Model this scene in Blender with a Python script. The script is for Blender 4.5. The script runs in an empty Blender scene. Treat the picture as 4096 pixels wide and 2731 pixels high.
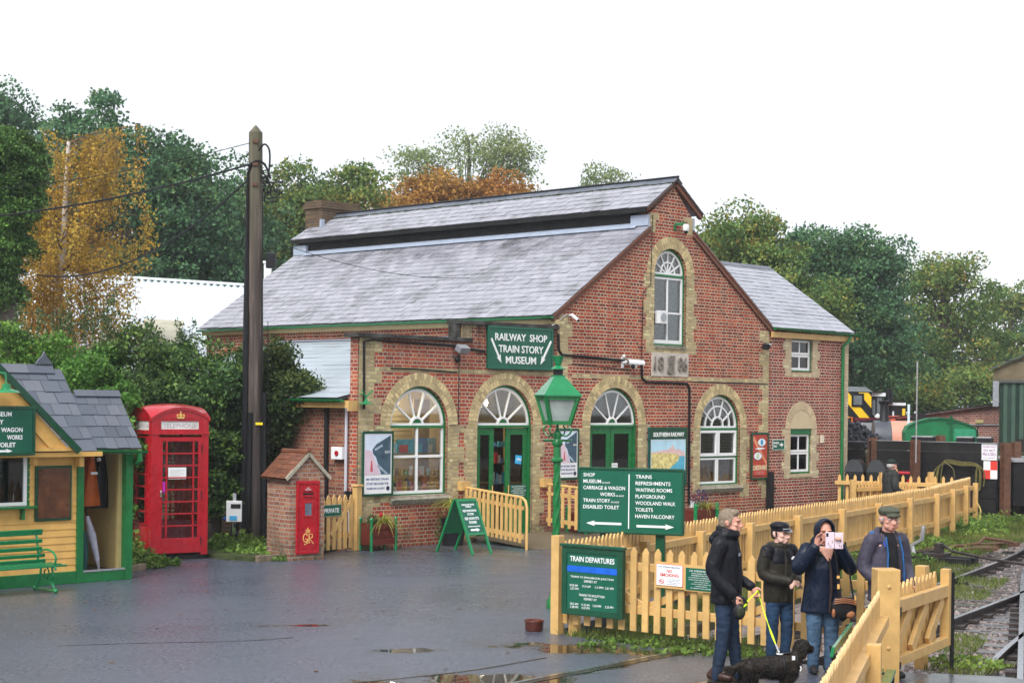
import bpy, bmesh, math, random
import numpy as np
from mathutils import Vector, Matrix, Euler
random.seed(7); RNG = np.random.default_rng(7)
D = bpy.data; S = bpy.context.scene; COL = S.collection
PI = math.pi

# ------------------------------------------------------------------ camera
cam = D.cameras.new('camera'); camo = D.objects.new('camera', cam); COL.objects.link(camo)
RO = 0.0115; CR, SR = math.cos(RO), math.sin(RO)
camo.matrix_world = Matrix(((CR, -SR, 0, 0), (0, 0, -1, 0), (SR, CR, 0, 2.87), (0, 0, 0, 1)))
cam.sensor_width = 36; cam.lens = 6666 / 4096 * 36; cam.shift_y = (1607 - 1365.5) / 4096
cam.clip_start = 0.1; cam.clip_end = 3000
S.camera = camo
S.view_settings.view_transform = 'Standard'; S.view_settings.look = 'None'
S.view_settings.exposure = 0.52; S.view_settings.gamma = 1

# ------------------------------------------------------------------ sky and sun (wet overcast day)
w = D.worlds.new('World'); S.world = w; w.use_nodes = True
nt = w.node_tree; nt.nodes.clear()
sky = nt.nodes.new('ShaderNodeTexSky'); sky.sky_type = 'NISHITA'; sky.sun_disc = False
sky.sun_elevation = math.radians(48); sky.sun_rotation = math.radians(205)
mx = nt.nodes.new('ShaderNodeMix'); mx.data_type = 'RGBA'; mx.inputs[0].default_value = 0.86
bg = nt.nodes.new('ShaderNodeBackground'); bg.inputs[1].default_value = 0.1
ow = nt.nodes.new('ShaderNodeOutputWorld')
nt.links.new(sky.outputs[0], mx.inputs[6]); mx.inputs[7].default_value = (8.1, 8.3, 8.7, 1)
nt.links.new(mx.outputs[2], bg.inputs[0]); nt.links.new(bg.outputs[0], ow.inputs[0])
sl = D.lights.new('sun', 'SUN'); sl.energy = 3.0; sl.angle = math.radians(35); sl.color = (1, .985, .96)
so = D.objects.new('sun', sl); COL.objects.link(so)
_az, _el = math.radians(205), math.radians(48)          # clockwise from +Y: behind the camera, a little left
sd = Vector((math.sin(_az) * math.cos(_el), math.cos(_az) * math.cos(_el), math.sin(_el)))
so.rotation_euler = sd.to_track_quat('Z', 'Y').to_euler()

# ------------------------------------------------------------------ building frame (x along the front, y into the building)
ANG = math.atan2(.7185, .6955)
O = Vector((-2.9435, 32.0, 0)); BV = Vector((.6955, .7185, 0)); AV = Vector((-.7185, .6955, 0))
def W(s, t, z=0): return O + BV * s + AV * t + Vector((0, 0, z))

# ------------------------------------------------------------------ helpers
def tag(o, label=None, cat=None, group=None, kind=None):
    if label: o['label'] = label
    if cat: o['category'] = cat
    if group: o['group'] = group
    if kind: o['kind'] = kind
    return o
def thing(name, label, cat, loc=(0, 0, 0), rz=0, group=None):
    o = D.objects.new(name, None); COL.objects.link(o); o.empty_display_size = .2
    o.location = loc; o.rotation_euler = (0, 0, rz)
    return tag(o, label, cat, group)
def copytree(root, loc=None, rz=None, label=None):
    r = root.copy(); COL.objects.link(r)
    if loc is not None: r.location = loc
    if rz is not None: r.rotation_euler = (0, 0, rz)
    if label: r['label'] = label
    for ch in list(root.children):
        c = ch.copy(); COL.objects.link(c); c.parent = r
        for g in ch.children:
            d = g.copy(); COL.objects.link(d); d.parent = c
    return r
def linkobj(name, me, mat, parent=None):
    o = D.objects.new(name, me); COL.objects.link(o)
    if mat is not None:
        for m in (mat if isinstance(mat, (list, tuple)) else [mat]): me.materials.append(m)
    if parent is not None: o.parent = parent
    return o
def curve_mesh(loops, ext):
    c = D.curves.new('tmp', 'CURVE'); c.dimensions = '2D'; c.fill_mode = 'BOTH'; c.extrude = ext / 2
    for lp in loops:
        sp = c.splines.new('POLY'); sp.points.add(len(lp) - 1); sp.use_cyclic_u = True
        for p, q in zip(sp.points, lp): p.co = (q[0], q[1], 0, 1)
    o = D.objects.new('tmp', c); me = D.meshes.new_from_object(o)
    v = [x.co.copy() for x in me.vertices]; f = [tuple(p.vertices) for p in me.polygons]
    D.objects.remove(o); D.curves.remove(c); D.meshes.remove(me)
    return v, f
class MB:
    def __init__(s): s.v = []; s.f = []; s.fm = []; s.M = Matrix.Identity(4); s.mi = 0
    def add(s, vs, fs):
        n = len(s.v); s.v += [s.M @ Vector(p) for p in vs]
        s.f += [tuple(i + n for i in f) for f in fs]; s.fm += [s.mi] * len(fs); return s
    def at(s, loc=(0, 0, 0), rz=0, rx=0, ry=0):
        s.M = Matrix.Translation(loc) @ Euler((rx, ry, rz)).to_matrix().to_4x4(); return s
    def box(s, x0, x1, y0, y1, z0, z1):
        return s.add([(x0, y0, z0), (x1, y0, z0), (x1, y1, z0), (x0, y1, z0), (x0, y0, z1), (x1, y0, z1), (x1, y1, z1), (x0, y1, z1)],
                     [(0, 3, 2, 1), (4, 5, 6, 7), (0, 1, 5, 4), (1, 2, 6, 5), (2, 3, 7, 6), (3, 0, 4, 7)])
    def beam(s, a, b, wd, ht, up=(0, 0, 1)):          # box from a to b, wd sideways, ht along up
        a = Vector(a); b = Vector(b); d = (b - a).normalized(); u = Vector(up); sd_ = d.cross(u).normalized(); u = sd_.cross(d).normalized()
        sd_ *= wd / 2; u *= ht / 2
        vs = [p + i * sd_ + j * u for p in (a, b) for (i, j) in ((-1, -1), (1, -1), (1, 1), (-1, 1))]
        return s.add(vs, [(0, 1, 2, 3), (7, 6, 5, 4), (0, 4, 5, 1), (1, 5, 6, 2), (2, 6, 7, 3), (3, 7, 4, 0)])
    def tube(s, pts, r, n=8, cap=True, flat=1.0):
        pts = [Vector(p) for p in pts]; rs = r if isinstance(r, (list, tuple)) else [r] * len(pts)
        vs = []; fs = []; prev = None
        for i, p in enumerate(pts):
            d = (pts[min(i + 1, len(pts) - 1)] - pts[max(i - 1, 0)]).normalized()
            if prev is None:
                a = Vector((0, 0, 1)) if abs(d.z) < .9 else Vector((1, 0, 0)); x = d.cross(a).normalized()
            else: x = (prev - d * prev.dot(d)).normalized()
            prev = x; y = d.cross(x)
            for k in range(n):
                t = 2 * PI * k / n; vs.append(p + (x * math.cos(t) + y * math.sin(t) * flat) * rs[i])
        m = len(pts)
        for i in range(m - 1):
            for k in range(n): fs.append((i * n + k, i * n + (k + 1) % n, (i + 1) * n + (k + 1) % n, (i + 1) * n + k))
        if cap: fs += [tuple(range(n - 1, -1, -1)), tuple(range((m - 1) * n, m * n))]
        return s.add(vs, fs)
    def lathe(s, prof, n=16, c=(0, 0, 0), sq=False):   # prof: (radius, z)
        off = PI / 4 if sq else 0; n = 4 if sq else n; vs = []; fs = []
        for r, z in prof:
            for k in range(n):
                t = 2 * PI * k / n + off; vs.append((c[0] + r * math.cos(t), c[1] + r * math.sin(t), c[2] + z))
        m = len(prof)
        for i in range(m - 1):
            for k in range(n): fs.append((i * n + k, i * n + (k + 1) % n, (i + 1) * n + (k + 1) % n, (i + 1) * n + k))
        fs += [tuple(range(n - 1, -1, -1)), tuple(range((m - 1) * n, m * n))]
        return s.add(vs, fs)
    def poly(s, loops, y0, y1):                        # 2-D loops in (x, z), extruded between y0 and y1
        v, f = curve_mesh(loops, abs(y1 - y0)); ym = (y0 + y1) / 2
        return s.add([(p.x, ym - p.z, p.y) for p in v], f)
    def polyx(s, loops, x0, x1):                       # 2-D loops in (y, z), extruded along x
        v, f = curve_mesh(loops, abs(x1 - x0)); xm = (x0 + x1) / 2
        return s.add([(xm + p.z, p.x, p.y) for p in v], f)
    def polyz(s, loops, z0, z1):
        v, f = curve_mesh(loops, abs(z1 - z0)); zm = (z0 + z1) / 2
        return s.add([(p.x, p.y, zm + p.z) for p in v], f)
    def ball(s, c, r, n=10, m=7):
        rx, ry, rz_ = r if isinstance(r, (tuple, list)) else (r, r, r); vs = []; fs = []
        for i in range(m + 1):
            a = PI * i / m
            for k in range(n):
                t = 2 * PI * k / n; vs.append((c[0] + rx * math.sin(a) * math.cos(t), c[1] + ry * math.sin(a) * math.sin(t), c[2] - rz_ * math.cos(a)))
        for i in range(m):
            for k in range(n): fs.append((i * n + k, i * n + (k + 1) % n, (i + 1) * n + (k + 1) % n, (i + 1) * n + k))
        return s.add(vs, fs)
    def mesh(s, name='m'):
        me = D.meshes.new(name); me.from_pydata([tuple(p) for p in s.v], [], s.f); me.update()
        if any(s.fm): me.polygons.foreach_set('material_index', s.fm)
        return me
    def build(s, name, mat, parent=None, smooth=False, bevel=0, seg=2):
        me = s.mesh(name)
        if smooth or bevel:
            bm = bmesh.new(); bm.from_mesh(me); bmesh.ops.remove_doubles(bm, verts=bm.verts, dist=1e-5)
            bmesh.ops.recalc_face_normals(bm, faces=bm.faces)
            if bevel:
                ed = [e for e in bm.edges if len(e.link_faces) == 2 and e.calc_face_angle(0) > .6]
                bmesh.ops.bevel(bm, geom=ed, offset=bevel, segments=seg, profile=.6, affect='EDGES', clamp_overlap=True)
            bm.to_mesh(me); bm.free()
            if smooth:
                me.polygons.foreach_set('use_smooth', [True] * len(me.polygons))
                try: me.set_sharp_from_angle(angle=math.radians(40))
                except Exception: pass
        return linkobj(name, me, mat, parent)
def text(body, mat, parent, x, z, size, y=-.012, w=None, align='LEFT', bold=0.0, name='lettering', line=1.0, ext=.003, h=None, rot=0):
    c = D.curves.new('t', 'FONT'); c.body = body; c.size = size; c.align_x = align; c.space_line = line
    c.extrude = ext; c.offset = bold; c.resolution_u = 3
    o = D.objects.new('t', c); me = D.meshes.new_from_object(o); D.objects.remove(o); D.curves.remove(c)
    n = len(me.vertices); co = np.empty(n * 3); me.vertices.foreach_get('co', co); co = co.reshape(-1, 3)
    sx = sz = 1
    if w:
        wd = co[:, 0].max() - co[:, 0].min(); sx = w / wd
        if align == 'LEFT': co[:, 0] -= co[:, 0].min()
    if h: sz = h / (co[:, 1].max() - co[:, 1].min())
    q = co[:, 0] * sx; r = co[:, 1] * sz
    ca, sa = math.cos(rot), math.sin(rot)
    out = np.stack([x + q * ca - r * sa, y - co[:, 2], z + q * sa + r * ca], 1)
    me.vertices.foreach_set('co', out.ravel()); me.update()
    return linkobj(name, me, mat, parent)
def arch(cx, zs, r, n=20, z0=None, rz=None):           # outline of an arched opening in (x, z)
    rz = rz or r
    pts = [(cx + r * math.cos(PI * k / n), zs + rz * math.sin(PI * k / n)) for k in range(n + 1)]
    if z0 is not None: pts = [(cx - r, z0), (cx + r, z0)] + pts
    return pts
def arrow(x0, x1, z, th, hw, hl):                      # arrow outline from x0 to x1 (tip)
    sg = 1 if x1 > x0 else -1; xb = x1 - sg * hl
    return [(x0, z - th / 2), (xb, z - th / 2), (xb - sg * hl * .25, z - hw / 2), (x1, z), (xb - sg * hl * .25, z + hw / 2), (xb, z + th / 2), (x0, z + th / 2)]

# ------------------------------------------------------------------ materials
def N(t, ty, **kw):
    n = t.nodes.new(ty)
    for k, v in kw.items(): setattr(n, k, v)
    return n
def newmat(name):
    m = D.materials.new(name); m.use_nodes = True; t = m.node_tree; b = t.nodes['Principled BSDF']; return m, t, b
def ramp(t, fac, stops):
    r = N(t, 'ShaderNodeValToRGB'); e = r.color_ramp.elements
    while len(e) < len(stops): e.new(.5)
    for q, (p, c) in zip(e, stops): q.position = p; q.color = (*c, 1)
    t.links.new(fac, r.inputs[0]); return r.outputs[0]
def mixc(t, fac, a, b, blend='MIX'):
    m = N(t, 'ShaderNodeMix', data_type='RGBA', blend_type=blend)
    for i, x in ((0, fac), (6, a), (7, b)):
        if hasattr(x, 'links') or hasattr(x, 'is_linked'): t.links.new(x, m.inputs[i])
        else: m.inputs[i].default_value = x if i == 0 else (*x, 1)
    return m.outputs[2]
def noise(t, scale, detail=4, rough=.6, vec=None, out=0):
    n = N(t, 'ShaderNodeTexNoise'); n.inputs['Scale'].default_value = scale; n.inputs['Detail'].default_value = detail; n.inputs['Roughness'].default_value = rough
    if vec is None:
        tc = N(t, 'ShaderNodeTexCoord'); vec = tc.outputs['Object']
    t.links.new(vec, n.inputs['Vector']); return n.outputs[out]
def math_(t, op, a, b=0.0):
    m = N(t, 'ShaderNodeMath', operation=op)
    for i, x in ((0, a), (1, b)):
        if hasattr(x, 'is_linked'): t.links.new(x, m.inputs[i])
        else: m.inputs[i].default_value = x
    return m.outputs[0]
def maprange(t, v, a, b, c, d):
    m = N(t, 'ShaderNodeMapRange'); t.links.new(v, m.inputs[0])
    for i, x in enumerate((a, b, c, d)): m.inputs[i + 1].default_value = x
    return m.outputs[0]
def bump(t, b, h, strength, dist=.01):
    n = N(t, 'ShaderNodeBump'); n.inputs['Strength'].default_value = strength; n.inputs['Distance'].default_value = dist
    t.links.new(h, n.inputs['Height']); t.links.new(n.outputs[0], b.inputs['Normal']); return n
_MC = {}
def M(name, col, rough=.5, var=.18, scale=9, bmp=0, metal=0, coat=0, dirt=None, dirt_amt=.5, island=0, spec=.25):
    if name in _MC: return _MC[name]
    m, t, b = newmat(name)
    lo = tuple(c * (1 - var) for c in col); hi = tuple(min(1, c * (1 + var)) for c in col)
    nz = noise(t, scale, 5)
    c = ramp(t, nz, [(.3, lo), (.7, hi)])
    if island:
        g = N(t, 'ShaderNodeNewGeometry'); k = maprange(t, g.outputs['Random Per Island'], 0, 1, 1 - island, 1 + island)
        hs = N(t, 'ShaderNodeHueSaturation'); t.links.new(k, hs.inputs['Value']); t.links.new(c, hs.inputs['Color']); c = hs.outputs[0]
    if dirt:
        d = maprange(t, noise(t, 3.1, 6, .7), .45, .7, 0, dirt_amt); c = mixc(t, d, c, dirt)
    t.links.new(c, b.inputs['Base Color'])
    b.inputs['Roughness'].default_value = rough; b.inputs['Metallic'].default_value = metal
    b.inputs['Coat Weight'].default_value = coat; b.inputs['Coat Roughness'].default_value = .08
    b.inputs['Specular IOR Level'].default_value = spec
    rr = maprange(t, noise(t, scale * .7, 3), .3, .7, max(.02, rough - .1), min(1, rough + .1)); t.links.new(rr, b.inputs['Roughness'])
    if bmp: bump(t, b, noise(t, scale * 5, 5, .7), bmp, .01)
    _MC[name] = m; return m
def uv_xz(t, off=(0, 0)):                              # (x + y, z) in object space: right for any axis-aligned wall
    tc = N(t, 'ShaderNodeTexCoord'); sp = N(t, 'ShaderNodeSeparateXYZ'); t.links.new(tc.outputs['Object'], sp.inputs[0])
    cb = N(t, 'ShaderNodeCombineXYZ'); t.links.new(math_(t, 'ADD', sp.outputs[0], sp.outputs[1]), cb.inputs[0]); t.links.new(sp.outputs[2], cb.inputs[1]); return cb.outputs[0], sp
def brickmat(name, c1, c2, c3, mort, bw=.225, bh=.075, ms=.011, pale=0, stain=None, moss=None, squash=.5):
    m, t, b = newmat(name); v, sp = uv_xz(t)
    wob = N(t, 'ShaderNodeVectorMath', operation='MULTIPLY_ADD'); t.links.new(noise(t, 1.4, 3, out=1), wob.inputs[0]); wob.inputs[1].default_value = (.02, .03, 0); t.links.new(v, wob.inputs[2]); v = wob.outputs[0]
    br = N(t, 'ShaderNodeTexBrick', offset=.5, squash=squash, squash_frequency=2); t.links.new(v, br.inputs['Vector'])
    br.inputs['Scale'].default_value = 1; br.inputs['Brick Width'].default_value = bw; br.inputs['Row Height'].default_value = bh
    br.inputs['Mortar Size'].default_value = ms; br.inputs['Mortar Smooth'].default_value = .3; br.inputs['Bias'].default_value = -.1
    br.inputs['Color1'].default_value = (0, 0, 0, 1); br.inputs['Color2'].default_value = (1, 1, 1, 1); br.inputs['Mortar'].default_value = (.5, .5, .5, 1)
    col = ramp(t, br.outputs['Color'], [(.04, c3), (.22, c1), (.5, tuple(x * .8 for x in c1)), (.72, c2), (.9, tuple(min(1, x * q) for x, q in zip(c2, (1.15, 1.45, 1.3))))])
    n2 = noise(t, .9, 6, .7); col = mixc(t, maprange(t, n2, .42, .72, 0, .75), col, tuple(x * .55 for x in c1))
    n3 = noise(t, 45, 4, .8); col = mixc(t, maprange(t, n3, .3, .8, 0, .45), col, tuple(min(1, x * 1.5) for x in c2))
    mo = mixc(t, maprange(t, noise(t, 2.2, 4), .45, .75, 0, 1), mort, tuple(x * .5 for x in mort))
    col = mixc(t, br.outputs['Fac'], col, mo)
    if pale:
        col = mixc(t, maprange(t, noise(t, 2.3, 7, .75), .56, .72, 0, pale), col, (.55, .48, .42))
    if stain:                                          # dark streaks running down from the coping
        mp = N(t, 'ShaderNodeMapping'); mp.inputs['Scale'].default_value = (3.2, .25, 1); t.links.new(v, mp.inputs['Vector'])
        sn = maprange(t, noise(t, 1, 5, .7, vec=mp.outputs[0]), .4, .62, 0, 1); zz = maprange(t, sp.outputs[2], stain[0], stain[1], 0, .9)
        col = mixc(t, math_(t, 'MULTIPLY', sn, zz), col, (.035, .028, .022))
    if moss:
        zz = maprange(t, sp.outputs[2], moss, 0, 0, .75); col = mixc(t, math_(t, 'MULTIPLY', maprange(t, noise(t, 2.5, 6, .7), .42, .62, 0, 1), zz), col, (.05, .06, .025))
    t.links.new(col, b.inputs['Base Color']); b.inputs['Roughness'].default_value = .75; b.inputs['Specular IOR Level'].default_value = .2
    h = math_(t, 'ADD', math_(t, 'MULTIPLY', br.outputs['Fac'], -1.0), math_(t, 'MULTIPLY', n3, .35))
    bump(t, b, h, .6, .012); return m
def slatemat(name, stops, moss=.5, rough=.22):
    m, t, b = newmat(name); g = N(t, 'ShaderNodeNewGeometry')
    col = ramp(t, g.outputs['Random Per Island'], stops)
    col = mixc(t, maprange(t, noise(t, .9, 7, .72), .5, .68, 0, moss), col, (.05, .052, .045))
    col = mixc(t, maprange(t, noise(t, 7, 6, .8), .6, .72, 0, moss), col, (.21, .22, .19))
    t.links.new(col, b.inputs['Base Color'])
    r = maprange(t, math_(t, 'ADD', math_(t, 'MULTIPLY', noise(t, 1.3, 5), .6), math_(t, 'MULTIPLY', g.outputs['Random Per Island'], .4)), .25, .75, rough - .06, rough + .22)
    t.links.new(r, b.inputs['Roughness']); b.inputs['Specular IOR Level'].default_value = .8
    bump(t, b, noise(t, 25, 5, .7), .25, .01); return m
def leafmat(name, stops, trans=.25, rough=.6, gain=1.0):
    stops = [(p, tuple(c * gain for c in q)) for p, q in stops]
    m, t, b = newmat(name); g = N(t, 'ShaderNodeNewGeometry')
    lf = math_(t, 'ADD', math_(t, 'MULTIPLY', g.outputs['Random Per Island'], .5), maprange(t, noise(t, .5, 3, .6), .28, .72, 0, .5)); col = ramp(t, lf, stops)
    n = noise(t, .75, 4); hs = N(t, 'ShaderNodeHueSaturation'); t.links.new(maprange(t, n, .3, .7, .7, 1.35), hs.inputs['Value'])
    t.links.new(maprange(t, noise(t, .33, 2), .3, .7, .485, .515), hs.inputs['Hue'])
    t.links.new(col, hs.inputs['Color']); t.links.new(hs.outputs[0], b.inputs['Base Color']); b.inputs['Roughness'].default_value = rough; b.inputs['Specular IOR Level'].default_value = .18
    tr = N(t, 'ShaderNodeBsdfTranslucent'); t.links.new(hs.outputs[0], tr.inputs[0]); ms = N(t, 'ShaderNodeMixShader'); ms.inputs[0].default_value = trans
    o = t.nodes['Material Output']; t.links.new(b.outputs[0], ms.inputs[1]); t.links.new(tr.outputs[0], ms.inputs[2]); t.links.new(ms.outputs[0], o.inputs[0]); return m
def glassmat(name, tint=(1, 1, 1), refl=1.45, clear=1.0):
    m, t, b = newmat(name); t.nodes.remove(b); o = t.nodes['Material Output']
    tr = N(t, 'ShaderNodeBsdfTransparent'); tr.inputs[0].default_value = (*tint, 1); gl = N(t, 'ShaderNodeBsdfGlossy'); gl.inputs['Roughness'].default_value = .02
    fr = N(t, 'ShaderNodeFresnel'); fr.inputs[0].default_value = refl; ms = N(t, 'ShaderNodeMixShader')
    t.links.new(math_(t, 'MULTIPLY', fr.outputs[0], 1.6 * clear), ms.inputs[0]); t.links.new(tr.outputs[0], ms.inputs[1]); t.links.new(gl.outputs[0], ms.inputs[2]); t.links.new(ms.outputs[0], o.inputs[0]); return m

RED_BRICK = dict(c1=(.26, .040, .024), c2=(.385, .064, .029), c3=(.07, .024, .023), mort=(.52, .42, .30), ms=.0115)
BRICK = brickmat('old_red_brick', **RED_BRICK, pale=.25, moss=.8)
BRICKS = brickmat('stained_red_brick', c1=(.30, .050, .034), c2=(.44, .088, .042), c3=(.11, .036, .034), mort=(.47, .37, .27), ms=.0115, pale=.35, stain=(3.3, 4.4), moss=.9)
BRICKN = brickmat('new_red_brick', c1=(.24, .036, .029), c2=(.31, .048, .036), c3=(.07, .026, .034), mort=(.58, .48, .36), ms=.011, bw=.235)
CREAM = brickmat('cream_brick', c1=(.45, .35, .17), c2=(.58, .46, .25), c3=(.26, .2, .11), mort=(.44, .37, .25), bw=.225, moss=.5)
CREAMD = brickmat('stained_cream_brick', c1=(.42, .33, .16), c2=(.54, .43, .23), c3=(.22, .17, .10), mort=(.42, .35, .24), stain=(3.2, 4.3), moss=.6)
CREAMN = brickmat('new_cream_brick', c1=(.52, .40, .25), c2=(.58, .46, .3), c3=(.45, .34, .2), mort=(.5, .42, .3), bw=.235)
PIERB = brickmat('pier_brick', c1=(.29, .10, .06), c2=(.36, .17, .11), c3=(.12, .05, .045), mort=(.34, .3, .24), pale=.4, moss=.9)
WALLB = brickmat('far_brick', c1=(.24, .085, .065), c2=(.30, .12, .09), c3=(.14, .06, .055), mort=(.38, .3, .26))
SLATE = slatemat('wet_slate', [(0, (.235, .235, .272)), (.35, (.27, .27, .31)), (.7, (.295, .295, .335)), (1, (.335, .335, .375))], .75)
SLATED = slatemat('dark_slate', [(0, (.055, .068, .095)), (.5, (.082, .095, .125)), (1, (.12, .13, .16))], .3, .3)
SLATEN = slatemat('clean_slate', [(0, (.24, .25, .29)), (.5, (.29, .30, .34)), (1, (.34, .345, .39))], .12)
YEL = M('cream_yellow_paint', (.62, .385, .14), .4, .10, 7, .15, coat=.12, dirt=(.26, .17, .07), dirt_amt=.32, island=.10)
YELW = M('kiosk_yellow_paint', (.74, .43, .12), .5, .08, 4, .1, dirt=(.36, .21, .08), dirt_amt=.28, island=.05)
GRN = M('bright_green_paint', (.010, .15, .04), .3, .15, 6, .04, coat=.3)
GRND = M('dark_green_paint', (.006, .062, .03), .3, .12, 6, .03, coat=.3)
SGN = M('sign_green', (.006, .10, .058), .35, .1, 3, .02, coat=.2)
LGRN = M('lamp_green', (.008, .19, .065), .25, .12, 7, .05, coat=.5)
WHT = M('white_paint', (.82, .82, .82), .35, .04, 5, .02)
WLET = M('white_lettering', (.85, .86, .86), .5, .03, 20)
RED = M('pillar_box_red', (.40, .006, .016), .28, .16, 5, .04, coat=.45, dirt=(.22, .008, .012), dirt_amt=.2)
GOLD = M('gold_paint', (.72, .42, .13), .35, .1, 20)
BLK = M('black_paint', (.010, .010, .012), .45, .2, 10)
BLKW = M('tarred_wood', (.007, .0068, .007), .6, .4, 4, .5, island=.3, dirt=(.04, .036, .034), dirt_amt=.35, spec=.25)
LEAD = M('lead_flashing', (.33, .38, .47), .38, .1, 5, .1)
STONE = M('pale_stone', (.56, .50, .44), .8, .12, 5, .2, dirt=(.3, .27, .22), dirt_amt=.4)
COPE = M('weathered_coping', (.028, .026, .022), .6, .5, 9, .5, dirt=(.2, .2, .19), dirt_amt=.45)
SILLT = M('mossy_sill', (.26, .24, .19), .85, .35, 14, .6, dirt=(.08, .09, .04), dirt_amt=.6)
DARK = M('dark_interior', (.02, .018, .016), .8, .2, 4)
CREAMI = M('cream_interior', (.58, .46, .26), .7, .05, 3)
METAL = M('galvanised', (.5, .51, .53), .35, .1, 12, metal=.8)
PLASW = M('white_plastic', (.75, .75, .76), .35, .03, 5)
CHR = M('chrome', (.75, .75, .75), .12, .05, 5, metal=1)
GLASS = glassmat('window_glass', (.93, .95, .95), 1.45, .55)
GLASSD = glassmat('dark_glass', (.45, .47, .47))
GLASSF = M('frosted_glass', (.36, .41, .39), .15, .25, 4, coat=.5)
GLASST = glassmat('tumbler_glass', (.82, .85, .85), 1.5)
RUST = M('rusty_steel', (.13, .06, .035), .6, .4, 8, .4, dirt=(.05, .03, .025), dirt_amt=.6)
# ================================================================== STATION SHOP
B0 = thing('station_shop', 'old red brick station shop with slate roof, raised ridge vent and arched windows', 'building', O, ANG)
SP = 2.38                                              # springing height of the ground floor arches
DEP = .26
def P_(name, mat, fn, parent=B0, **kw):
    m = MB(); fn(m); return m.build(name, mat, parent, **kw)
# --- walls
W1 = (1.60, .78, .98); D2 = (4.05, .84, -.1); D3 = (7.55, .83, -.1); W4 = (11.48, .80, .90); G5 = (9.5, .60, 4.22)
ext = [(0, -.1), (2.72, -.1), (2.72, 4.08), (0, 4.08)]
ext2 = [(2.72, -.1), (5.63, -.1), (5.63, 4.44), (2.72, 4.44)]
P_('shop_front_wall', BRICKS, lambda m: (m.poly([ext, arch(W1[0], SP, W1[1], 20, W1[2])], 0, DEP), m.poly([ext2, arch(D2[0], SP, D2[1], 20, -.05)], 0, DEP)))
gab = [(5.63, -.1), (13.45, -.1), (13.45, 4.78), (10.31, 6.86), (10.31, 7.22), (9.59, 7.92), (8.69, 7.22), (8.69, 6.80), (5.63, 4.78)]
P_('gable_wall', BRICK, lambda m: m.poly([gab, arch(D3[0], SP, D3[1], 20, -.05), arch(W4[0], 2.30, W4[1], 20, W4[2]), arch(G5[0], 5.87, G5[1], 20, G5[2])], 0, DEP))
annex = [(13.45, -.1), (17.05, -.1), (17.05, 4.62), (13.45, 4.62)]
P_('annex_wall', BRICKN, lambda m: (m.poly([annex, [(14.42, 3.72), (15.38, 3.72), (15.38, 4.56), (14.42, 4.56)], [(14.42, 1.12), (15.38, 1.12), (15.38, 2.27), (14.42, 2.27)]], .003, DEP),
   m.polyx([[(DEP, -.1), (5.3, -.1), (5.3, 4.62), (2.66, 6.5), (DEP, 4.7)]], 16.8, 17.05)))
P_('side_wall', BRICK, lambda m: (m.box(5.63, 5.88, DEP, 12.85, -.1, 4.76), m.box(13.2, 13.449, DEP, 12.85, -.1, 4.7),
   m.poly([gab], 12.6, 12.85)))
P_('shop_side_wall', brickmat('dark_side_brick', c1=(.20, .06, .04), c2=(.26, .085, .05), c3=(.08, .035, .03), mort=(.28, .22, .16), moss=1.2), lambda m: (m.box(0.0, .24, DEP + .004, 9.5, -.1, 2.95)))  # darker brick mix for the side wall
# --- cream brick trim, set 4 mm proud of the red brick
def quoin(m, x0, z0, z1, w1, w2, side=1, y=-.006, step=.3, odd=0):
    k = odd; z = z0
    while z < z1 - .01:
        ww = (w1, w2)[k % 2]; zt = min(z + step, z1)
        m.box(min(x0, x0 + side * ww), max(x0, x0 + side * ww), y, .05, z, zt); z = zt; k += 1
def ring(m, cx, zs, r0, r1, y=-.008, n=26, gap=.05, rows=2, z0=None):
    tot = (r1 - r0) / rows
    for rr in range(rows):
        a = r0 + rr * tot; b = a + tot - .006; nb = int(PI * (a + b) / 2 / .085)
        for k in range(nb):
            t0 = PI * (k + .06) / nb; t1 = PI * (k + .94) / nb
            pts = [(cx + q * math.cos(t), zs + q * math.sin(t)) for q, t in ((a, t0), (b, t0), (b, t1), (a, t1))]
            yy = y - random.random() * .006; n0 = len(m.v)
            m.add([(p[0], yy, p[1]) for p in pts] + [(p[0], .04, p[1]) for p in pts], [(0, 1, 2, 3), (7, 6, 5, 4), (0, 4, 5, 1), (1, 5, 6, 2), (2, 6, 7, 3), (3, 7, 4, 0)])
VOUS = M('arch_brick', (.52, .41, .22), .75, .2, 14, .4, island=.28)
VOUSN = M('new_arch_brick', (.56, .44, .28), .75, .12, 14, .3, island=.12)
MORT = M('arch_mortar', (.34, .29, .2), .85, .15, 20, .2)
def archring(cx, zs, r0, r1, rows=2, mat=VOUS):
    P_('arch_mortar_bed', MORT, lambda m: m.poly([arch(cx, zs, r1, 30) + arch(cx, zs, r0 + .002, 30)[::-1]], -.003, .03))
    P_('arch_bricks', mat, lambda m: ring(m, cx, zs, r0 + .004, r1, rows=rows))
archring(W1[0], SP, W1[1], 1.05); archring(D2[0], SP, D2[1], 1.10); archring(D3[0], SP, D3[1], 1.10); archring(W4[0], 2.30, W4[1], 1.06); archring(G5[0], 5.87, G5[1], .88)
archring(14.9, 2.27, .48, .70, 1, VOUSN)
P_('quoin', CREAMD, lambda m: quoin(m, 0, -.1, 4.08, .38, .58))
P_('quoin', CREAMD, lambda m: quoin(m, W1[0] - W1[1], W1[2] - .1, SP, .28, .42, -1, odd=1))
P_('quoin', CREAMD, lambda m: quoin(m, W1[0] + W1[1], W1[2] - .25, SP, .30, .46, 1))
P_('quoin', CREAMD, lambda m: quoin(m, D2[0] - D2[1], -.1, SP, .33, .38, -1))
P_('quoin', CREAMD, lambda m: quoin(m, D2[0] + D2[1], -.1, SP, .22, .36, 1, odd=1))
P_('quoin', CREAMD, lambda m: quoin(m, 2.72, 4.081, 4.44, .3, .42, 1))
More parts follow.
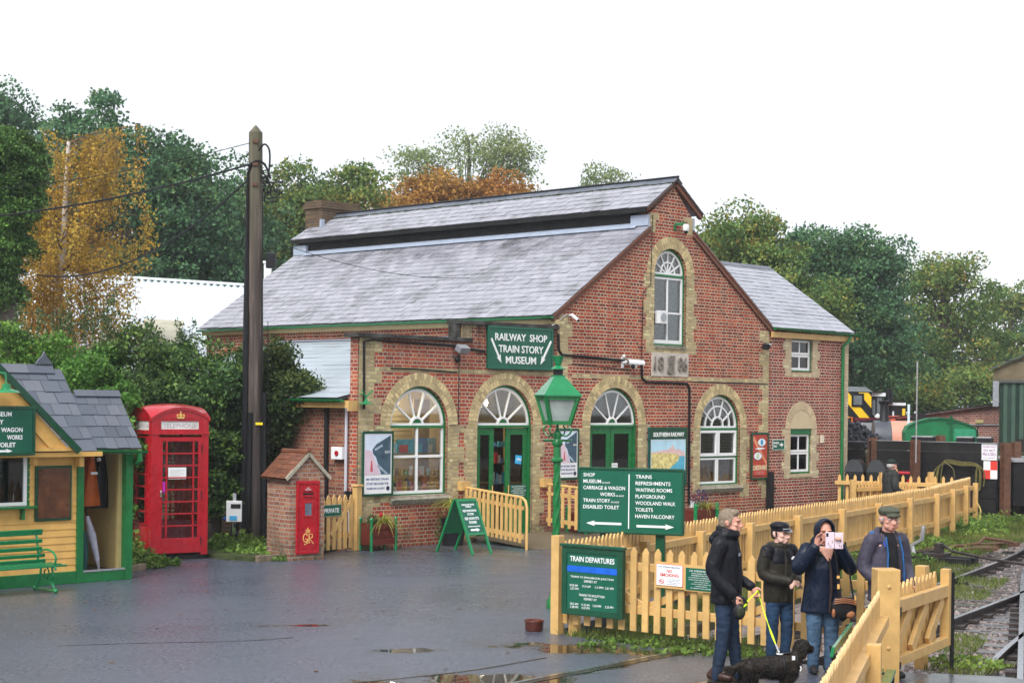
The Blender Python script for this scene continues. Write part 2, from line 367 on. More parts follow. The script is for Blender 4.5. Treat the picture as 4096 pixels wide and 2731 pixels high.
P_('string_course', CREAMD, lambda m: m.box(.585, 2.72, -.005, .05, 3.45, 3.53))
P_('string_course', CREAMD, lambda m: m.box(2.722, 5.62, -.0055, .05, 3.45, 3.53))
P_('quoin', CREAM, lambda m: quoin(m, 5.632, 1.0, 4.78, .33, .46, 1))
P_('quoin', CREAM, lambda m: quoin(m, 13.449, .55, 4.72, .26, .4, -1))
P_('quoin', CREAM, lambda m: quoin(m, D3[0] - D3[1], -.1, SP, .25, .4, -1))
P_('quoin', CREAM, lambda m: quoin(m, D3[0] + D3[1], -.1, SP, .3, .42, 1, odd=1))
P_('quoin', CREAM, lambda m: quoin(m, W4[0] - W4[1], .75, 2.30, .26, .42, -1))
P_('quoin', CREAM, lambda m: quoin(m, W4[0] + W4[1], .62, 2.30, .26, .38, 1, odd=1))
P_('quoin', CREAM, lambda m: quoin(m, G5[0] - G5[1], 4.05, 5.87, .28, .38, -1))
P_('quoin', CREAM, lambda m: quoin(m, G5[0] + G5[1], 4.05, 5.87, .28, .38, 1, odd=1))
P_('string_course', CREAM, lambda m: m.box(8.9, 10.1, -.0065, .05, 4.05, 4.2))
P_('quoin', CREAM, lambda m: quoin(m, 8.692, 6.82, 7.24, .22, .34, 1))
P_('quoin', CREAM, lambda m: quoin(m, 10.308, 6.84, 7.24, .22, .34, -1))
P_('string_course', CREAM, lambda m: m.box(6.1, 8.78, -.0055, .05, 3.41, 3.49))
P_('string_course', CREAM, lambda m: m.box(10.22, 13.04, -.0055, .05, 3.41, 3.49))
P_('string_course', CREAM, lambda m: m.box(8.78, 10.22, -.0055, .05, 3.41, 3.48))
def quoins_annex(m):
    for z0, z1 in ((3.72, 4.6), (1.12, 2.27)):
        quoin(m, 14.42, z0 - .12, z1, .25, .36, -1, step=.22); quoin(m, 15.38, z0 - .12, z1, .22, .32, 1, step=.22, odd=1); m.box(14.44, 15.36, -.005, .05, z0 - .12, z0 - .02)
    quoin(m, 17.052, -.1, 4.6, .3, .3, -1)
P_('annex_quoins', CREAMN, quoins_annex)
P_('blind_arch_panel', M('cream_render', (.58, .47, .30), .7, .05, 6, .1), lambda m: m.poly([arch(14.9, 2.27, .485, 20)], -.0015, .03))
# --- copings, sills, stone
P_('coping', COPE, lambda m: (m.box(-.1, 3.0, -.07, .34, 4.082, 4.165), m.box(2.62, 5.62, -.07, .34, 4.442, 4.525), m.box(2.6, 2.719, .02, DEP, 4.166, 4.441)), bevel=.012)
P_('window_sill', SILLT, lambda m: [m.beam((x, .1, .97), (x, -.075, .88), .10, .1) for x in np.arange(.86, 2.42, .108)])
P_('window_sill', SILLT, lambda m: [m.beam((x, .1, .89), (x, -.075, .80), .072, .1) for x in np.arange(10.72, 12.34, .079)])
P_('window_sill', SILLT, lambda m: (m.box(8.92, 10.08, -.03, .1, 4.14, 4.22),))
P_('window_sill', CREAMN, lambda m: (m.box(14.4, 15.4, -.02, .08, 1.03, 1.115)))
# --- frames, panes and glazing bars
def fan(m, cx, zs, r, y, t=.035, n=5, rings=(), hub=.17):
    m.poly([arch(cx, zs, r, 24) + arch(cx, zs, r - .05, 24)[::-1]], y, y + .05)
    m.box(cx - r, cx + r, y, y + .05, zs, zs + .045)
    for k in range(1, n):
        a = PI * k / n; h = hub
        m.beam((cx + h * math.cos(a), y + .025, zs + h * math.sin(a)), (cx + (r - .04) * math.cos(a), y + .025, zs + (r - .04) * math.sin(a)), .045, t, up=(-math.sin(a), 0, math.cos(a)))
    for q in rings: m.poly([arch(cx, zs + .04, q, 20) + arch(cx, zs + .04, q - .035, 20)[::-1]], y - .002, y + .045)
def arched_frame(name, cx, zs, r, y=.1, mat=GRN, t=.05, hub=True):
    def f(m):
        m.poly([arch(cx, zs, r - .002, 24) + arch(cx, zs, r - t, 24)[::-1]], y - .03, y + .08)
        m.box(cx - r + .002, cx + r - .002, y - .035, y + .08, zs - .05, zs + .0)
        if hub: m.poly([arch(cx, zs, .13, 16)], y - .01, y + .03)
    return P_(name, mat, f)
def pane(parent, loops, y, mat=GLASS):
    return P_('pane', mat, lambda m: m.poly(loops, y, y + .006), parent)
# display window
fr = arched_frame('window', W1[0], SP, W1[1])
P_('glazing_bars', WHT, lambda m: (fan(m, W1[0], SP, .73, .085), m.poly([arch(W1[0], SP + .0, .18, 16) + arch(W1[0], SP, .135, 16)[::-1]], .07, .12)), fr)
def w1bars(m):
    x0, x1 = .87, 2.33
    m.box(x0, x0 + .05, .085, .13, 1.03, 2.33); m.box(x1 - .05, x1, .085, .13, 1.03, 2.33); m.box(x0, x1, .083, .13, 1.03, 1.085)
    m.box(1.585, 1.635, .08, .125, 1.05, 2.33); m.box(x0, x1, .078, .128, 1.74, 1.79)
P_('sash', WHT, w1bars, fr)
P_('frame', GRN, lambda m: (m.box(.822, .87, .07, .18, .98, 2.33), m.box(2.33, 2.378, .07, .18, .98, 2.33), m.box(.822, 2.378, .06, .18, .982, 1.03)), fr)
pane(fr, [arch(W1[0], SP + .02, .72, 24)], .10); pane(fr, [[(.88, 1.04), (2.32, 1.04), (2.32, 2.33), (.88, 2.33)]], .10)
# double doors with fanlights
for (cx, r, opn) in ((D2[0], D2[1], True), (D3[0], D3[1], False)):
    dr = arched_frame('door', cx, SP, r)
    P_('fanlight', WHT, lambda m: (fan(m, cx, SP, r - .05, .085), m.poly([arch(cx, SP, .18, 16) + arch(cx, SP, .135, 16)[::-1]], .07, .12)), dr)
    pane(dr, [arch(cx, SP + .02, r - .08, 24)], .10)
    P_('frame', GRN, lambda m: (m.box(cx - r + .002, cx - r + .075, .06, .2, -.05, 2.33), m.box(cx + r - .075, cx + r - .002, .06, .2, -.05, 2.33)), dr)
    x0, x1 = cx - r + .08, cx + r - .08
    def leaf(m, a, b, y):
        m.box(a, a + .12, y, y + .045, 0, 2.32); m.box(b - .12, b, y, y + .045, 0, 2.32); m.box(a + .12, b - .12, y, y + .045, 2.18, 2.32); m.box(a + .12, b - .12, y, y + .045, 0, .82)
    mid = cx - .02 if not opn else cx + .12
    P_('door_leaf', GRN, lambda m: leaf(m, mid + .005, x1, .10), dr)
    P_('door_leaf', GRN, lambda m: leaf(m, x0, mid - (.005 if not opn else .36), .11), dr)
    pane(dr, [[(mid + .12, .82), (x1 - .12, .82), (x1 - .12, 2.18), (mid + .12, 2.18)]], .12, GLASSD)
    xl = mid - (.005 if not opn else .36)
    pane(dr, [[(x0 + .12, .82), (xl - .12, .82), (xl - .12, 2.18), (x0 + .12, 2.18)]], .13, GLASSD)
    P_('door_handle', GOLD if opn else CHR, lambda m: (m.tube([(mid + .06, .07, .95), (mid + .06, .07, 1.12)], .012), m.tube([(xl - .06, .07, .95), (xl - .06, .07, 1.12)], .012)), dr)
    P_('threshold', STONE, lambda m: m.box(x0, x1, .02, .2, -.02, .05), dr)
# arched window right of the doors
fr = arched_frame('window', W4[0], 2.30, W4[1], hub=False)
P_('glazing_bars', WHT, lambda m: fan(m, W4[0], 2.30, .75, .085, rings=(.5, .24), hub=.22, n=5), fr)
def w4(m):
    for a, b in ((10.74, 11.47), (11.49, 12.22)):
        for z0, z1, y in ((1.62, 2.24, .07), (.96, 1.575, .09)):
            tt = .06 if y < .08 else .04
            m.box(a, a + tt, y, y + .05, z0, z1); m.box(b - tt, b, y, y + .05, z0, z1); m.box(a + tt, b - tt, y, y + .05, z0, z0 + tt * 1.2); m.box(a + tt, b - tt, y, y + .05, z1 - tt, z1)
P_('sash', WHT, w4, fr)
P_('frame', GRN, lambda m: (m.box(10.684, 10.74, .07, .18, .9, 2.25), m.box(12.22, 12.276, .07, .18, .9, 2.25), m.box(10.684, 12.276, .065, .18, .902, .955), m.box(10.74, 12.22, .1, .16, 1.58, 1.615)), fr)
pane(fr, [arch(W4[0], 2.32, .73, 24)], .11); pane(fr, [[(10.75, .96), (12.21, .96), (12.21, 2.25), (10.75, 2.25)]], .115)
def curt(m):
    for a, b in ((10.82, 11.40), (11.55, 12.13)):
        n = 60; vs = []; fs = []
        for i in range(n + 1):
            x = a + (b - a) * i / n
            for j in range(6): z = .97 + .6 * j / 5; vs.append((x + .03 * (5 - j) / 5 * math.sin(i * .5), .2 + .018 * math.sin(i * .95) + .008 * math.sin(i * 2.3), z))
        for i in range(n):
            for j in range(5): fs.append((i * 6 + j, (i + 1) * 6 + j, (i + 1) * 6 + j + 1, i * 6 + j + 1))
        m.add(vs, fs)
P_('net_curtain', M('net_curtain', (.72, .72, .78), .8, .08, 8), curt, fr, smooth=True)
# tall gable window
fr = arched_frame('window', G5[0], 5.87, G5[1], hub=False)
P_('glazing_bars', WHT, lambda m: fan(m, G5[0], 5.87, .55, .085, t=.03, n=6, rings=(.27,), hub=.03), fr)
def g5(m):
    x0, x1 = 8.95, 10.05
    for z0, z1 in ((4.98, 5.81), (4.27, 4.99)):
        m.box(x0, x0 + .05, .085, .13, z0, z1); m.box(x1 - .05, x1, .085, .13, z0, z1); m.box(9.48, 9.52, .087, .128, z0, z1)
    m.box(x0, x1, .083, .13, 4.265, 4.35); m.box(x0, x1, .08, .13, 4.96, 5.0); m.box(x0, x1, .083, .13, 5.76, 5.81)
P_('sash', WHT, g5, fr); pane(fr, [arch(G5[0], 5.88, .53, 24)], .11); pane(fr, [[(8.96, 4.28), (10.04, 4.28), (10.04, 5.8), (8.96, 5.8)]], .112)
P_('frame', GRN, lambda m: (m.box(8.904, 8.95, .07, .18, 4.22, 5.82), m.box(10.05, 10.096, .07, .18, 4.22, 5.82), m.box(8.904, 10.096, .06, .18, 4.222, 4.265)), fr)
P_('blind', M('window_blind', (.35, .45, .5), .6, .05, 5), lambda m: m.box(9.66, 10.03, .2, .22, 4.3, 5.75), fr)
# annex windows
for z0, z1, zm in ((3.72, 4.56, 4.15), (1.12, 2.27, 1.66)):
    fr = P_('window', GRN, lambda m: (m.box(14.422, 14.44, .06, .18, z0, z1), m.box(15.36, 15.378, .06, .18, z0, z1), m.box(14.422, 15.378, .05, .18, z0, z0 + .04), m.box(14.422, 15.378, .03 if zm < 2 else .06, .18, z1 - (.14 if zm < 2 else .02), z1 - .002)))
    zt = z1 - (.15 if zm < 2 else .03)
    def sashes(m):
        for a, b in ((z0 + .045, zm), (zm + .01, zt)):
            m.box(14.445, 14.505, .08, .12, a, b); m.box(15.295, 15.355, .08, .12, a, b); m.box(14.88, 14.92, .082, .12, a, b)
            m.box(14.445, 15.355, .081, .12, a, a + .06); m.box(14.445, 15.355, .081, .12, b - .05, b)
    P_('sash', WHT, sashes, fr); pane(fr, [[(14.45, z0 + .05), (15.35, z0 + .05), (15.35, zt), (14.45, zt)]], .1, GLASSD)
# --- interior: display wall, goods, shelves
P_('interior_wall', CREAMI, lambda m: (m.poly([[(.26, 0), (5.6, 0), (5.6, 4.08), (.26, 2.86)]], 1.25, 1.35), m.box(.245, .26, DEP, 1.25, 0, 2.84), m.box(2.75, 2.8, DEP + .01, 1.25, 0, 2.6), m.add([(.26, DEP, 2.86), (5.6, DEP, 4.08), (5.6, 1.25, 4.08), (.26, 1.25, 2.86)], [(0, 1, 2, 3)]), m.box(.26, 13.2, DEP + .01, 1.25, -.06, -.02), m.box(5.58, 5.6, DEP, 1.25, 0, 4.07)))
for lx in (1.55, 4.1):
    P_('ceiling_lamp', M('lamp_glow', (.9, .85, .7), .4), lambda m: m.lathe([(.14, .03), (.12, 0), (0, -.03)][::-1], 14, (lx, .85, 2.98)))
    ll = D.lights.new('shop_lamp', 'POINT'); ll.energy = 20; ll.color = (1, .86, .62); ll.shadow_soft_size = .12; lo = D.objects.new('shop_lamp_light', ll); COL.objects.link(lo); lo.parent = B0; lo.location = (lx, .72, 2.85)
_mt = _MC['lamp_glow'].node_tree.nodes['Principled BSDF']; _mt.inputs['Emission Color'].default_value = (1, .85, .6, 1); _mt.inputs['Emission Strength'].default_value = 2.5
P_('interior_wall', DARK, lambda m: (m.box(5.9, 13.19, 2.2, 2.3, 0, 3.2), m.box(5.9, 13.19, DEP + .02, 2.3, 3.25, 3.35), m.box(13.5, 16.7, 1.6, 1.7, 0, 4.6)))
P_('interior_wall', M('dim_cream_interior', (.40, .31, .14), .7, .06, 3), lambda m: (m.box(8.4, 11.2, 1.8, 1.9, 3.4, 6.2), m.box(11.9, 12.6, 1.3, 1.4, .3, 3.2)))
def goods(m):
    pass
GC = [(.1, .45, .6), (.65, .08, .08), (.8, .75, .7), (.08, .2, .45), (.75, .55, .15), (.1, .4, .2), (.6, .25, .4), (.3, .6, .75), (.25, .12, .07), (.85, .85, .85)]
GM = [M('shop_goods_%s' % n, c, .4, .3, 16) for n, c in zip(('teal', 'red', 'ivory', 'navy', 'mustard', 'green', 'pink', 'sky', 'brown', 'white'), GC)]
shelf = P_('display_shelf', M('shelf_wood', (.38, .24, .1), .5, .2, 6), lambda m: (m.box(.95, 2.5, .38, .70, 1.795, 1.815), m.box(.95, 2.5, .34, .66, 1.36, 1.375), m.box(.83, 2.54, .3, .7, .98, 1.02), m.box(2.1, 2.54, .72, .75, 1.0, 2.9)))
def products(x0, x1, z, y, hmin, hmax, step, seed):
    r = random.Random(seed); x = x0; buckets = {}
    while x < x1:
        wd = r.uniform(.5, 1.3) * step; h = r.uniform(hmin, hmax); k = r.randrange(10); m = buckets.setdefault(k, MB())
        if r.random() < .6: m.at((x + wd / 2, y + r.uniform(-.02, .05), z), r.uniform(-.3, .3)).box(-wd / 2, wd / 2, -.02, .02, 0, h)
        else: m.at((x + wd / 2, y, z)).lathe([(wd * .4, 0), (wd * .45, h * .3), (wd * .25, h * .6), (wd * .3, h * .75), (wd * .1, h * .9)], 8)
        x += wd * 1.15
    for k, m in buckets.items(): m.M = Matrix(); m.build('shop_goods', GM[k], B0)
products(.95, 2.3, 1.375, .42, .08, .2, .10, 2); products(.95, 2.4, 1.02, .42, .1, .26, .12, 3); products(1.0, 2.4, 1.02, .62, .18, .34, .15, 9)
for (x, w_, h_, kk) in ((1.0, .2, .27, 0), (1.22, .16, .2, 7), (1.42, .42, .28, 0), (1.86, .34, .3, 3), (2.22, .22, .3, 7)):
    MB().box(x, x + w_, .42, .5, 1.816, 1.816 + h_).build('toy_box', GM[kk], B0); MB().box(x + .02, x + w_ * .6, .415, .42, 1.83, 1.816 + h_ * .6).build('box_picture', GM[(kk * 3 + 1) % 10], B0)
MB().lathe([(.07, 0), (.085, .1), (.05, .2), (.075, .25), (.06, .33), (.0, .36)], 12, (2.2, .5, 1.021)).build('red_toy', GM[1], B0, smooth=True)
P_('slat_wall', M('slat_wall', (.60, .50, .30), .6, .05, 4), lambda m: [m.box(.28, 2.7, 1.225, 1.248, z, z + .085) for z in np.arange(.95, 2.75, .1)])
products(3.25, 4.85, 1.55, .8, .1, .3, .14, 4); products(3.25, 4.85, 1.1, .8, .1, .3, .14, 5); products(3.3, 4.8, 1.9, .85, .1, .25, .2, 6)
P_('door_shelf', DARK, lambda m: (m.box(3.2, 4.9, .7, 1.2, 1.52, 1.55), m.box(3.2, 4.9, .7, 1.2, 1.07, 1.1), m.box(3.2, 4.9, .9, .92, .0, 2.35)))
P_('valance', M('yellow_valance', (.62, .42, .1), .6, .1, 5), lambda m: m.poly([[(3.25, 2.75), (3.25, 2.45)] + [(3.25 + .06 * k, 2.45 + (.05 if k % 2 else 0)) for k in range(1, 27)] + [(4.85, 2.45), (4.85, 2.75)]], .6, .62))
# --- roofs: every slate a thin slab, one mesh for each slope
def slope(name, mat, e0, e1, r0, r1, gauge=.215, wd=.29, parent=B0, th=.009, jit=1.0, seed=1):
    """eave e0->e1, ridge r0->r1 (3-D points); courses parallel to the eave"""
    e0, e1, r0, r1 = map(Vector, (e0, e1, r0, r1)); rr = random.Random(seed); m = MB()
    up = ((r0 + r1) / 2 - (e0 + e1) / 2); L = up.length; nc = max(1, round(L / gauge)); ax = (e1 - e0).normalized(); nrm = ax.cross(up).normalized()
    if nrm.z < 0: nrm = -nrm
    for i in range(nc):
        a0 = e0.lerp(r0, i / nc); a1 = e1.lerp(r1, i / nc); b0 = e0.lerp(r0, min(1, (i + 1.25) / nc)); b1 = e1.lerp(r1, min(1, (i + 1.25) / nc))
        n = max(1, round((a1 - a0).length / wd)); off = .5 if i % 2 else 0; ks = [0] + [(k + off) / n for k in range(1 - int(off), n)] + [1]
        ks = sorted(set(max(0, min(1, k)) for k in ks)); g = .004 / (a1 - a0).length
        for k0, k1 in zip(ks[:-1], ks[1:]):
            j = rr.uniform(-.006, .006) * jit; lift = rr.uniform(.014, .024); dn = up.normalized() * rr.uniform(-.008, .008) * jit
            p = [a0.lerp(a1, k0 + g) + dn, a0.lerp(a1, k1 - g) + dn, b0.lerp(b1, k1 - g), b0.lerp(b1, k0 + g)]
            lo = [p[0] + nrm * (lift - th + j * .5), p[1] + nrm * (lift - th - j * .5), p[2] - nrm * .002, p[3] - nrm * .002]
            hi = [p[0] + nrm * (lift + j * .5), p[1] + nrm * (lift - j * .5), p[2] + nrm * (th - .002), p[3] + nrm * (th - .002)]
            m.add(lo + hi, [(4, 5, 6, 7), (0, 1, 5, 4), (1, 2, 6, 5), (3, 0, 4, 7), (3, 2, 1, 0)])
    m.add([e0 - nrm * .03, e1 - nrm * .03, r1 - nrm * .03, r0 - nrm * .03], [(0, 1, 2, 3)])
    return m.build(name, mat, parent)
YB = 12.9
slope('main_roof', SLATE, (5.38, -.06, 4.74), (5.38, YB, 4.74), (8.70, -.06, 6.96), (8.70, YB, 6.96), seed=2)
slope('main_roof', SLATE, (13.62, YB, 4.78), (13.62, -.06, 4.78), (10.30, YB, 6.96), (10.30, -.06, 6.96), seed=3)
slope('ridge_vent_roof', SLATE, (8.50, -.10, 7.36), (8.50, YB, 7.36), (9.59, -.10, 8.10), (9.59, YB - .2, 8.10), seed=4)
slope('ridge_vent_roof', SLATE, (10.62, YB, 7.36), (10.62, -.10, 7.36), (9.59, YB, 8.10), (9.59, -.10, 8.10), seed=5)
P_('roof_ridge', SLATED, lambda m: [m.add([(9.59, y0, 8.14), (9.59, y1, 8.14), (9.41, y1, 8.0), (9.41, y0, 8.0), (9.77, y0, 8.0), (9.77, y1, 8.0)], [(0, 1, 2, 3), (1, 0, 4, 5)]) for y0, y1 in ((-.12 + k * .46, -.12 + k * .46 + .452) for k in range(28))])
P_('ridge_roll', BLK, lambda m: m.tube([(9.59, -.13, 8.15), (9.59, YB - .1, 8.15)], .03, 8))
P_('moss_line', M('roof_moss', (.03, .045, .012), .9, .4, 30, .5), lambda m: [m.ball((9.405 + random.uniform(-.012, .008), y, 8.0 + random.uniform(-.006, .006)), (.02, random.uniform(.046, .09), random.uniform(.008, .022)), 6, 4) for y in np.arange(-.1, 12.7, .085)])
P_('ridge_vent_side', BLKW, lambda m: [m.box(8.69 - .012 * (k % 2), 8.8, .27, YB - .05, 6.9 + .11 * k, 6.9 + .11 * k + .108) for k in range(5)] + [m.box(10.2, 10.3, .27, YB - .05, 6.9, 7.4)])
P_('barge_board', BLKW, lambda m: (m.box(8.5, 8.54, -.05, YB, 7.25, 7.35),))
VB = M('verge_brick', (.15, .062, .04), .8, .25, 14, .4, island=.3, dirt=(.1, .09, .07), dirt_amt=.6)
def verges(m):
    for a, b in (((5.42, 4.66), (8.69, 6.85)), ((13.60, 4.66), (10.31, 6.85)), ((8.54, 7.30), (9.56, 7.98)), ((10.6, 7.28), (9.62, 7.98))):
        m.beam((a[0], -.015, a[1]), (b[0], -.015, b[1]), .09, .1, up=(0, 0, 1)); m.beam((a[0], -.03, a[1] + .065), (b[0], -.03, b[1] + .065), .1, .04)
P_('verge', VB, verges)
P_('lead_flashing', LEAD, lambda m: (m.beam((8.60, .3, 6.955), (8.60, YB - .5, 6.955), .2, .012, up=(-.55, 0, .83)), m.box(8.672, 8.688, .3, YB - .5, 6.95, 7.03))); P_('lead_flashing', LEAD, lambda m: m.box(8.62, 8.69, -.02, .5, 6.95, 7.2)); P_('lead_flashing', LEAD, lambda m: m.box(10.31, 10.36, -.02, .06, 6.95, 7.25)); P_('lead_flashing', LEAD, lambda m: m.box(8.6, 8.72, YB - .55, YB + .01, 6.93, 7.2))
slope('annex_roof', SLATEN, (13.46, -.1, 4.80), (17.2, -.1, 4.80), (13.46, 2.66, 6.66), (17.2, 2.66, 6.66), gauge=.2, wd=.3, seed=6)
slope('annex_roof', SLATEN, (17.2, 5.4, 4.80), (13.46, 5.4, 4.80), (17.2, 2.66, 6.66), (13.46, 2.66, 6.66), gauge=.2, wd=.3, seed=7)
P_('roof_ridge', SLATED, lambda m: [m.add([(x, 2.66, 6.70), (x + .45, 2.66, 6.70), (x + .45, 2.52, 6.60), (x, 2.52, 6.60), (x, 2.8, 6.6), (x + .45, 2.8, 6.6)], [(0, 1, 2, 3), (1, 0, 4, 5)]) for x in np.arange(13.5, 17.0, .46)])
slope('lean_to_roof', M('blue_grey_slate', (.36, .41, .45), .35, .06, 2, .05, island=.05), (-.28, .3, 2.90), (-.28, 9.6, 2.90), (5.62, .3, 4.33), (5.62, 9.6, 4.33), gauge=.42, wd=1.2, jit=.3, seed=8)
P_('lead_flashing', LEAD, lambda m: m.beam((5.6, .3, 4.36), (5.6, 9.6, 4.36), .3, .012, up=(-.2, 0, .97)))
P_('fascia', M('cream_fascia', (.55, .42, .22), .5, .1, 5), lambda m: (m.box(5.5, 5.64, -.05, YB, 4.56, 4.66)))
P_('fascia', YEL, lambda m: m.box(13.46, 17.17, -.09, -.05, 4.56, 4.70)); P_('fascia', YEL, lambda m: (m.box(-.24, -.20, .05, 9.5, 2.72, 2.86), m.box(-.24, -.005, .02, .05, 2.66, 2.86)))
def gutter(m, a, b, r=.058):
    a = Vector(a); b = Vector(b); d = (b - a).normalized(); sd_ = d.cross(Vector((0, 0, 1))); n = 8; vs = []
    for p in (a, b):
        for k in range(n + 1): t = PI * k / n; vs.append(p + sd_ * r * math.cos(t) - Vector((0, 0, r * math.sin(t))))
    m.add(vs, [(k, k + 1, n + 2 + k, n + 1 + k) for k in range(n)] + [tuple(range(n + 1)), tuple(range(2 * n + 1, n, -1))])
[P_('gutter', GRN, lambda m: gutter(m, a_, b_), smooth=True) for a_, b_ in (((5.36, YB, 4.70), (5.36, -.08, 4.72)), ((13.47, -.16, 4.80), (17.3, -.16, 4.76)), ((-.33, 9.4, 2.9), (-.33, .1, 2.88)))]
P_('drainpipe', GRN, lambda m: m.tube([(16.88, -.16, 4.74), (16.88, -.16, 4.62), (16.72, -.05, 4.42), (16.72, -.05, 0)], .042, 10), smooth=True)
P_('drainpipe', BLK, lambda m: m.tube([(-.05, .9, 2.8), (-.05, .9, 0)], .045, 10)); P_('pipe_cover', BLK, lambda m: (m.box(13.36, 13.56, -.12, -.03, 0, 1.20), m.box(13.56, 13.66, -.1, -.05, .75, .82)))
# --- chimney
CH = brickmat('mossy_chimney_brick', c1=(.095, .05, .034), c2=(.13, .07, .04), c3=(.05, .034, .028), mort=(.14, .125, .08), moss=10)
P_('chimney', CH, lambda m: (m.box(9.05, 10.4, 12.2, 12.95, 6.5, 8.28), m.box(9.0, 10.45, 12.15, 13.0, 8.28, 8.40), m.box(9.03, 10.42, 12.18, 12.97, 8.40, 8.50)))
P_('lead_flashing', LEAD, lambda m: m.box(8.98, 9.1, 12.14, 12.22, 7.72, 7.95))
# --- date stone
CARV = M('shaded_carving', (.20, .175, .15), .85, .2, 9, .2)  # carving darkened in its colour to stand for the shadow of the relief
ds = P_('date_stone', STONE, lambda m: m.box(8.83, 10.2, -.012, .05, 3.50, 4.05), bevel=.006)
for body, x in (('18', 8.9), ('86', 9.78)): text(body, CARV, ds, x, 3.63, .36, y=-.02, w=.33, h=.33, ext=.03, bold=.0, name='carved_numerals')
def mono(m):
    for k in range(3):
        m.tube([(9.52 + .13 * math.cos(t) * (1 if k else .7), -.03, 3.78 + .2 * math.sin(t + k * .9)) for t in np.linspace(0, 2 * PI, 20)], .016, 6)
    m.tube([(9.42, -.03, 3.62), (9.42, -.035, 3.95)], .016, 6); m.tube([(9.62, -.03, 3.62), (9.62, -.035, 3.95)], .016, 6); m.tube([(9.42, -.035, 3.8), (9.62, -.035, 3.8)], .014, 6)
    m.tube([(9.38, -.03, 3.6), (9.52, -.035, 3.56), (9.66, -.03, 3.6)], .016, 6)
P_('carved_monogram', CARV, mono, ds, smooth=True)
# --- cables clipped to the wall
P_('wall_cable', BLK, lambda m: m.tube([(5.63, -.02, 4.35), (5.64, -.03, 4.0), (5.75, -.025, 3.9), (6.6, -.025, 3.88), (7.6, -.03, 3.84), (8.3, -.025, 3.83), (8.45, -.025, 3.78), (8.47, -.025, 3.45), (8.62, -.03, 3.36), (9.4, -.03, 3.36), (10.12, -.03, 3.35), (10.22, -.03, 3.25), (10.25, -.03, .5)], .03, 6))
P_('wall_cable', BLK, lambda m: m.tube([(8.45, -.015, 3.8), (8.48, -.015, 5.4), (8.75, -.015, 5.6), (8.8, -.015, 7.2)], .008, 5))
P_('wall_cable', BLK, lambda m: m.tube([(.12, -.02, 2.7), (.10, -.02, 4.0), (.3, -.03, 4.04), (1.3, -.025, 4.02), (2.4, -.02, 4.0), (3.4, -.02, 3.9)], .025, 6))
P_('wall_cable', BLK, lambda m: m.tube([(.8, -.02, 3.5), (1.4, -.02, 3.5), (2.6, -.02, 3.46)], .014, 5))
P_('wall_cable', BLK, lambda m: m.tube([(10.3, -.012, 3.4), (12, -.012, 3.395), (13.4, -.012, 3.39)], .010, 5))
P_('wall_cable', BLK, lambda m: m.tube([(2.66, -.012, 3.85), (2.66, -.012, 2.4), (2.4, -.012, 2.38)], .008, 5))
P_('wall_cable', BLK, lambda m: m.tube([(6.1, -.012, 3.72), (8.1, -.012, 3.62)], .008, 5))
P_('wall_conduit', M('grey_conduit', (.5, .5, .56), .4, .05, 5), lambda m: (m.tube([(-.05, .3, .1), (-.05, .3, 2.75)], .03, 8)))
# ================================================================== things fixed to the building
def board(name, label, cat, s0, s1, z0, z1, frame, face, t=-.02, fw=.05, th=.045, group=None, tilt=0):
    r = thing(name, label, cat, W(s0, t, z0), ANG, group); w_ = s1 - s0; h = z1 - z0
    MB().box(0, w_, -th + .012, 0, 0, h).build('panel', face, r)
    f = MB(); f.box(-.0, fw, -th, 0.004, 0, h); f.box(w_ - fw, w_, -th, .004, 0, h); f.box(fw, w_ - fw, -th, .004, 0, fw); f.box(fw, w_ - fw, -th, .004, h - fw, h)
    f.build('frame', frame, r, bevel=.006)
    return r, w_, h, -th + .012
sg, w_, h, y = board('shop_sign', 'large green board with white capitals RAILWAY SHOP TRAIN STORY MUSEUM above the shop door', 'sign', 3.43, 5.42, 3.55, 4.44, SGN, SGN, t=-.03)
for body, z, ww in (('RAILWAY  SHOP', .60, 1.58), ('TRAIN STORY', .355, 1.36), ('MUSEUM', .125, .92)): text(body, WLET, sg, w_ / 2, z, .2, y=y - .004, w=ww, h=.155, align='CENTER', bold=.003)
def arr(x0, z0, x1, z1):
    d = Vector((x1 - x0, z1 - z0)); L = d.length; a = math.atan2(d.y, d.x); pts = arrow(0, L, 0, .05, .13, .14)
    return [(x0 + p[0] * math.cos(a) - p[1] * math.sin(a), z0 + p[0] * math.sin(a) + p[1] * math.cos(a)) for p in pts]
MB().poly([arr(.10, .63, .40, .13)], y - .008, y).build('arrow', WLET, sg); MB().poly([arr(1.92, .63, 1.60, .13)], y - .008, y).build('arrow', WLET, sg)

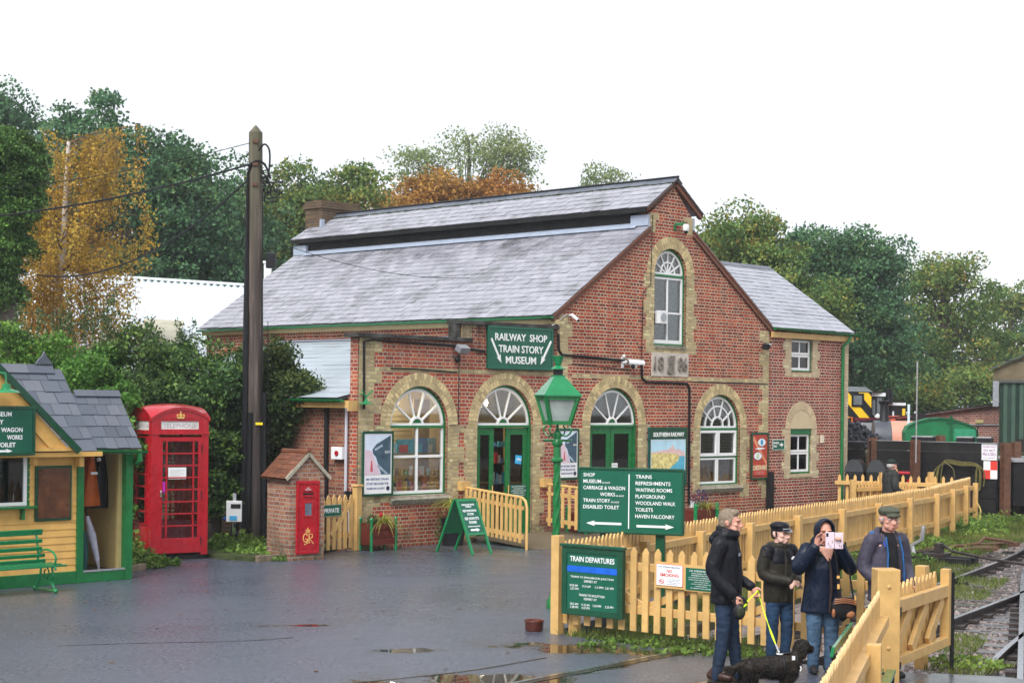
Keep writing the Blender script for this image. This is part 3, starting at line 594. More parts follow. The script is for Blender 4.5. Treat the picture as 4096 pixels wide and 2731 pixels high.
# framed locomotive posters
PSKY = M('poster_pale_blue', (.62, .70, .82), .5, .12, 3); PLOC = M('poster_locomotive', (.055, .10, .14), .45, .4, 6); PPIN = M('poster_pink', (.68, .52, .6), .5, .08, 4); PINK2 = M('poster_ink', (.12, .13, .30), .5, .1, 9)
def train_poster(label, s0, s1, z0, z1, full=True):
    r, w_, h, y = board('framed_poster', label, 'poster', s0, s1, z0, z1, GRND, WHT, t=-.02, fw=.045, group='locomotive posters beside the shop door')
    k = w_; X = lambda u: .07 + (w_ - .14) * u; Zz = lambda v: h * v
    MB().poly([[(X(0), Zz(.33)), (X(1), Zz(.33)), (X(1), Zz(.95)), (X(0), Zz(.95))]], y - .003, y - .001).build('poster_picture', PSKY, r)
    MB().poly([[(X(0), Zz(.33)), (X(.6), Zz(.33)), (X(.25), Zz(.7)), (X(0), Zz(.72))]], y - .004, y - .0025).build('poster_platform', PPIN, r)
    MB().poly([[(X(.62), Zz(.335)), (X(.99), Zz(.335)), (X(.99), Zz(.94)), (X(.75), Zz(.88)), (X(.42), Zz(.80)), (X(.28), Zz(.72)), (X(.30), Zz(.66)), (X(.42), Zz(.60)), (X(.48), Zz(.52))]], y - .0055, y - .004).build('poster_locomotive', PLOC, r)
    MB().poly([[(X(.36), Zz(.73)), (X(.66), Zz(.80)), (X(.68), Zz(.77)), (X(.40), Zz(.70))]], y - .0065, y - .005).build('poster_highlight', M('poster_steel', (.35, .42, .5), .5, .3, 12), r); MB().poly([[(X(.50), Zz(.50)), (X(.9), Zz(.34)), (X(.8), Zz(.34)), (X(.46), Zz(.46))]], y - .0065, y - .005).build('poster_highlight', M('poster_steel', (.35, .42, .5), .5, .3, 12), r)
    MB().poly([[(X(.20), Zz(.38)), (X(.30), Zz(.38)), (X(.27), Zz(.55)), (X(.23), Zz(.55))]], y - .0065, y - .005).build('poster_figure', M('poster_red', (.55, .1, .12), .5, .2, 9), r)
    text('SOUT', WLET, r, X(.76), Zz(.66), .07, y=y - .008, w=(w_ - .14) * .22, ext=.001)
    for body, z, ww in (("IM VISITING TRAIN", .245, .86), ("STORY BECAUSE THE", .175, .86), ("TRAMS ARE QUAINT", .105, .72)): text(body, PINK2, r, X(.06), Zz(z), .07, y=y - .003, w=(w_ - .14) * ww, h=.045, ext=.001, bold=.001)
    MB().poly([[(X(.9) + .045 * math.cos(a), Zz(.115) + .045 * math.sin(a)) for a in np.linspace(0, 2 * PI, 17)[:-1]]], y - .004, y - .001).build('poster_roundel', M('poster_black', (.03, .03, .07), .5), r)
train_poster('tall framed locomotive poster hung left of the shop display window', .06, .86, 1.02, 2.27)
train_poster('tall framed locomotive poster between the two green doorways, half hidden by the lamp post', 5.62, 6.30, 1.20, 2.30)
# map poster
r, w_, h, y = board('map_poster', 'framed pictorial railway map with yellow land and blue sea right of the second doorway', 'poster', 8.71, 10.12, .95, 2.32, GRND, M('map_sea', (.10, .42, .58), .4, .25, 4), t=-.02, fw=.05)
MB().box(.05, w_ - .05, y - .012, y, 1.10, 1.32).build('header_board', GRND, r); text('SOUTHERN RAILWAY', WLET, r, w_ / 2, 1.16, .12, y=y - .014, w=1.14, h=.10, align='CENTER', bold=.003)
MB().poly([[(.07, .05), (w_ - .07, .05), (w_ - .07, 1.09), (.07, 1.09)], [(.085, .065), (w_ - .085, .065), (w_ - .085, 1.075), (.085, 1.075)]], y - .006, y).build('map_border', WHT, r)
MB().poly([[(.085, .78), (w_ - .085, .74), (w_ - .085, 1.075), (.085, 1.075)]], y - .003, y - .001).build('map_sky', M('map_sky', (.45, .68, .80), .4, .15, 3), r)
MB().poly([[(.085, .80), (.3, .82), (.7, .86), (.80, .90), (.86, .98), (.93, .88), (1.0, .84), (1.1, .87), (1.25, .80), (w_ - .085, .78), (w_ - .085, .7), (.085, .7)]], y - .004, y - .002).build('map_hills', M('map_pink', (.72, .5, .48), .4, .12, 5), r)
MB().poly([[(.085, .18), (.3, .2), (.5, .25), (.62, .33), (.75, .36), (.8, .45), (.95, .52), (1.08, .60), (1.12, .68), (1.08, .74), (.9, .77), (.5, .78), (.085, .77)]], y - .005, y - .003).build('map_land', M('map_land', (.72, .58, .24), .4, .5, 14), r)
MB().poly([[(.085, .08), (.35, .08), (.5, .12), (.45, .16), (.2, .16), (.085, .15)]], y - .005, y - .003).build('map_land', M('map_green', (.35, .5, .25), .4, .4, 14), r)
# london paris poster
r, w_, h, y = board('travel_poster', 'narrow framed red poster with two large eyes and the words LONDON-PARIS at the gable corner', 'poster', 12.68, 13.40, 1.02, 2.18, GRND, M('poster_scarlet', (.46, .06, .035), .4, .2, 3), t=-.02, fw=.05)
MB().poly([[(.05, 1.06), (.12, 1.06), (.64, .44), (.66, .36), (.62, .36), (.05, .98)]], y - .003, y - .001).build('poster_ray', M('poster_orange', (.70, .25, .14), .4, .2, 6), r)
def eye(cx, cz, rx, rz, y0): return [(cx + rx * math.cos(a), cz + rz * math.sin(a) * (abs(math.sin(a)) ** .3)) for a in np.linspace(0, 2 * PI, 25)[:-1]]
for cx, cz, ic in ((.43, .92, (.05, .30, .6)), (.27, .58, (.55, .68, .45))):
    MB().poly([eye(cx, cz, .19, .115, 0)], y - .0035, y - .001).build('poster_eye', M('poster_lid', (.16, .04, .03), .4), r)
    MB().poly([eye(cx, cz, .17, .095, 0)], y - .0045, y - .002).build('poster_eye', WHT, r)
    MB().poly([[(cx + .055 * math.cos(a), cz + .075 * math.sin(a)) for a in np.linspace(0, 2 * PI, 17)[:-1]]], y - .0055, y - .003).build('poster_iris', M('poster_iris_%d' % (ic[0] * 100), ic, .4, .3, 20), r)
MB().poly([[(.13, .76), (.3, .74), (.5, .75), (.58, .77), (.45, .79), (.3, .79)]], y - .0055, y - .003).build('poster_ship', WHT, r)
text('LONDON-PARIS', M('poster_cream', (.85, .72, .45), .5), r, w_ / 2, .235, .1, y=y - .004, w=.58, h=.125, align='CENTER', ext=.001, bold=.002)
for body, z, ww in (('BY FERRY-BOAT &', .17, .36), ('SLEEPING-CARS', .125, .36)): text(body, M('poster_rose', (.75, .35, .33), .5), r, w_ / 2, z, .04, y=y - .003, w=ww, h=.03, align='CENTER', ext=.001)
text('SOUTHERN RAILWAY', BLK, r, w_ / 2, .07, .04, y=y - .003, w=.56, h=.032, align='CENTER', ext=.001)
# disabled toilet sign
r, w_, h, y = board('toilet_sign', 'small green and white DISABLED TOILET arrow sign on the new brickwork', 'sign', 13.62, 14.14, 1.74, 2.0, M('grey_edge', (.5, .55, .5), .5), SGN, t=-.01, fw=.012, th=.02)
text('DISABLED', WLET, r, .035, .155, .06, y=y - .002, w=.24, h=.05, ext=.001, bold=.002); text('TOILET', WLET, r, .035, .07, .06, y=y - .002, w=.17, h=.05, ext=.001, bold=.002)
MB().poly([arrow(.31, .47, .13, .04, .12, .08)], y - .003, y).build('arrow', WLET, r)
r = thing('wall_box', 'small cream electrical box on the new brick wall beside the lower window', 'utility box', W(15.75, -.005, 1.9), ANG); MB().box(0, .13, -.05, 0, 0, .2).build('case', M('cream_plastic', (.68, .6, .45), .4), r, bevel=.008); MB().box(.02, .11, -.054, -.049, .09, .11).build('seam', PLASW, r)
# cameras and floodlights
r = thing('security_camera', 'long white bullet security camera under a curved hood left of the date stone', 'security camera', W(7.78, 0, 3.70), ANG); r.scale = (.68, .68, .72)
MB().box(-.05, .05, -.05, 0, -.05, .3).tube([(0, -.05, .12), (.05, -.2, .15)], .03, 8).ball((0, -.08, .32), .055).build('bracket', PLASW, r, smooth=True)
m = MB()
for k in range(9):
    a = -.5 + PI * 1.3 * k / 9; b = -.5 + PI * 1.3 * (k + 1) / 9; q = .105
    m.add([(.0, -.22 + q * math.cos(a), .12 + q * math.sin(a)), (.72, -.30 + q * math.cos(a), .10 + q * math.sin(a)), (.72, -.30 + q * math.cos(b), .10 + q * math.sin(b)), (.0, -.22 + q * math.cos(b), .12 + q * math.sin(b))], [(0, 1, 2, 3)])
m.build('hood', PLASW, r, smooth=True)
m = MB(); m.at((.33, -.24, .03), 0).ball((0, 0, 0), (.15, .09, .11)); m.build('housing', PLASW, r, smooth=True); MB().ball((.22, -.30, .0), (.09, .06, .08)).build('lens', BLK, r, smooth=True)
r = thing('security_camera', 'white dome security camera on a green arm high under the gable peak', 'security camera', W(9.62, 0, 7.02), ANG); r.scale = (.7, .5, .7)
MB().box(-.05, .05, -.04, 0, -.16, .04).beam((0, -.02, .05), (.25, -.35, .07), .09, .09).build('arm', GRN, r, bevel=.015); MB().lathe([(.0, .08), (.10, .07), (.13, .02), (.13, -.12), (.115, -.15)][::-1], 14, (.27, -.38, -.02)).build('body', PLASW, r, smooth=True); MB().ball((.27, -.38, -.17), .095).build('dome', BLK, r, smooth=True)
r = thing('security_camera', 'little white camera on a looped cable at the left corner of the gable', 'security camera', W(5.95, 0, 4.74), ANG); r.scale = (.75, .75, .75); MB().tube([(.05, 0, .03), (.06, -.1, .05), (.12, -.28, -.1)], [.03, .045, .05], 10).build('body', PLASW, r, smooth=True); MB().ball((.125, -.30, -.12), .042).build('lens', BLK, r, smooth=True)
MB().tube([(.05, -.02, .05), (-.1, -.03, .06), (-.3, -.03, -.05), (-.45, -.03, -.18), (-.4, -.04, -.27), (-.55, -.04, -.22), (-.75, -.04, -.3)], .012, 6).build('cable', PLASW, r)
r = thing('floodlight', 'grey boxy floodlight under the shop parapet beside the big sign', 'floodlight', W(2.5, 0, 3.92), ANG); r.scale = (.85, .85, .85)
m = MB(); m.at((.12, -.2, 0), 0, .5).box(-.16, .16, -.1, .1, -.07, .09); m.build('lamp_head', M('grey_cast_metal', (.22, .23, .25), .35, .15, 8), r, bevel=.02); MB().tube([(0, 0, -.15), (.05, -.08, -.2), (.1, -.16, -.03)], .02).ball((.05, -.1, -.24), (.08, .07, .08)).build('bracket', BLK, r, smooth=True)
r = thing('floodlight', 'small black floodlight at the right corner of the old gable', 'floodlight', W(13.15, 0, 4.32), ANG)
m = MB(); m.at((0, -.13, 0), .2, .5).box(-.14, .14, -.05, .05, -.08, .08); m.build('lamp_head', BLK, r, bevel=.015); MB().box(-.13, .13, -.2, -.195, .03, .07).tube([(0, 0, 0), (0, -.1, 0)], .02).build('bracket', METAL, r)
r = thing('wall_lamp', 'small green wall lamp with forked arm at the left corner of the shop', 'lamp', W(.05, 0, 2.82), ANG); r.scale = (.72, .8, .72)
MB().lathe([(.0, .12), (.035, .1), (.05, .04), (.2, -.02), (.2, -.035)][::-1], 16, (-.02, -.22, 0)).build('lamp_shade', LGRN, r, smooth=True); MB().tube([(0, 0, .25), (-.02, -.15, .22), (-.02, -.22, .1)], .018).tube([(-.02, -.2, .15), (-.16, -.22, .33)], .02).tube([(-.02, -.2, .15), (.2, -.22, .33)], .02).build('arm', LGRN, r, smooth=True)
r = thing('air_vent', 'white square extractor fan set in the tall gable window', 'fan', W(9.03, .06, 4.72), ANG); MB().box(0, .3, -.12, .02, 0, .3).build('case', PLASW, r, bevel=.01)
MB().lathe([(.095, 0), (.1, .01), (.08, .012)], 18).build('grille', M('grey_grille', (.35, .37, .4), .5), r); r.children[-1].rotation_euler = (PI / 2, 0, 0); r.children[-1].location = (.15, -.121, .15)
r = thing('fuse_box', 'white alarm box with red button on the conduit of the dark side wall', 'utility box', W(-.02, .55, 1.72), ANG); MB().box(-.1, 0, -.2, .12, 0, .24).build('case', PLASW, r, bevel=.01)
m = MB(); m.at((-.101, -.06, .12), 0, 0, -PI / 2).lathe([(.05, 0), (.05, .02)], 12); m.build('button', RED, r)
r = thing('socket_box', 'black outdoor socket box low on the dark side wall by the yellow gate', 'utility box', W(-.03, .15, .95), ANG); MB().box(-.1, 0, -.1, .1, 0, .17).build('case', BLK, r, bevel=.01); MB().tube([(-.05, 0, 0), (-.05, 0, -.7)], .018).build('conduit', M('grey_conduit', (.5, .5, .56), .4), r)
r = thing('socket_box', 'white outdoor socket box low on the gable wall above the planter', 'utility box', W(10.35, 0, .42), ANG); MB().box(-.06, .06, -.08, 0, 0, .16).build('case', PLASW, r, bevel=.01); MB().tube([(.02, -.05, 0), (.0, -.06, -.3), (-.2, -.08, -.45)], .015).build('cable', BLK, r)
# open sign and notice in the door
r = thing('open_sign', 'little blue OPEN card hanging inside the right leaf of the shop door', 'sign', W(4.55, .10, 1.72), ANG); m = MB(); m.at((0, 0, 0), 0, 0, .12).box(-.09, .09, -.012, 0, -.16, .02); m.build('card', M('open_blue', (.05, .42, .75), .4), r); text('OPEN', WLET, r, 0, -.09, .07, y=-.014, w=.14, align='CENTER', ext=.001, rot=-.12, bold=.002)
r = thing('door_notice', 'green opening times notice on the right leaf of the shop door', 'sign', W(4.30, .095, .86), ANG); MB().box(0, .5, -.006, 0, 0, .26).build('panel', M('notice_green', (.03, .13, .09), .4), r)
for k, (body, ww) in enumerate((('ISLE OF WIGHT STEAM RAILWAY', .40), ('THE SHOP OPENS AT 10AM', .28), ('LAST SERVICE AFTER THE LAST TRAIN', .44), ('WILL DEPART AT ADVERTISED', .32), ('ALL ENQUIRIES IN THE SHOP', .36))): text(body, WLET, r, .25, .21 - k * .045, .03, y=-.008, w=ww, h=.022, align='CENTER', ext=.0008)
r = thing('door_notice', 'plain white paper notice taped in the second doorway', 'notice', W(7.58, .095, 1.1), ANG); MB().box(0, .2, -.004, 0, 0, .42).build('sheet', WHT, r); text('OPENING TIMES', BLK, r, .1, .36, .03, y=-.005, w=.15, align='CENTER', ext=.0006)
# ================================================================== GROUND
def tarmac():
    m, t, b = newmat('wet_tarmac'); n1 = noise(t, .35, 6, .65); n2 = noise(t, 20, 7, .9); n3 = noise(t, 1.6, 6, .7)
    c = ramp(t, n2, [(.36, (.020, .025, .038)), (.5, (.062, .075, .108)), (.64, (.19, .21, .26))])
    c = mixc(t, maprange(t, n3, .45, .7, 0, .45), c, (.046, .052, .066))
    tc = N(t, 'ShaderNodeTexCoord'); sp = N(t, 'ShaderNodeSeparateXYZ'); t.links.new(tc.outputs['Object'], sp.inputs[0])
    edge = maprange(t, sp.outputs[1], 29.2, 31.5, 0, .6); c = mixc(t, math_(t, 'MULTIPLY', edge, maprange(t, n3, .42, .6, 0, 1)), c, (.035, .042, .018))
    # puddles: mostly on the low right-hand side
    acc = None
    for cx, cy, rot, rx, ry in ((1.1, 19.35, -.3, 1.5, .42), (-.2, 17.2, .1, 1.3, .5), (-1.25, 19.15, .3, .5, .2), (.9, 17.9, .85, .8, .16), (2.0, 17.0, .6, .8, .45), (-2.6, 21.2, .2, .5, .12)):
        mp = N(t, 'ShaderNodeMapping', vector_type='TEXTURE'); mp.inputs['Location'].default_value = (cx, cy, 0); mp.inputs['Rotation'].default_value = (0, 0, rot); mp.inputs['Scale'].default_value = (rx, ry, 1); t.links.new(tc.outputs['Object'], mp.inputs['Vector'])
        ln = N(t, 'ShaderNodeVectorMath', operation='LENGTH'); t.links.new(mp.outputs[0], ln.inputs[0]); q = math_(t, 'SUBTRACT', 1.0, ln.outputs['Value']); acc = q if acc is None else math_(t, 'MAXIMUM', acc, q)
    acc = math_(t, 'ADD', math_(t, 'MAXIMUM', acc, -1.0), math_(t, 'ADD', maprange(t, noise(t, 1.7, 5, .6), .3, .7, -.55, .55), maprange(t, noise(t, 9, 5, .7), .3, .7, -.16, .16)))
    damp = maprange(t, acc, -.35, .35, 0, 1); pud = maprange(t, acc, .22, .34, 0, 1); c = mixc(t, math_(t, 'MULTIPLY', damp, .6), c, (.045, .040, .036))
    c = mixc(t, pud, c, (.035, .028, .018)); t.links.new(c, b.inputs['Base Color'])
    r = maprange(t, math_(t, 'ADD', math_(t, 'MULTIPLY', n1, .6), math_(t, 'MULTIPLY', n3, .4)), .35, .65, .20, .40)
    mr = N(t, 'ShaderNodeMix', data_type='FLOAT'); t.links.new(pud, mr.inputs[0]); t.links.new(r, mr.inputs[2]); mr.inputs[3].default_value = .015; t.links.new(mr.outputs[0], b.inputs['Roughness'])
    b.inputs['Specular IOR Level'].default_value = .6
    bp = N(t, 'ShaderNodeBump'); bp.inputs['Distance'].default_value = .006; t.links.new(math_(t, 'MULTIPLY', n2, math_(t, 'SUBTRACT', 1.0, pud)), bp.inputs['Height']); bp.inputs['Strength'].default_value = .55; t.links.new(bp.outputs[0], b.inputs['Normal']); return m
EARTH = M('damp_earth', (.055, .045, .022), .9, .4, 1.5, .5, dirt=(.04, .06, .018), dirt_amt=.8)
def stru(name, fn, mat, **kw): m = MB(); fn(m); return tag(m.build(name, mat, **kw), kind='structure')
stru('ground', lambda m: m.add([(-400, -60, -.4), (400, -60, -.4), (400, 700, -.4), (-400, 700, -.4)], [(0, 1, 2, 3)]), EARTH)
tar = [(-30, -5), (1.6, -5), (4.3, 16.0), (5.45, 17.45), (2.75, 18.75), (.72, 20.55), (.60, 21.0), (2.0, 23.9), (2.9, 26.4)] + [tuple(W(s, t)[:2]) for s, t in ((4.75, -2.9), (5.8, -.02), (-.3, -.02), (-.6, .0), (-1.9, -.75), (-2.9, -.75), (-3.08, .25), (-3.25, 1.6), (-4.8, 1.8), (-4.8, .3), (-5.4, -.58), (-6.0, -1.1), (-9.5, -1.1))] + [(-30, 18)]
stru('tarmac_yard', lambda m: m.polyz([tar], -.38, 0), tarmac())
stru('entrance_ramp', lambda m: m.add([tuple(W(*p)) for p in ((2.75, -2.05, .004), (4.75, -2.9, .004), (4.9, -.02, .10), (3.05, -.02, .10), (2.75, -2.05, -.05), (4.75, -2.9, -.05), (8.6, -.02, .1), (8.6, -2.0, .03))], [(0, 1, 2, 3), (0, 4, 5, 1), (1, 7, 6, 2)]), M('ramp_gravel', (.14, .11, .07), .7, .35, 40, .6))
stru('forecourt', lambda m: m.polyz([[tuple(W(s, t)[:2]) for s, t in ((5.8, -.03), (4.76, -2.9), (2.2, -7.8), (5.6, -7.3), (16.9, -3.9), (19.0, -4.2), (17.5, -.03))]], -.38, -.02), M('forecourt_gravel', (.10, .085, .06), .7, .35, 25, .6))
def ballastmat():
    m, t, b = newmat('wet_ballast'); v = N(t, 'ShaderNodeTexVoronoi'); v.inputs['Scale'].default_value = 17; tc = N(t, 'ShaderNodeTexCoord'); t.links.new(tc.outputs['Object'], v.inputs['Vector'])
    c = ramp(t, v.outputs['Color'], [(.1, (.06, .045, .04)), (.4, (.16, .12, .11)), (.65, (.26, .2, .19)), (.9, (.10, .09, .10))])
    c = mixc(t, maprange(t, noise(t, .8, 6, .7), .5, .68, 0, .75), c, (.05, .06, .022)); t.links.new(c, b.inputs['Base Color']); b.inputs['Roughness'].default_value = .38
    bump(t, b, v.outputs['Distance'], 1, .04); return m
stru('track_ballast', lambda m: m.polyz([[(.9, 20.5), (5.46, 17.46), (4.4, 15.8), (1.9, -5), (40, -5), (60, 60), (30, 60), (13.5, 43.6), (12.4, 41.6), (9.8, 35.2), (7.2, 30.2), (5.0, 26.6), (2.6, 22.2)]], -.38, -.165), ballastmat())
stru('verge', lambda m: m.polyz([[(.74, 20.6), (.9, 20.5), (2.6, 22.2), (5.0, 26.6), (7.2, 30.2), (9.8, 35.2), (12.4, 41.6), (13.5, 43.6), (11.6, 42.5), (9.05, 35.9), (6.26, 30.86), (4.11, 27.25), (2.44, 24.13)]], -.38, -.05), EARTH)
BALL = M('loose_ballast', (.20, .16, .15), .35, .3, 12, .3, island=.55)
def stones(m):
    r = random.Random(3)
    for _ in range(12000):
        y = 16.5 + 20 * r.random() ** 1.5; x = (.20 + .14 * r.random()) * y - .2 + r.gauss(0, .35) * 1
        if x < 4.2 + (y - 17) * .3 and r.random() < .7: continue
        s = r.uniform(.016, .036); a = r.uniform(0, 6.3)
        m.at((x, y, -.165 + s * .3), a, r.uniform(-.6, .6)).add([(-s, -s * .7, -s * .5), (s, -s * .6, -s * .5), (s * .8, s * .8, -s * .5), (-s * .7, s, -s * .4), (-s * .6, -s * .5, s * .6), (s * .6, -s * .5, s * .45), (s * .5, s * .6, s * .6), (-s * .5, s * .6, s * .5)], [(4, 5, 6, 7), (0, 1, 5, 4), (1, 2, 6, 5), (2, 3, 7, 6), (3, 0, 4, 7)])
m = MB(); stones(m); m.M = Matrix(); tag(m.build('ballast_stones', BALL), kind='stuff')
def catmull(p, n=6):
    p = [Vector(q) for q in p]; p = [2 * p[0] - p[1]] + p + [2 * p[-1] - p[-2]]; out = []
    for i in range(1, len(p) - 2):
        for k in range(n):
            t = k / n; a, b, c, d = p[i - 1:i + 3]
            out.append(.5 * ((2 * b) + (-a + c) * t + (2 * a - 5 * b + 4 * c - d) * t * t + (-a + 3 * b - 3 * c + d) * t ** 3))
    return out + [p[-2]]
SEAM = M('dark_seam', (.030, .024, .018), .25, .4, 9)
def strip(pts, wd, z):
    m = MB(); pts = catmull([Vector(p) for p in pts], 6); vs = []
    for i, p in enumerate(pts):
        d = (pts[min(i + 1, len(pts) - 1)] - pts[max(0, i - 1)]).normalized(); s = Vector((d.y, -d.x, 0)) * wd / 2 * random.uniform(.6, 1.3); vs += [p - s + Vector((0, 0, z)), p + s + Vector((0, 0, z))]
    return m.add(vs, [(2 * k, 2 * k + 1, 2 * k + 3, 2 * k + 2) for k in range(len(pts) - 1)])
# raised kerb bed under hedge, pole and pier
stru('hedge_bank', lambda m: m.polyz([[tuple(W(s, t)[:2]) for s, t in ((-.7, .1), (-1.9, -.6), (-2.95, -.68), (-3.12, .25), (-3.3, 1.5), (-4.75, 1.7), (-4.75, .3), (-5.3, -.5), (-6.0, -1.0), (-9, 0), (-9, 9), (-.1, 9), (-.1, .5))]], -.1, .07), M('mossy_bank', (.045, .06, .02), .9, .5, 5, .6))
stru('kerb', lambda m: [m.beam(tuple(W(a, b, .05)), tuple(W(c, d, .05)), .10, .12) for a, b, c, d in ((-1.95, -.68, -2.95, -.74), (-5.2, -.62, -6.0, -1.05))], M('mossy_kerb', (.20, .15, .11), .85, .3, 6, .4, dirt=(.05, .06, .02), dirt_amt=.7), bevel=.015)

# ------------------------------------------------------------------ rails and sleepers
RAIL = M('rail_side', (.035, .026, .024), .5, .4, 8, .3); RTOP = M('rail_top', (.42, .43, .46), .22, .1, 20, metal=.9)
def rail(pts, label, group, z=.0, foot=True):
    pts = catmull(pts); m = MB(); prof = [(-.033, 0), (.033, 0), (.033, -.03), (.012, -.04), (.012, -.11), (.06, -.125), (.06, -.135), (-.06, -.135), (-.06, -.125), (-.012, -.11), (-.012, -.04), (-.033, -.03)]
    n = len(prof); vs = []
    for i, p in enumerate(pts):
        d = (pts[min(i + 1, len(pts) - 1)] - pts[max(0, i - 1)]).normalized(); s = Vector((d.y, -d.x, 0))
        vs += [p + s * a + Vector((0, 0, z + b)) for a, b in prof]
    fs = [(i * n + k, i * n + (k + 1) % n, (i + 1) * n + (k + 1) % n, (i + 1) * n + k) for i in range(len(pts) - 1) for k in range(1, n)] + [tuple(range(n)), tuple(range((len(pts) - 1) * n, len(pts) * n))]
    r = m.add(vs, fs).build('rail', RAIL); tag(r, label, 'rail', group)
    vs = []
    for i, p in enumerate(pts):
        d = (pts[min(i + 1, len(pts) - 1)] - pts[max(0, i - 1)]).normalized(); s = Vector((d.y, -d.x, 0)); vs += [p - s * .033 + Vector((0, 0, z + .003)), p + s * .033 + Vector((0, 0, z + .003))]
    MB().add(vs, [(2 * i, 2 * i + 1, 2 * i + 3, 2 * i + 2) for i in range(len(pts) - 1)]).build('rail_head', RTOP, r); return pts
far = [(-1.5, 14.9, 0), (.17, 17.2, 0), (1.65, 19.0, 0), (2.75, 20.41, 0), (3.99, 22.09, 0), (5.0, 23.73, 0), (7.5, 28.06, 0), (10.46, 33.94, 0), (14.5, 43.5, 0), (20, 58, 0)]
def offset(pts, o):
    pts = [Vector(p) for p in pts]; out = []
    for i, p in enumerate(pts):
        d = (pts[min(i + 1, len(pts) - 1)] - pts[max(0, i - 1)]).normalized(); out.append(p + Vector((d.y, -d.x, 0)) * o)
    return out
tag(strip([(-1.4, 14.9, 0), (.27, 17.16, 0), (1.75, 18.93, 0), (2.55, 19.95, 0)], .13, .004).build('flangeway', SEAM), kind='structure'); tag(strip([(-1.6, 16.9, 0), (-.45, 17.75, 0), (.42, 18.75, 0)], .045, .004).build('tarmac_seam', SEAM), kind='structure'); tag(strip([(-5.2, 19.2, 0), (-4.3, 19.5, 0), (-3.2, 19.75, 0), (-2.6, 20.1, 0)], .025, .004).build('tarmac_seam', SEAM), kind='structure')
F1p = rail(far, 'curving rail nearest the picket fence of the left track', 'running rails'); near = offset(far, 1.435); rail(near, 'second curving rail of the left track, ending at the crossing nose', 'running rails')
t2 = [(3.5, 11.5, 0), (5.4, 17.6, 0), (7.9, 25.7, 0), (9.0, 29.2, 0), (10.3, 33, 0), (13.6, 42, 0)]
rail(t2, 'almost straight rail running away nearest the wicket gate', 'running rails'); rail(offset(t2, 1.435), 'outer rail of the straight right hand track', 'running rails')
rail([(5.35, 18.6, 0), (6.4, 20.9, 0), (8.4, 24.9, 0)], 'short check rail beside the crossing nose', 'running rails')
SLEEP = M('wet_sleeper', (.10, .09, .09), .16, .35, 5, .25, island=.25, spec=.8)
sm = MB().box(-1.25, 1.25, -.12, .12, -.16, -.015).build('sleeper', SLEEP, bevel=.008)
[MB().box(a - .16, a + .16, -.08, .08, -.0, .035).build('rail_chair', RAIL, sm) for a in (-.72, .72)]
ORD = 'first second third fourth fifth sixth seventh eighth ninth tenth eleventh twelfth thirteenth fourteenth fifteenth sixteenth seventeenth eighteenth nineteenth twentieth'.split(); ORD += ['twenty-' + q for q in ORD[:9]] + ['thirtieth'] + ['thirty-' + q for q in ORD[:9]]
first = True
def lay(pts, s0, s1, step, lab, off):
    global first
    pts = catmull([Vector(p) for p in offset(pts, off)], 8); acc = 0; nxt = s0; cnt = 0
    for a, b in zip(pts[:-1], pts[1:]):
        L = (b - a).length
        while acc + L >= nxt and nxt < s1:
            p = a.lerp(b, (nxt - acc) / L); d = (b - a).normalized(); rz = math.atan2(d.y, d.x) - PI / 2 + random.uniform(-.02, .02); zz = -.137 + .0
            if first: o = sm; first = False; o.location = (p.x, p.y, zz + .012); o.rotation_euler = (0, 0, rz)
            else: o = copytree(sm, (p.x, p.y, zz + .012), rz)
            tag(o, lab % ORD[cnt], 'sleeper', lab.split(',')[0]); cnt += 1; nxt += step
        acc += L
lay(far, 10.6, 24, .72, 'wet timber sleeper under the curving left track, %s beyond the crossing gate', .7175)
lay(t2, 4.4, 14, .62, 'wet timber sleeper under the straight right hand track, %s beyond the boarded crossing', .7175)
for o in [o for o in D.objects if o.name.startswith('sleeper')]: o.location.z += .007
r = thing('point_lever', 'black point machinery on two long timbers beside the curving track', 'point lever', (7.7, 31.2, 0), -.62)
MB().box(-1.1, 1.0, -.35, -.12, -.05, .1).box(-1.0, 1.0, .05, .28, -.05, .1).build('timber', BLKW, r, bevel=.01); MB().box(.1, .5, -.25, .2, .1, .16).tube([(-.1, 0, .14), (.3, 0, .2), (.45, 0, .3), (.6, 0, .2), (1.4, -.2, .12), (2.4, -.6, .08)], .028, 7).box(.3, .4, -.15, .1, .12, .34).build('mechanism', RAIL, r, bevel=.008)
MB().tube([(-.25, .25, .05), (-.3, .28, .25), (-.12, .3, .35), (-.1, .33, .62)], .045, 8).build('lever', METAL, r, smooth=True)
r = thing('point_rodding', 'low rusty rodding and cranks in the weeds beyond the point lever', 'point rodding', (9.4, 33.6, 0), .5); MB().tube([(-2.2, -.3, .06), (-.4, 0, .1), (.1, .05, .12), (.5, .3, .2), (1.2, .2, .1)], .03, 7).box(-.6, .3, -.3, .2, 0, .07).box(.2, 1.5, .3, .5, 0, .08).build('rodding', RUST, r)
r = thing('marker_post', 'short white concrete marker post at the foot of the rusty steel post', 'post', (13.35, 42.6, 0)); MB().box(-.06, .06, -.05, .05, 0, .4).build('post', STONE, r, bevel=.01)

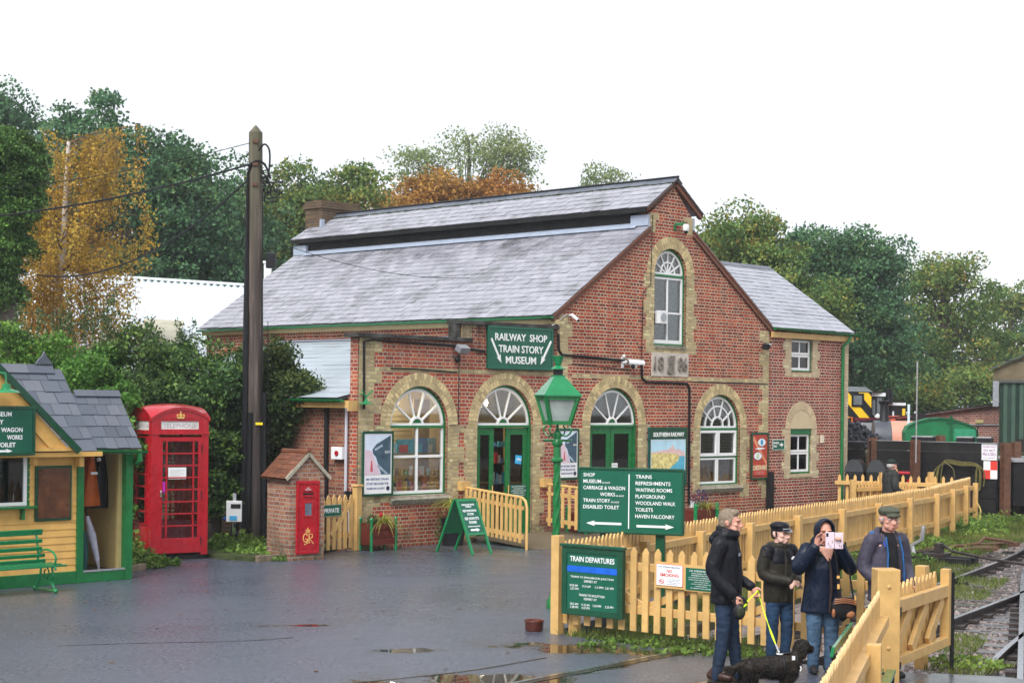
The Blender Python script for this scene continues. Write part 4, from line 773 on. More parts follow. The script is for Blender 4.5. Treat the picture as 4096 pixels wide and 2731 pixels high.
# ================================================================== TICKET KIOSK (left edge)
KT = -1.65
K = thing('ticket_kiosk', 'yellow boarded ticket kiosk with green trim, slate roof and an open porch', 'kiosk', W(-7.13, KT), ANG)
def KP(name, mat, fn, parent=K, **kw): m = MB(); fn(m); return m.build(name, mat, parent, **kw)
def boards(m, x0, x1, z0, z1, y, g=.11, hole=None):
    z = z0
    while z < z1 - .01:
        zt = min(z + g, z1); m.add([(x0, y - .012, z), (x1, y - .012, z), (x1, y, zt), (x0, y, zt), (x0, y + .02, z), (x1, y + .02, z)], [(0, 1, 2, 3), (0, 4, 5, 1)]); z = zt
KP('boarding', YELW, lambda m: (boards(m, -.82, .0, .18, .98, -.01), boards(m, -.82, .0, .98, 1.95, -.01), boards(m, -2.6, -.82, .18, 1.22, -.01), boards(m, -2.6, -1.75, 1.22, 1.95, -.01), m.box(-2.6, -1.75, 0, .06, .1, 1.98), m.box(-.82, 0, 0, .06, .1, 1.98), m.box(-1.75, -.82, 0, .06, .1, 1.22), m.box(-2.6, 0, .06, .1, 1.9, 1.98), m.box(-.06, 0, .06, 2.0, .1, 2.0)))
KP('gable_panel', YELW, lambda m: m.poly([[(-2.8, 2.06), (-.3, 2.06), (-1.55, 3.3)]], -.31, -.24))
KP('gable_trim', YELW, lambda m: (m.beam((-.62, -.33, 2.10), (-1.25, -.33, 2.72), .035, .06), m.box(-.95, -.2, -.34, -.31, 2.05, 2.11)))
KP('baseboard', GRN, lambda m: (m.box(-2.6, .0, -.05, .05, .0, .19)), bevel=.008)
KP('corner_post', GRN, lambda m: (m.box(.0, .11, -.06, .06, 0, 1.98), m.box(.86, .99, -.06, .06, 0, 1.98), m.box(.111, .859, -.05, .05, 0, .16), m.box(.9, .99, .061, 1.5, 0, .16)), bevel=.006)
KP('fascia', YELW, lambda m: (m.box(-2.6, .28, -.30, -.06, 1.96, 2.03), m.box(-.05, .03, -.18, -.06, 1.80, 1.955), m.box(-.81, -.74, -.14, -.012, 1.84, 1.955)), bevel=.006)
KP('barge_board', GRND, lambda m: (m.beam((-.17, -.36, 2.04), (-1.62, -.36, 3.38), .05, .1)))
KP('porch_floor', M('worn_boards', (.10, .075, .05), .7, .3, 8, .3), lambda m: m.box(.0, .98, .05, 1.6, .0, .14)); KP('porch_sill', METAL, lambda m: m.box(.11, .86, -.06, -.02, .161, .19))
KP('porch_wall', M('pale_yellow_ply', (.42, .33, .14), .6, .1, 4), lambda m: (m.box(.90, .95, .06, 1.55, .14, 2.0), m.box(.0, .95, 1.55, 1.6, .1, 2.0), m.box(.80, .90, .06, .12, .14, 2.0), m.box(.3, .90, 1.2, 1.25, .14, 1.15), m.box(.28, .90, 1.15, 1.27, 1.15, 1.2)))
wn = KP('window', GRN, lambda m: (m.box(-.84, -.80, -.02, .08, 1.2, 1.95), m.box(-1.78, -.74, -.16, .0, 1.19, 1.225), m.box(-.96, -.93, -.12, -.0, 1.02, 1.19)), bevel=.004)
KP('sash', WHT, lambda m: (m.box(-.90, -.845, -.015, .04, 1.23, 1.95), m.box(-1.74, -.9, -.015, .04, 1.23, 1.28)), wn); KP('pane', GLASSD, lambda m: m.box(-1.74, -.9, .01, .016, 1.28, 1.95), wn); KP('interior', DARK, lambda m: m.box(-2.5, -.08, 1.2, 1.3, .1, 2.0))
KP('glass_tumbler', GLASST, lambda m: m.lathe([(.03, 0), (.035, .12)], 10, (-1.02, .12, 1.29)), wn)
slope('roof', SLATED, (-2.6, -.26, 2.04), (.2, -.26, 2.04), (-2.6, .82, 3.30), (.2, .82, 3.30), gauge=.24, wd=.30, parent=K, seed=11)
slope('roof', SLATED, (.2, 1.9, 2.04), (-2.6, 1.9, 2.04), (.2, .82, 3.30), (-2.6, .82, 3.30), gauge=.24, wd=.30, parent=K, seed=12)
slope('porch_roof', SLATED, (.21, -.16, 2.07), (1.07, -.16, 2.07), (.21, .52, 2.92), (1.07, .52, 2.92), gauge=.2, wd=.24, parent=K, seed=13)
slope('porch_roof', SLATED, (1.07, 1.2, 2.07), (.21, 1.2, 2.07), (1.07, .52, 2.92), (.21, .52, 2.92), gauge=.2, wd=.24, parent=K, seed=14)
KP('roof_ridge', SLATED, lambda m: [m.beam((x, .78, 3.30), (x + .447, .78, 3.30), .02, .17, up=(0, .75, 1)) for x in (-2.2, -1.75, -1.3, -.85, -.4)]); KP('roof_ridge', SLATED, lambda m: [m.beam((x, .49, 2.93), (x + w_, .49, 2.93), .02, .12, up=(0, .75, 1)) for x, w_ in ((.25, .367), (.62, .46))]); KP('ridge_finial', SLATED, lambda m: [m.poly([[(-.25, 3.38), (.05, 3.38), (-.02, 3.46), (-.06, 3.5), (-.1, 3.58), (-.14, 3.5), (-.19, 3.46)]], .80, .83)])
KP('gutter', GRN, lambda m: (gutter(m, (.22, -.2, 2.06), (1.14, -.2, 2.03), .05), m.tube([(1.0, -.2, 2.0), (1.02, -.2, 1.88), (1.02, -.12, 1.84)], .045, 8)), smooth=True)
KP('gable_lamp', LGRN, lambda m: (m.lathe([(.2, 0), (.17, .03), (.07, .06), (.06, .13), (0, .135)], 16, (-1.5, -.55, 2.92)), m.tube([(-1.5, -.55, 3.05), (-1.5, -.52, 3.2), (-1.54, -.35, 3.22)], .014)), smooth=True)
bb = KP('notice_board', GRND, lambda m: (m.box(-.72, -.1, -.05, -.012, .98, 1.82)), bevel=.008); KP('varnished_panel', M('varnished_wood', (.13, .045, .018), .3, .45, 5, .1, coat=.4, dirt=(.04, .015, .008), dirt_amt=.7), lambda m: (m.box(-.68, -.14, -.058, -.05, 1.02, 1.78)), bb)
r, w_, h, y = board('direction_board', 'green direction board over the kiosk window listing MUSEUM, WAGON WORKS and TOILET', 'sign', -9.75, -8.07, 2.00, 2.72, GRND, SGN, t=KT - .37, fw=.045)
for body, z, x1, ww in (('SHOP & MUSEUM', .575, 1.29, .68), ('TRAIN STORY', .46, 1.16, .56), ('CARRIAGE & WAGON', .345, 1.47, .85), ('WORKS', .235, 1.47, .25), ('DISABLED TOILET', .125, 1.36, .74)): text(body, WLET, r, x1 - ww, z, .08, y=y - .003, w=ww, h=.068, ext=.001, bold=.002)
MB().poly([arrow(.75, 1.31, .065, .03, .075, .09)], y - .004, y).build('arrow', WLET, r)
# things inside the porch
def drape(m, x, y, z0, z1, w0, w1, dp):
    n = 22; vs = []; fs = []
    for j in range(9):
        v = j / 8; wd = w0 + (w1 - w0) * v
        for i in range(n):
            a = 2 * PI * i / n; f = 1 + .16 * math.sin(3 * a + 1) + .08 * math.sin(5 * a + v * 2); vs.append((x + math.cos(a) * wd * f, y + math.sin(a) * dp * f, z1 + (z0 - z1) * v))
    for j in range(8):
        for i in range(n): fs.append((j * n + i, j * n + (i + 1) % n, (j + 1) * n + (i + 1) % n, (j + 1) * n + i))
    m.add(vs, fs + [tuple(range(n)), tuple(range(8 * n, 9 * n))[::-1]])
r = thing('hanging_jacket', 'orange rain jacket hung in the kiosk porch', 'jacket', W(-6.68, KT + .42, 1.2), ANG); m = MB(); drape(m, .05, 0, -.05, .78, .06, .17, .09); drape(m, -.1, 0, .1, .7, .05, .06, .05); m.build('cloth', M('orange_cloth', (.42, .09, .015), .6, .2, 8), r, smooth=True); MB().box(.0, .12, -.12, -.11, .45, .49).build('reflective_strip', WHT, r)
r = thing('hanging_jacket', 'black coat hung in the kiosk porch beside the orange one', 'jacket', W(-6.36, KT + .55, 1.1), ANG); m = MB(); drape(m, 0, 0, 0, .85, .07, .2, .1); m.build('cloth', BLK, r, smooth=True); MB().ball((-.1, -.12, .78), .035).build('badge', WHT, r)
r = thing('umbrella', 'closed pale umbrella leaning inside the kiosk porch', 'umbrella', W(-6.72, KT + .3, .14), ANG); MB().tube([(.2, 0, 0), (.17, .02, .2), (.1, .06, .55), (.04, .1, .85)], [.012, .045, .07, .03], 9).build('canopy', M('pale_umbrella', (.45, .45, .55), .4, .25, 15), r, smooth=True); MB().tube([(.04, .1, .85), (.02, .12, 1.0), (.0, .12, 1.05), (-.05, .1, 1.02)], .014).build('handle', BLK, r)
r = thing('umbrella', 'folded dark teal umbrella behind the pale one in the porch', 'umbrella', W(-6.84, KT + .32, .14), ANG); MB().tube([(.06, 0, 0), (.08, .02, .3), (.1, .06, .62)], [.05, .07, .03], 9).build('canopy', M('teal_cloth', (.01, .07, .07), .5, .2, 9), r, smooth=True)
# bench
r = thing('garden_bench', 'green slatted bench with scrolled iron arm in front of the yellow kiosk', 'bench', W(-8.02, KT - .72), ANG)
for k, (yy, zz) in enumerate(((.24, .86), (.21, .73), (.18, .62))): MB().beam((-1.5, yy, zz), (.04 - .02 * k, yy, zz), .03, .085 if k == 0 else .055, up=(0, -.25, 1)).build('back_slat', LGRN, r, bevel=.006)
for k, (yy, zz) in enumerate(((.15, .52), (.13, .445), (.0, .415), (-.08, .41), (-.16, .405), (-.25, .395))): MB().beam((-1.5, yy, zz), (.03 + .03 * max(0, k - 1), yy, zz), .07 if k > 1 else .03, .028 if k > 1 else .05, up=(0, 0, 1) if k > 1 else (0, -.3, 1)).build('seat_slat' if k > 1 else 'back_slat', LGRN, r, bevel=.005)
for x in (-.05, -1.4): MB().tube(catmull([(x, .27, .9), (x, .2, .6), (x, .16, .42), (x, -.24, .39), (x, -.3, .34)], 5), .018, 7).tube(catmull([(x, .18, .55), (x, .02, .62), (x, -.2, .6), (x, -.3, .52), (x, -.27, .42), (x, -.24, .39)], 5), .016, 7).tube(catmull([(x, .1, .39), (x, .14, .2), (x, .22, .06), (x, .27, .02)], 5), .018, 7).tube(catmull([(x, -.2, .38), (x, -.22, .25), (x, -.16, .17), (x, -.22, .12), (x, -.28, .05), (x, -.3, .02)], 5), .018, 7).tube(catmull([(x, -.05, .38), (x, -.12, .28), (x, -.05, .2), (x, .02, .28), (x, -.02, .33)], 5), .012, 6).tube([(x, .27, .03), (x, -.3, .03)], .018).ball((x, -.31, .035), .035).ball((x, .28, .035), .035).build('end_frame', LGRN, r, smooth=True)

# ================================================================== TELEPHONE BOX
bx = Vector((-6.33, 29.31, 0)); ba = math.atan2(.60, .91)
T = thing('telephone_box', 'tall red telephone box with domed roof and gold crown standing before the hedge', 'telephone box', bx, ba); T.scale = (1.05, 1, 1.025)
BW = 1.02
def TP(name, mat, fn, parent=T, **kw): m = MB(); fn(m); return m.build(name, mat, parent, **kw)
TP('plinth', BLK, lambda m: m.box(.03, BW - .03, .03, BW - .03, .0, .08))
def bframe(m):
    for x in (0, BW - .13):
        for y in (0, BW - .13): m.box(x, x + .13, y, y + .13, .08, 2.47)
    m.box(.1, BW - .1, .02, BW - .02, 2.20, 2.26); m.box(-.015, BW + .015, -.015, BW + .015, 2.17, 2.20)
    for f in range(4):
        m.M = Matrix.Translation((BW / 2, BW / 2, 0)) @ Matrix.Rotation(f * PI / 2, 4, 'Z') @ Matrix.Translation((-BW / 2, -BW / 2, 0))
        m.box(.13, BW - .13, .012, .05, 2.2, 2.24); m.box(.13, BW - .13, .012, .05, 2.40, 2.44); m.box(.13, .17, .012, .05, 2.24, 2.40); m.box(BW - .17, BW - .13, .012, .05, 2.24, 2.40)
        m.poly([[(.0, 2.44)] + [(BW / 2 + .51 * q, 2.45 + .17 * (1 - q * q)) for q in np.linspace(-1, 1, 15)] + [(BW, 2.44)]], .004, .06)
        m.poly([[(BW / 2 + .535 * q, 2.452 + .19 * (1 - q * q)) for q in np.linspace(-1, 1, 15)] + [(BW / 2 + .535 * q, 2.405 + .19 * (1 - q * q)) for q in np.linspace(1, -1, 15)]], -.02, .01)
        if f in (1, 2, 3): m.box(.13, BW - .13, .02, .06, .08, .62); m.box(.2, BW - .2, .008, .02, .16, .55)
    m.M = Matrix()
TP('body', RED, bframe, bevel=.008)
def dome(m):
    n = 14; vs = []; fs = []
    for i in range(n + 1):
        for j in range(n + 1):
            u, v = i / n, j / n; hx = 1 - (2 * u - 1) ** 2; hy = 1 - (2 * v - 1) ** 2; vs.append((-.025 + (BW + .05) * u, -.025 + (BW + .05) * v, 2.45 + .19 * (hx + hy - .68 * hx * hy)))
    for i in range(n):
        for j in range(n): fs.append((i * (n + 1) + j, (i + 1) * (n + 1) + j, (i + 1) * (n + 1) + j + 1, i * (n + 1) + j + 1))
    m.add(vs, fs)
TP('roof', RED, dome, smooth=True)
for f in range(2):
    o = TP('fascia_panel', M('opal_glass', (.72, .7, .68), .3, .1, 7, dirt=(.35, .3, .27), dirt_amt=.5), lambda m: m.box(.17, BW - .17, .03, .04, 2.24, 2.40)); text('TELEPHONE', M('faded_grey', (.35, .32, .32), .6, .3, 30), o, BW / 2, 2.285, .1, y=.029, w=.6, h=.075, align='CENTER', ext=.001)
    if f: o.location = (0, BW, 0); o.rotation_euler = (0, 0, -PI / 2)
def pdoor(m):
    z0, z1 = .12, 2.12
    m.box(.13, .19, -.012, .03, z0, z1); m.box(BW - .19, BW - .13, -.012, .03, z0, z1); m.box(.19, BW - .19, -.012, .03, z1 - .07, z1); m.box(.19, BW - .19, -.012, .03, z0, z0 + .26)
    for x in (.255, BW - .285): m.box(x, x + .03, -.008, .025, z0 + .26, z1 - .07)
    for k in range(1, 8): z = z0 + .26 + k * (z1 - .07 - z0 - .26) / 8; m.box(.19, BW - .19, -.008, .025, z - .013, z + .013)
dor = TP('door', RED, pdoor, bevel=.005); TP('pane', GLASS, lambda m: m.box(.19, BW - .19, .005, .010, .38, 2.05), dor); TP('handle', CHR, lambda m: (m.box(.14, .17, -.05, -.012, 1.1, 1.22), m.ball((.155, -.03, 1.16), (.02, .03, .06))), dor)
TP('hinge', BLK, lambda m: [m.box(BW - .135, BW - .12, -.02, 0, z, z + .14) for z in (.25, 1.05, 1.85)], dor)
for f in (1, 2, 3):
    def side(m):
        m.box(.19, .22, .0, .03, .62, 2.12); m.box(BW - .22, BW - .19, 0, .03, .62, 2.12); m.box(.13, .19, .01, .04, .62, 2.12); m.box(BW - .19, BW - .13, .01, .04, .62, 2.12)
        for k in range(0, 8): z = .62 + k * 1.5 / 7; m.box(.13, BW - .13, .002, .028, z - .013, z + .013)
        for x in (.28, BW - .31): m.box(x, x + .03, .001, .027, .62, 2.12)
    o = TP('side_window', RED, side); TP('pane', GLASS, lambda m: m.box(.19, BW - .19, .014, .018, .62, 2.12), o)
    o.location = [(0, 0, 0), (BW, 0, 0), (BW, BW, 0), (0, BW, 0)][f]; o.rotation_euler = (0, 0, f * PI / 2)
cr = [(-.09, 0), (.09, 0), (.12, .09), (.09, .13), (.05, .10), (.02, .14), (.015, .17), (-.015, .17), (-.02, .14), (-.05, .10), (-.09, .13), (-.12, .09)]
def crown(m, x, z, k, y):
    m.poly([[(x + a * k, z + b * k) for a, b in cr], [(x + a * k, z + b * k) for a, b in ((-.075, .045), (-.02, .05), (-.03, .085), (-.08, .09))], [(x - a * k, z + b * k) for a, b in ((-.075, .045), (-.02, .05), (-.03, .085), (-.08, .09))]], y - .012, y); m.ball((x, y - .006, z + .185 * k), .022 * k)
TP('gold_crown', GOLD, lambda m: crown(m, BW / 2, 2.445, .62, .0))
TP('phone_set', M('payphone_steel', (.12, .12, .13), .4, .3, 9), lambda m: (m.box(.2, .5, BW - .3, BW - .06, .9, 1.75), m.tube([(.55, BW - .25, 1.5), (.6, BW - .3, 1.0), (.4, BW - .3, .9)], .015)))
TP('paper_notice', WHT, lambda m: m.box(.30, .62, -.003, .001, 1.40, 1.60), dor); TP('notice_print', M('print_grey', (.4, .4, .42), .6), lambda m: [m.box(.33, .59 - .08 * (k % 3 == 2), -.0045, -.003, 1.56 - k * .022, 1.565 - k * .022) for k in range(7)], dor)
TP('sticker', M('magenta_sticker', (.45, .02, .35), .4), lambda m: m.box(.20, .245, -.010, -.004, 1.17, 1.36), dor)

# ================================================================== POST BOX IN BRICK PIER
pp = Vector((-3.92, 29.62, 0)); pa = math.radians(38)
Q = thing('post_box', 'red wall post box with gold royal cipher built into a small tiled brick pier', 'post box', pp, pa); Q.scale = (.90, .86, 1)
PW, PD = .78, .95
P_('pier', PIERB, lambda m: (m.poly([[(0, 0), (PW, 0), (PW, 1.56), (PW / 2, 1.88), (0, 1.56)]], 0, PD), m.box(.10, PW - .10, -.02, .0, .0, .12)), Q)
slope('tiled_roof', M('wet_clay_tile', (.155, .055, .028), .35, .3, 6, .2, island=.3, dirt=(.06, .035, .02), dirt_amt=.6), (-.13, PD + .06, 1.46), (-.13, -.05, 1.46), (PW / 2, PD + .06, 1.93), (PW / 2, -.05, 1.93), gauge=.12, wd=.26, parent=Q, th=.014, seed=21)
slope('tiled_roof', _MC['wet_clay_tile'], (PW + .13, -.05, 1.46), (PW + .13, PD + .06, 1.46), (PW / 2, -.05, 1.93), (PW / 2, PD + .06, 1.93), gauge=.12, wd=.26, parent=Q, th=.014, seed=22)
P_('ridge_tile', _MC['wet_clay_tile'], lambda m: m.tube([(PW / 2, -.06, 1.92), (PW / 2, PD + .05, 1.92)], .06, 10), Q)
P_('verge', M('mortar_verge', (.38, .35, .27), .85, .2, 12, .4, dirt=(.12, .12, .07), dirt_amt=.5), lambda m: (m.beam((-.12, -.04, 1.45), (PW / 2, -.04, 1.90), .05, .06), m.beam((PW + .12, -.04, 1.45), (PW / 2, -.04, 1.90), .05, .06)), Q)
P_('red_surround', RED, lambda m: (m.box(.13, .17, -.045, .01, .12, 1.42), m.box(PW - .17, PW - .13, -.045, .01, .12, 1.42), m.box(.17, PW - .17, -.045, .01, 1.36, 1.42), m.box(.17, PW - .17, -.045, .01, .12, .17)), Q, bevel=.006)
P_('red_front', RED, lambda m: (m.box(.17, PW - .17, -.03, .01, .17, 1.36), m.box(.24, PW - .24, -.036, -.03, .2, 1.05), m.box(.27, PW - .27, -.06, -.03, 1.13, 1.16)), Q, bevel=.005)
P_('slot', BLK, lambda m: m.box(.27, PW - .27, -.034, -.029, 1.165, 1.2), Q); P_('collection_plate', M('plate_grey', (.12, .14, .18), .3, .4, 20), lambda m: m.box(.31, PW - .31, -.04, -.03, .80, 1.02), Q); P_('plate_frame', RED, lambda m: (m.box(.285, .31, -.05, -.03, .77, 1.05), m.box(PW - .31, PW - .285, -.05, -.03, .77, 1.05), m.box(.31, PW - .31, -.05, -.03, .77, .80), m.box(.31, PW - .31, -.05, -.03, 1.02, 1.05)), Q, bevel=.004)
text('NEXT', WLET, Q, PW / 2, 1.28, .03, y=-.034, w=.06, align='CENTER', ext=.001); text('COLLECTION', WLET, Q, PW / 2, 1.25, .03, y=-.034, w=.13, align='CENTER', ext=.001); text('POST OFFICE', BLK, Q, PW / 2, 1.215, .03, y=-.034, w=.24, align='CENTER', ext=.002)
P_('lock', RED, lambda m: (m.box(.22, .28, -.06, -.03, .56, .60), m.box(.22, .245, -.05, -.03, .6, .66)), Q)
P_('gold_crown', GOLD, lambda m: crown(m, PW / 2, .49, .45, -.03), Q)
P_('gold_cipher', GOLD, lambda m: (m.tube([(PW / 2 - .05 + .055 * math.cos(a), -.035, .40 + .075 * math.sin(a)) for a in np.linspace(.7, 5.9, 14)], .011, 6), m.tube([(PW / 2 - .06, -.035, .38), (PW / 2 + .0, -.035, .38), (PW / 2 - .0, -.035, .31), (PW / 2 - .08, -.035, .28)], .009, 6), m.tube([(PW / 2 + .03, -.035, .30), (PW / 2 + .03, -.035, .47), (PW / 2 + .10, -.035, .46), (PW / 2 + .11, -.035, .41), (PW / 2 + .04, -.035, .385), (PW / 2 + .13, -.035, .29)], .011, 6), m.tube([(PW / 2 - .04, -.037, .46), (PW / 2 + .05, -.037, .40), (PW / 2 - .02, -.037, .34)], .007, 6)), Q, smooth=True)

# ================================================================== TELEGRAPH POLE AND METER
def polemat():
    m, t, b = newmat('weathered_pole'); tc = N(t, 'ShaderNodeTexCoord'); mp = N(t, 'ShaderNodeMapping'); mp.inputs['Scale'].default_value = (11, 11, .5); t.links.new(tc.outputs['Object'], mp.inputs['Vector'])
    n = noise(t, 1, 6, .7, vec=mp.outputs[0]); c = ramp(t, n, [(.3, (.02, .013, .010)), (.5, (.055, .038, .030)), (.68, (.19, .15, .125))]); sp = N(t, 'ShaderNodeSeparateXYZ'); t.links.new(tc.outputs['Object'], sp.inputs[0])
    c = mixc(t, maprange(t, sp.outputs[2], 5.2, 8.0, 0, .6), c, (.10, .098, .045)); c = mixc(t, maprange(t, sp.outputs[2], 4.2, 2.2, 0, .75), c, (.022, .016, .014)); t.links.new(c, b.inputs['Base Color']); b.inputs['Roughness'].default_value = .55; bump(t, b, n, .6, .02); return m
PB = Vector((-5.05, 32.9, 0))
U = thing('telegraph_pole', 'tall weathered timber telegraph pole with cable clamps standing in the hedge', 'telegraph pole', PB)
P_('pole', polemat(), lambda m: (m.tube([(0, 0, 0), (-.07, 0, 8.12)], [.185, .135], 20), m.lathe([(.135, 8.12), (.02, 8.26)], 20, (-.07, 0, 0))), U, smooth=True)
P_('cable_duct', BLK, lambda m: (m.tube([(-.2, -.12, .0), (-.2, -.1, 4.4), (-.2, -.08, 7.3), (-.12, -.15, 7.5)], [.07, .06, .03, .03], 8), m.tube([(-.1, -.2, .0), (-.09, -.18, 2.6)], .05, 8), m.tube([(.2, -.1, 0), (.17, -.08, 3)], .05, 8), m.tube([(.14, -.14, .2), (.1, -.11, 7)], .012, 6), m.tube([(.3, -.05, .4), (.22, -.05, 4.4)], .008, 5)), U, smooth=True)
P_('cable_clamp', RUST, lambda m: [m.box(-.1, .0, -.17, -.10, z, z + .07) for z in (7.05, 7.45, 7.9)], U); P_('yellow_tag', M('yellow_tag', (.75, .55, .02), .4), lambda m: m.box(.02, .16, -.19, -.17, 2.36, 2.41), U)
P_('junction_box', BLK, lambda m: (m.box(.17, .36, -.1, .06, 5.45, 5.75),), U, bevel=.015)
def spag(m):
    r = random.Random(5); m.tube(catmull([(.0, -.1, 7.75), (.12, -.1, 7.88), (.22, -.1, 7.75), (.22, -.1, 7.4), (.16, -.1, 7.1)], 6), .02, 6); m.tube(catmull([(-.2, -.14, 7.44), (.0, -.16, 7.55), (.15, -.14, 7.45), (.25, -.12, 7.2)], 6), .024, 6)
    for _ in range(12):
        p = [(.05, -.1, r.uniform(7.0, 7.5))]; p += [(r.uniform(.1, .5), -.1 + r.uniform(-.06, .06), r.uniform(6.75, 7.3)) for _ in range(3)]; m.tube(catmull(p, 6), r.choice((.006, .009, .012)), 5)
    m.tube([(.2, -.1, 7.12), (.5, -.1, 7.15)], .015, 6)
    for _ in range(6): m.ball((r.uniform(.12, .45), -.1, r.uniform(6.8, 7.15)), .03, 6, 4)
P_('cable_bunch', BLK, spag, U)
def wire(a, b, sag, rad, name, label):
    a = Vector(a); b = Vector(b); pts = [a.lerp(b, k / 24) - Vector((0, 0, sag * 4 * (k / 24) * (1 - k / 24))) for k in range(25)]; m = MB().tube(pts, rad, 5); return tag(m.build(name, BLK), label, 'cable', 'overhead wires')
tp = PB + Vector((-.07, 0, 0))
wire(tp + Vector((-.1, -.1, 7.9)), (-19.5, 42, 8.2), .6, .008, 'overhead_wire', 'thin upper wire running left from the top of the telegraph pole')
wire(tp + Vector((-.1, -.1, 7.48)), (-19.5, 40, 7.3), .7, .022, 'overhead_wire', 'thick twisted cable running left from the telegraph pole')
wire(tp + Vector((-.15, -.1, 7.15)), (-11.3, 39.5, 5.75), .62, .02, 'overhead_wire', 'lowest black cable sagging from the pole to the ivy covered tree')
wire(tp + Vector((.1, 0, 6.1)), tuple(W(1.4 + 5.36, 3.9, 4.9 + .9)), .25, .007, 'overhead_wire', 'thin wire crossing the slate roof from the telegraph pole')
r = thing('meter_cabinet', 'white electric meter cabinet with blue sticker beside the telegraph pole', 'meter cabinet', (-5.36, 32.3, .25), .12); r.scale = (.62, .7, .63)
P_('case', PLASW, lambda m: (m.box(-.24, .24, -.1, .1, .38, 1.02)), r, bevel=.015); P_('window', DARK, lambda m: m.box(-.1, .2, -.112, -.1, .80, .93), r); P_('sticker', M('blue_sticker', (.08, .42, .75), .4), lambda m: m.box(-.14, .09, -.112, -.1, .43, .57), r); P_('socket', M('blue_socket', (.02, .06, .3), .4), lambda m: m.tube([(-.25, -.03, .5), (-.32, -.06, .46)], .05, 10), r)
P_('post', METAL, lambda m: (m.box(-.05, .05, .1, .15, 0, 1.25),), r); P_('cables', BLK, lambda m: (m.tube(catmull([(.0, -.02, .38), (.02, -.05, .2), (.1, -.1, .05), (.2, -.25, -.03)], 5), .03, 6), m.tube(catmull([(.08, -.02, .38), (.06, -.05, .2), (.1, -.02, -.03)], 5), .025, 6)), r)
# ================================================================== PICKET FENCES AND GATES
def picket(m, p, d, h, z0, wd=.075, th=.022, y=0, chop=.06):   # one pointed pale; d = unit direction along the fence
    n = Vector((-d.y, d.x, 0)); j = random.uniform(-.008, .008); h += random.uniform(-.008, .008)
    pr = [(-wd / 2, z0), (wd / 2, z0), (wd / 2, h - chop), (.006, h), (-.006, h), (-wd / 2, h - chop)]; vs = []
    for o in (y - th / 2, y + th / 2): vs += [Vector((p.x, p.y, 0)) + d * (a + j * (b - z0) * .7) + n * o + Vector((0, 0, b)) for a, b in pr]
    m.add(vs, [(5, 4, 3, 2, 1, 0), (6, 7, 8, 9, 10, 11)] + [(k, (k + 1) % 6, 6 + (k + 1) % 6, 6 + k) for k in range(6)])
def fence(name, label, pts, h=1.15, z0=.1, pitch=.115, side=1, posts=None, rails=(.3, .9), gname='fence', wd=.075, post_h=None, pz=None, base=0, railw=.075):
    """side: +1 rails and posts stand right of the walking direction"""
    r = thing(name, label, gname, tuple(Vector(pts[0])), 0); off = Vector(pts[0]); m = MB(); rm = []; acc = 0; nxt = pitch / 2
    P = [Vector(p) - off for p in pts]
    for a, b in zip(P[:-1], P[1:]):
        L = (b - a).length; d = (b - a) / L
        while nxt <= acc + L:
            p = a + d * (nxt - acc); picket(m, p, d, h + base, z0 + base, wd, y=0); nxt += pitch
        acc += L
        s = Vector((d.y, -d.x, 0)) * side
        for z in rails:
            rb = MB(); rb.beam(a + s * .05 + Vector((0, 0, z + base)), b + s * .05 + Vector((0, 0, z + base)), railw, .10); rb.build('rail', YEL, r, bevel=.006)
    m.build('pales', YEL, r)
    for (x, y, dx, dy, ph) in (posts or []):
        q = MB(); q.at((x - off.x, y - off.y, 0), math.atan2(dy, dx)).box(-.06, .06, -.06, .06, -.05, ph); q.build('post', YEL, r, bevel=.008)
    return r
def along(pts, ds, o, ph, tot=None):
    P = [Vector(p) for p in pts]; out = []
    for dd in ds:
        acc = 0
        for a, b in zip(P[:-1], P[1:]):
            L = (b - a).length
            if dd <= acc + L or b is P[-1]:
                d = (b - a) / L; p = a + d * (dd - acc) + Vector((d.y, -d.x, 0)) * o; out.append((p.x, p.y, d.x, d.y, ph)); break
            acc += L
    return out
f2 = [(.66, 20.72, 0), (2.44, 24.13, 0), (4.11, 27.25, 0), (6.26, 30.86, 0), (9.05, 35.9, 0), (11.35, 41.2, 0)]
fence('picket_fence', 'long yellow picket fence with posts on its track side, running to the black wall', f2, 1.15, .16, .125, 1, along(f2, [.1, 2.3, 4.4, 6.5, 8.7, 10.9, 13.1, 15.3, 17.4, 19.6, 21.6, 23.2], .12, 1.0), rails=(.34, .88))
f1a, f1b = Vector((.62, 20.78, 0)), Vector((4.28, 17.94, 0)); fd = (f1b - f1a).normalized()
def xgate(label, a, b, posts, brace):
    g = fence('crossing_gate', label, [tuple(a), tuple(b)], 1.14, .13, .17, -1, posts, rails=(.38, .9), gname='gate', wd=.085, railw=.05)
    d = (b - a).normalized(); s = Vector((-d.y, d.x, 0)); L = (b - a).length
    for u0, u1 in brace: MB().beam(d * u0 * L + s * .06 + Vector((0, 0, .42)), d * u1 * L + s * .06 + Vector((0, 0, .86)), .04, .09).build('brace', YEL, g, bevel=.005)
    return g
m1 = f1a + fd * 2.45
xgate('yellow crossing gate leaf carrying the departures board and notices', f1a, m1 - fd * .02, [(.60, 20.86, fd.x, fd.y, 1.15), (f1a.x - .03, f1a.y - .05, fd.x, fd.y, 1.22)], ((.5, .1), (.52, .95)))
xgate('yellow crossing gate leaf behind the standing boy and woman', m1 + fd * .02, f1b, [(4.6, 18.6, fd.x, fd.y, 1.1)], ((.05, .5), (.95, .5)))
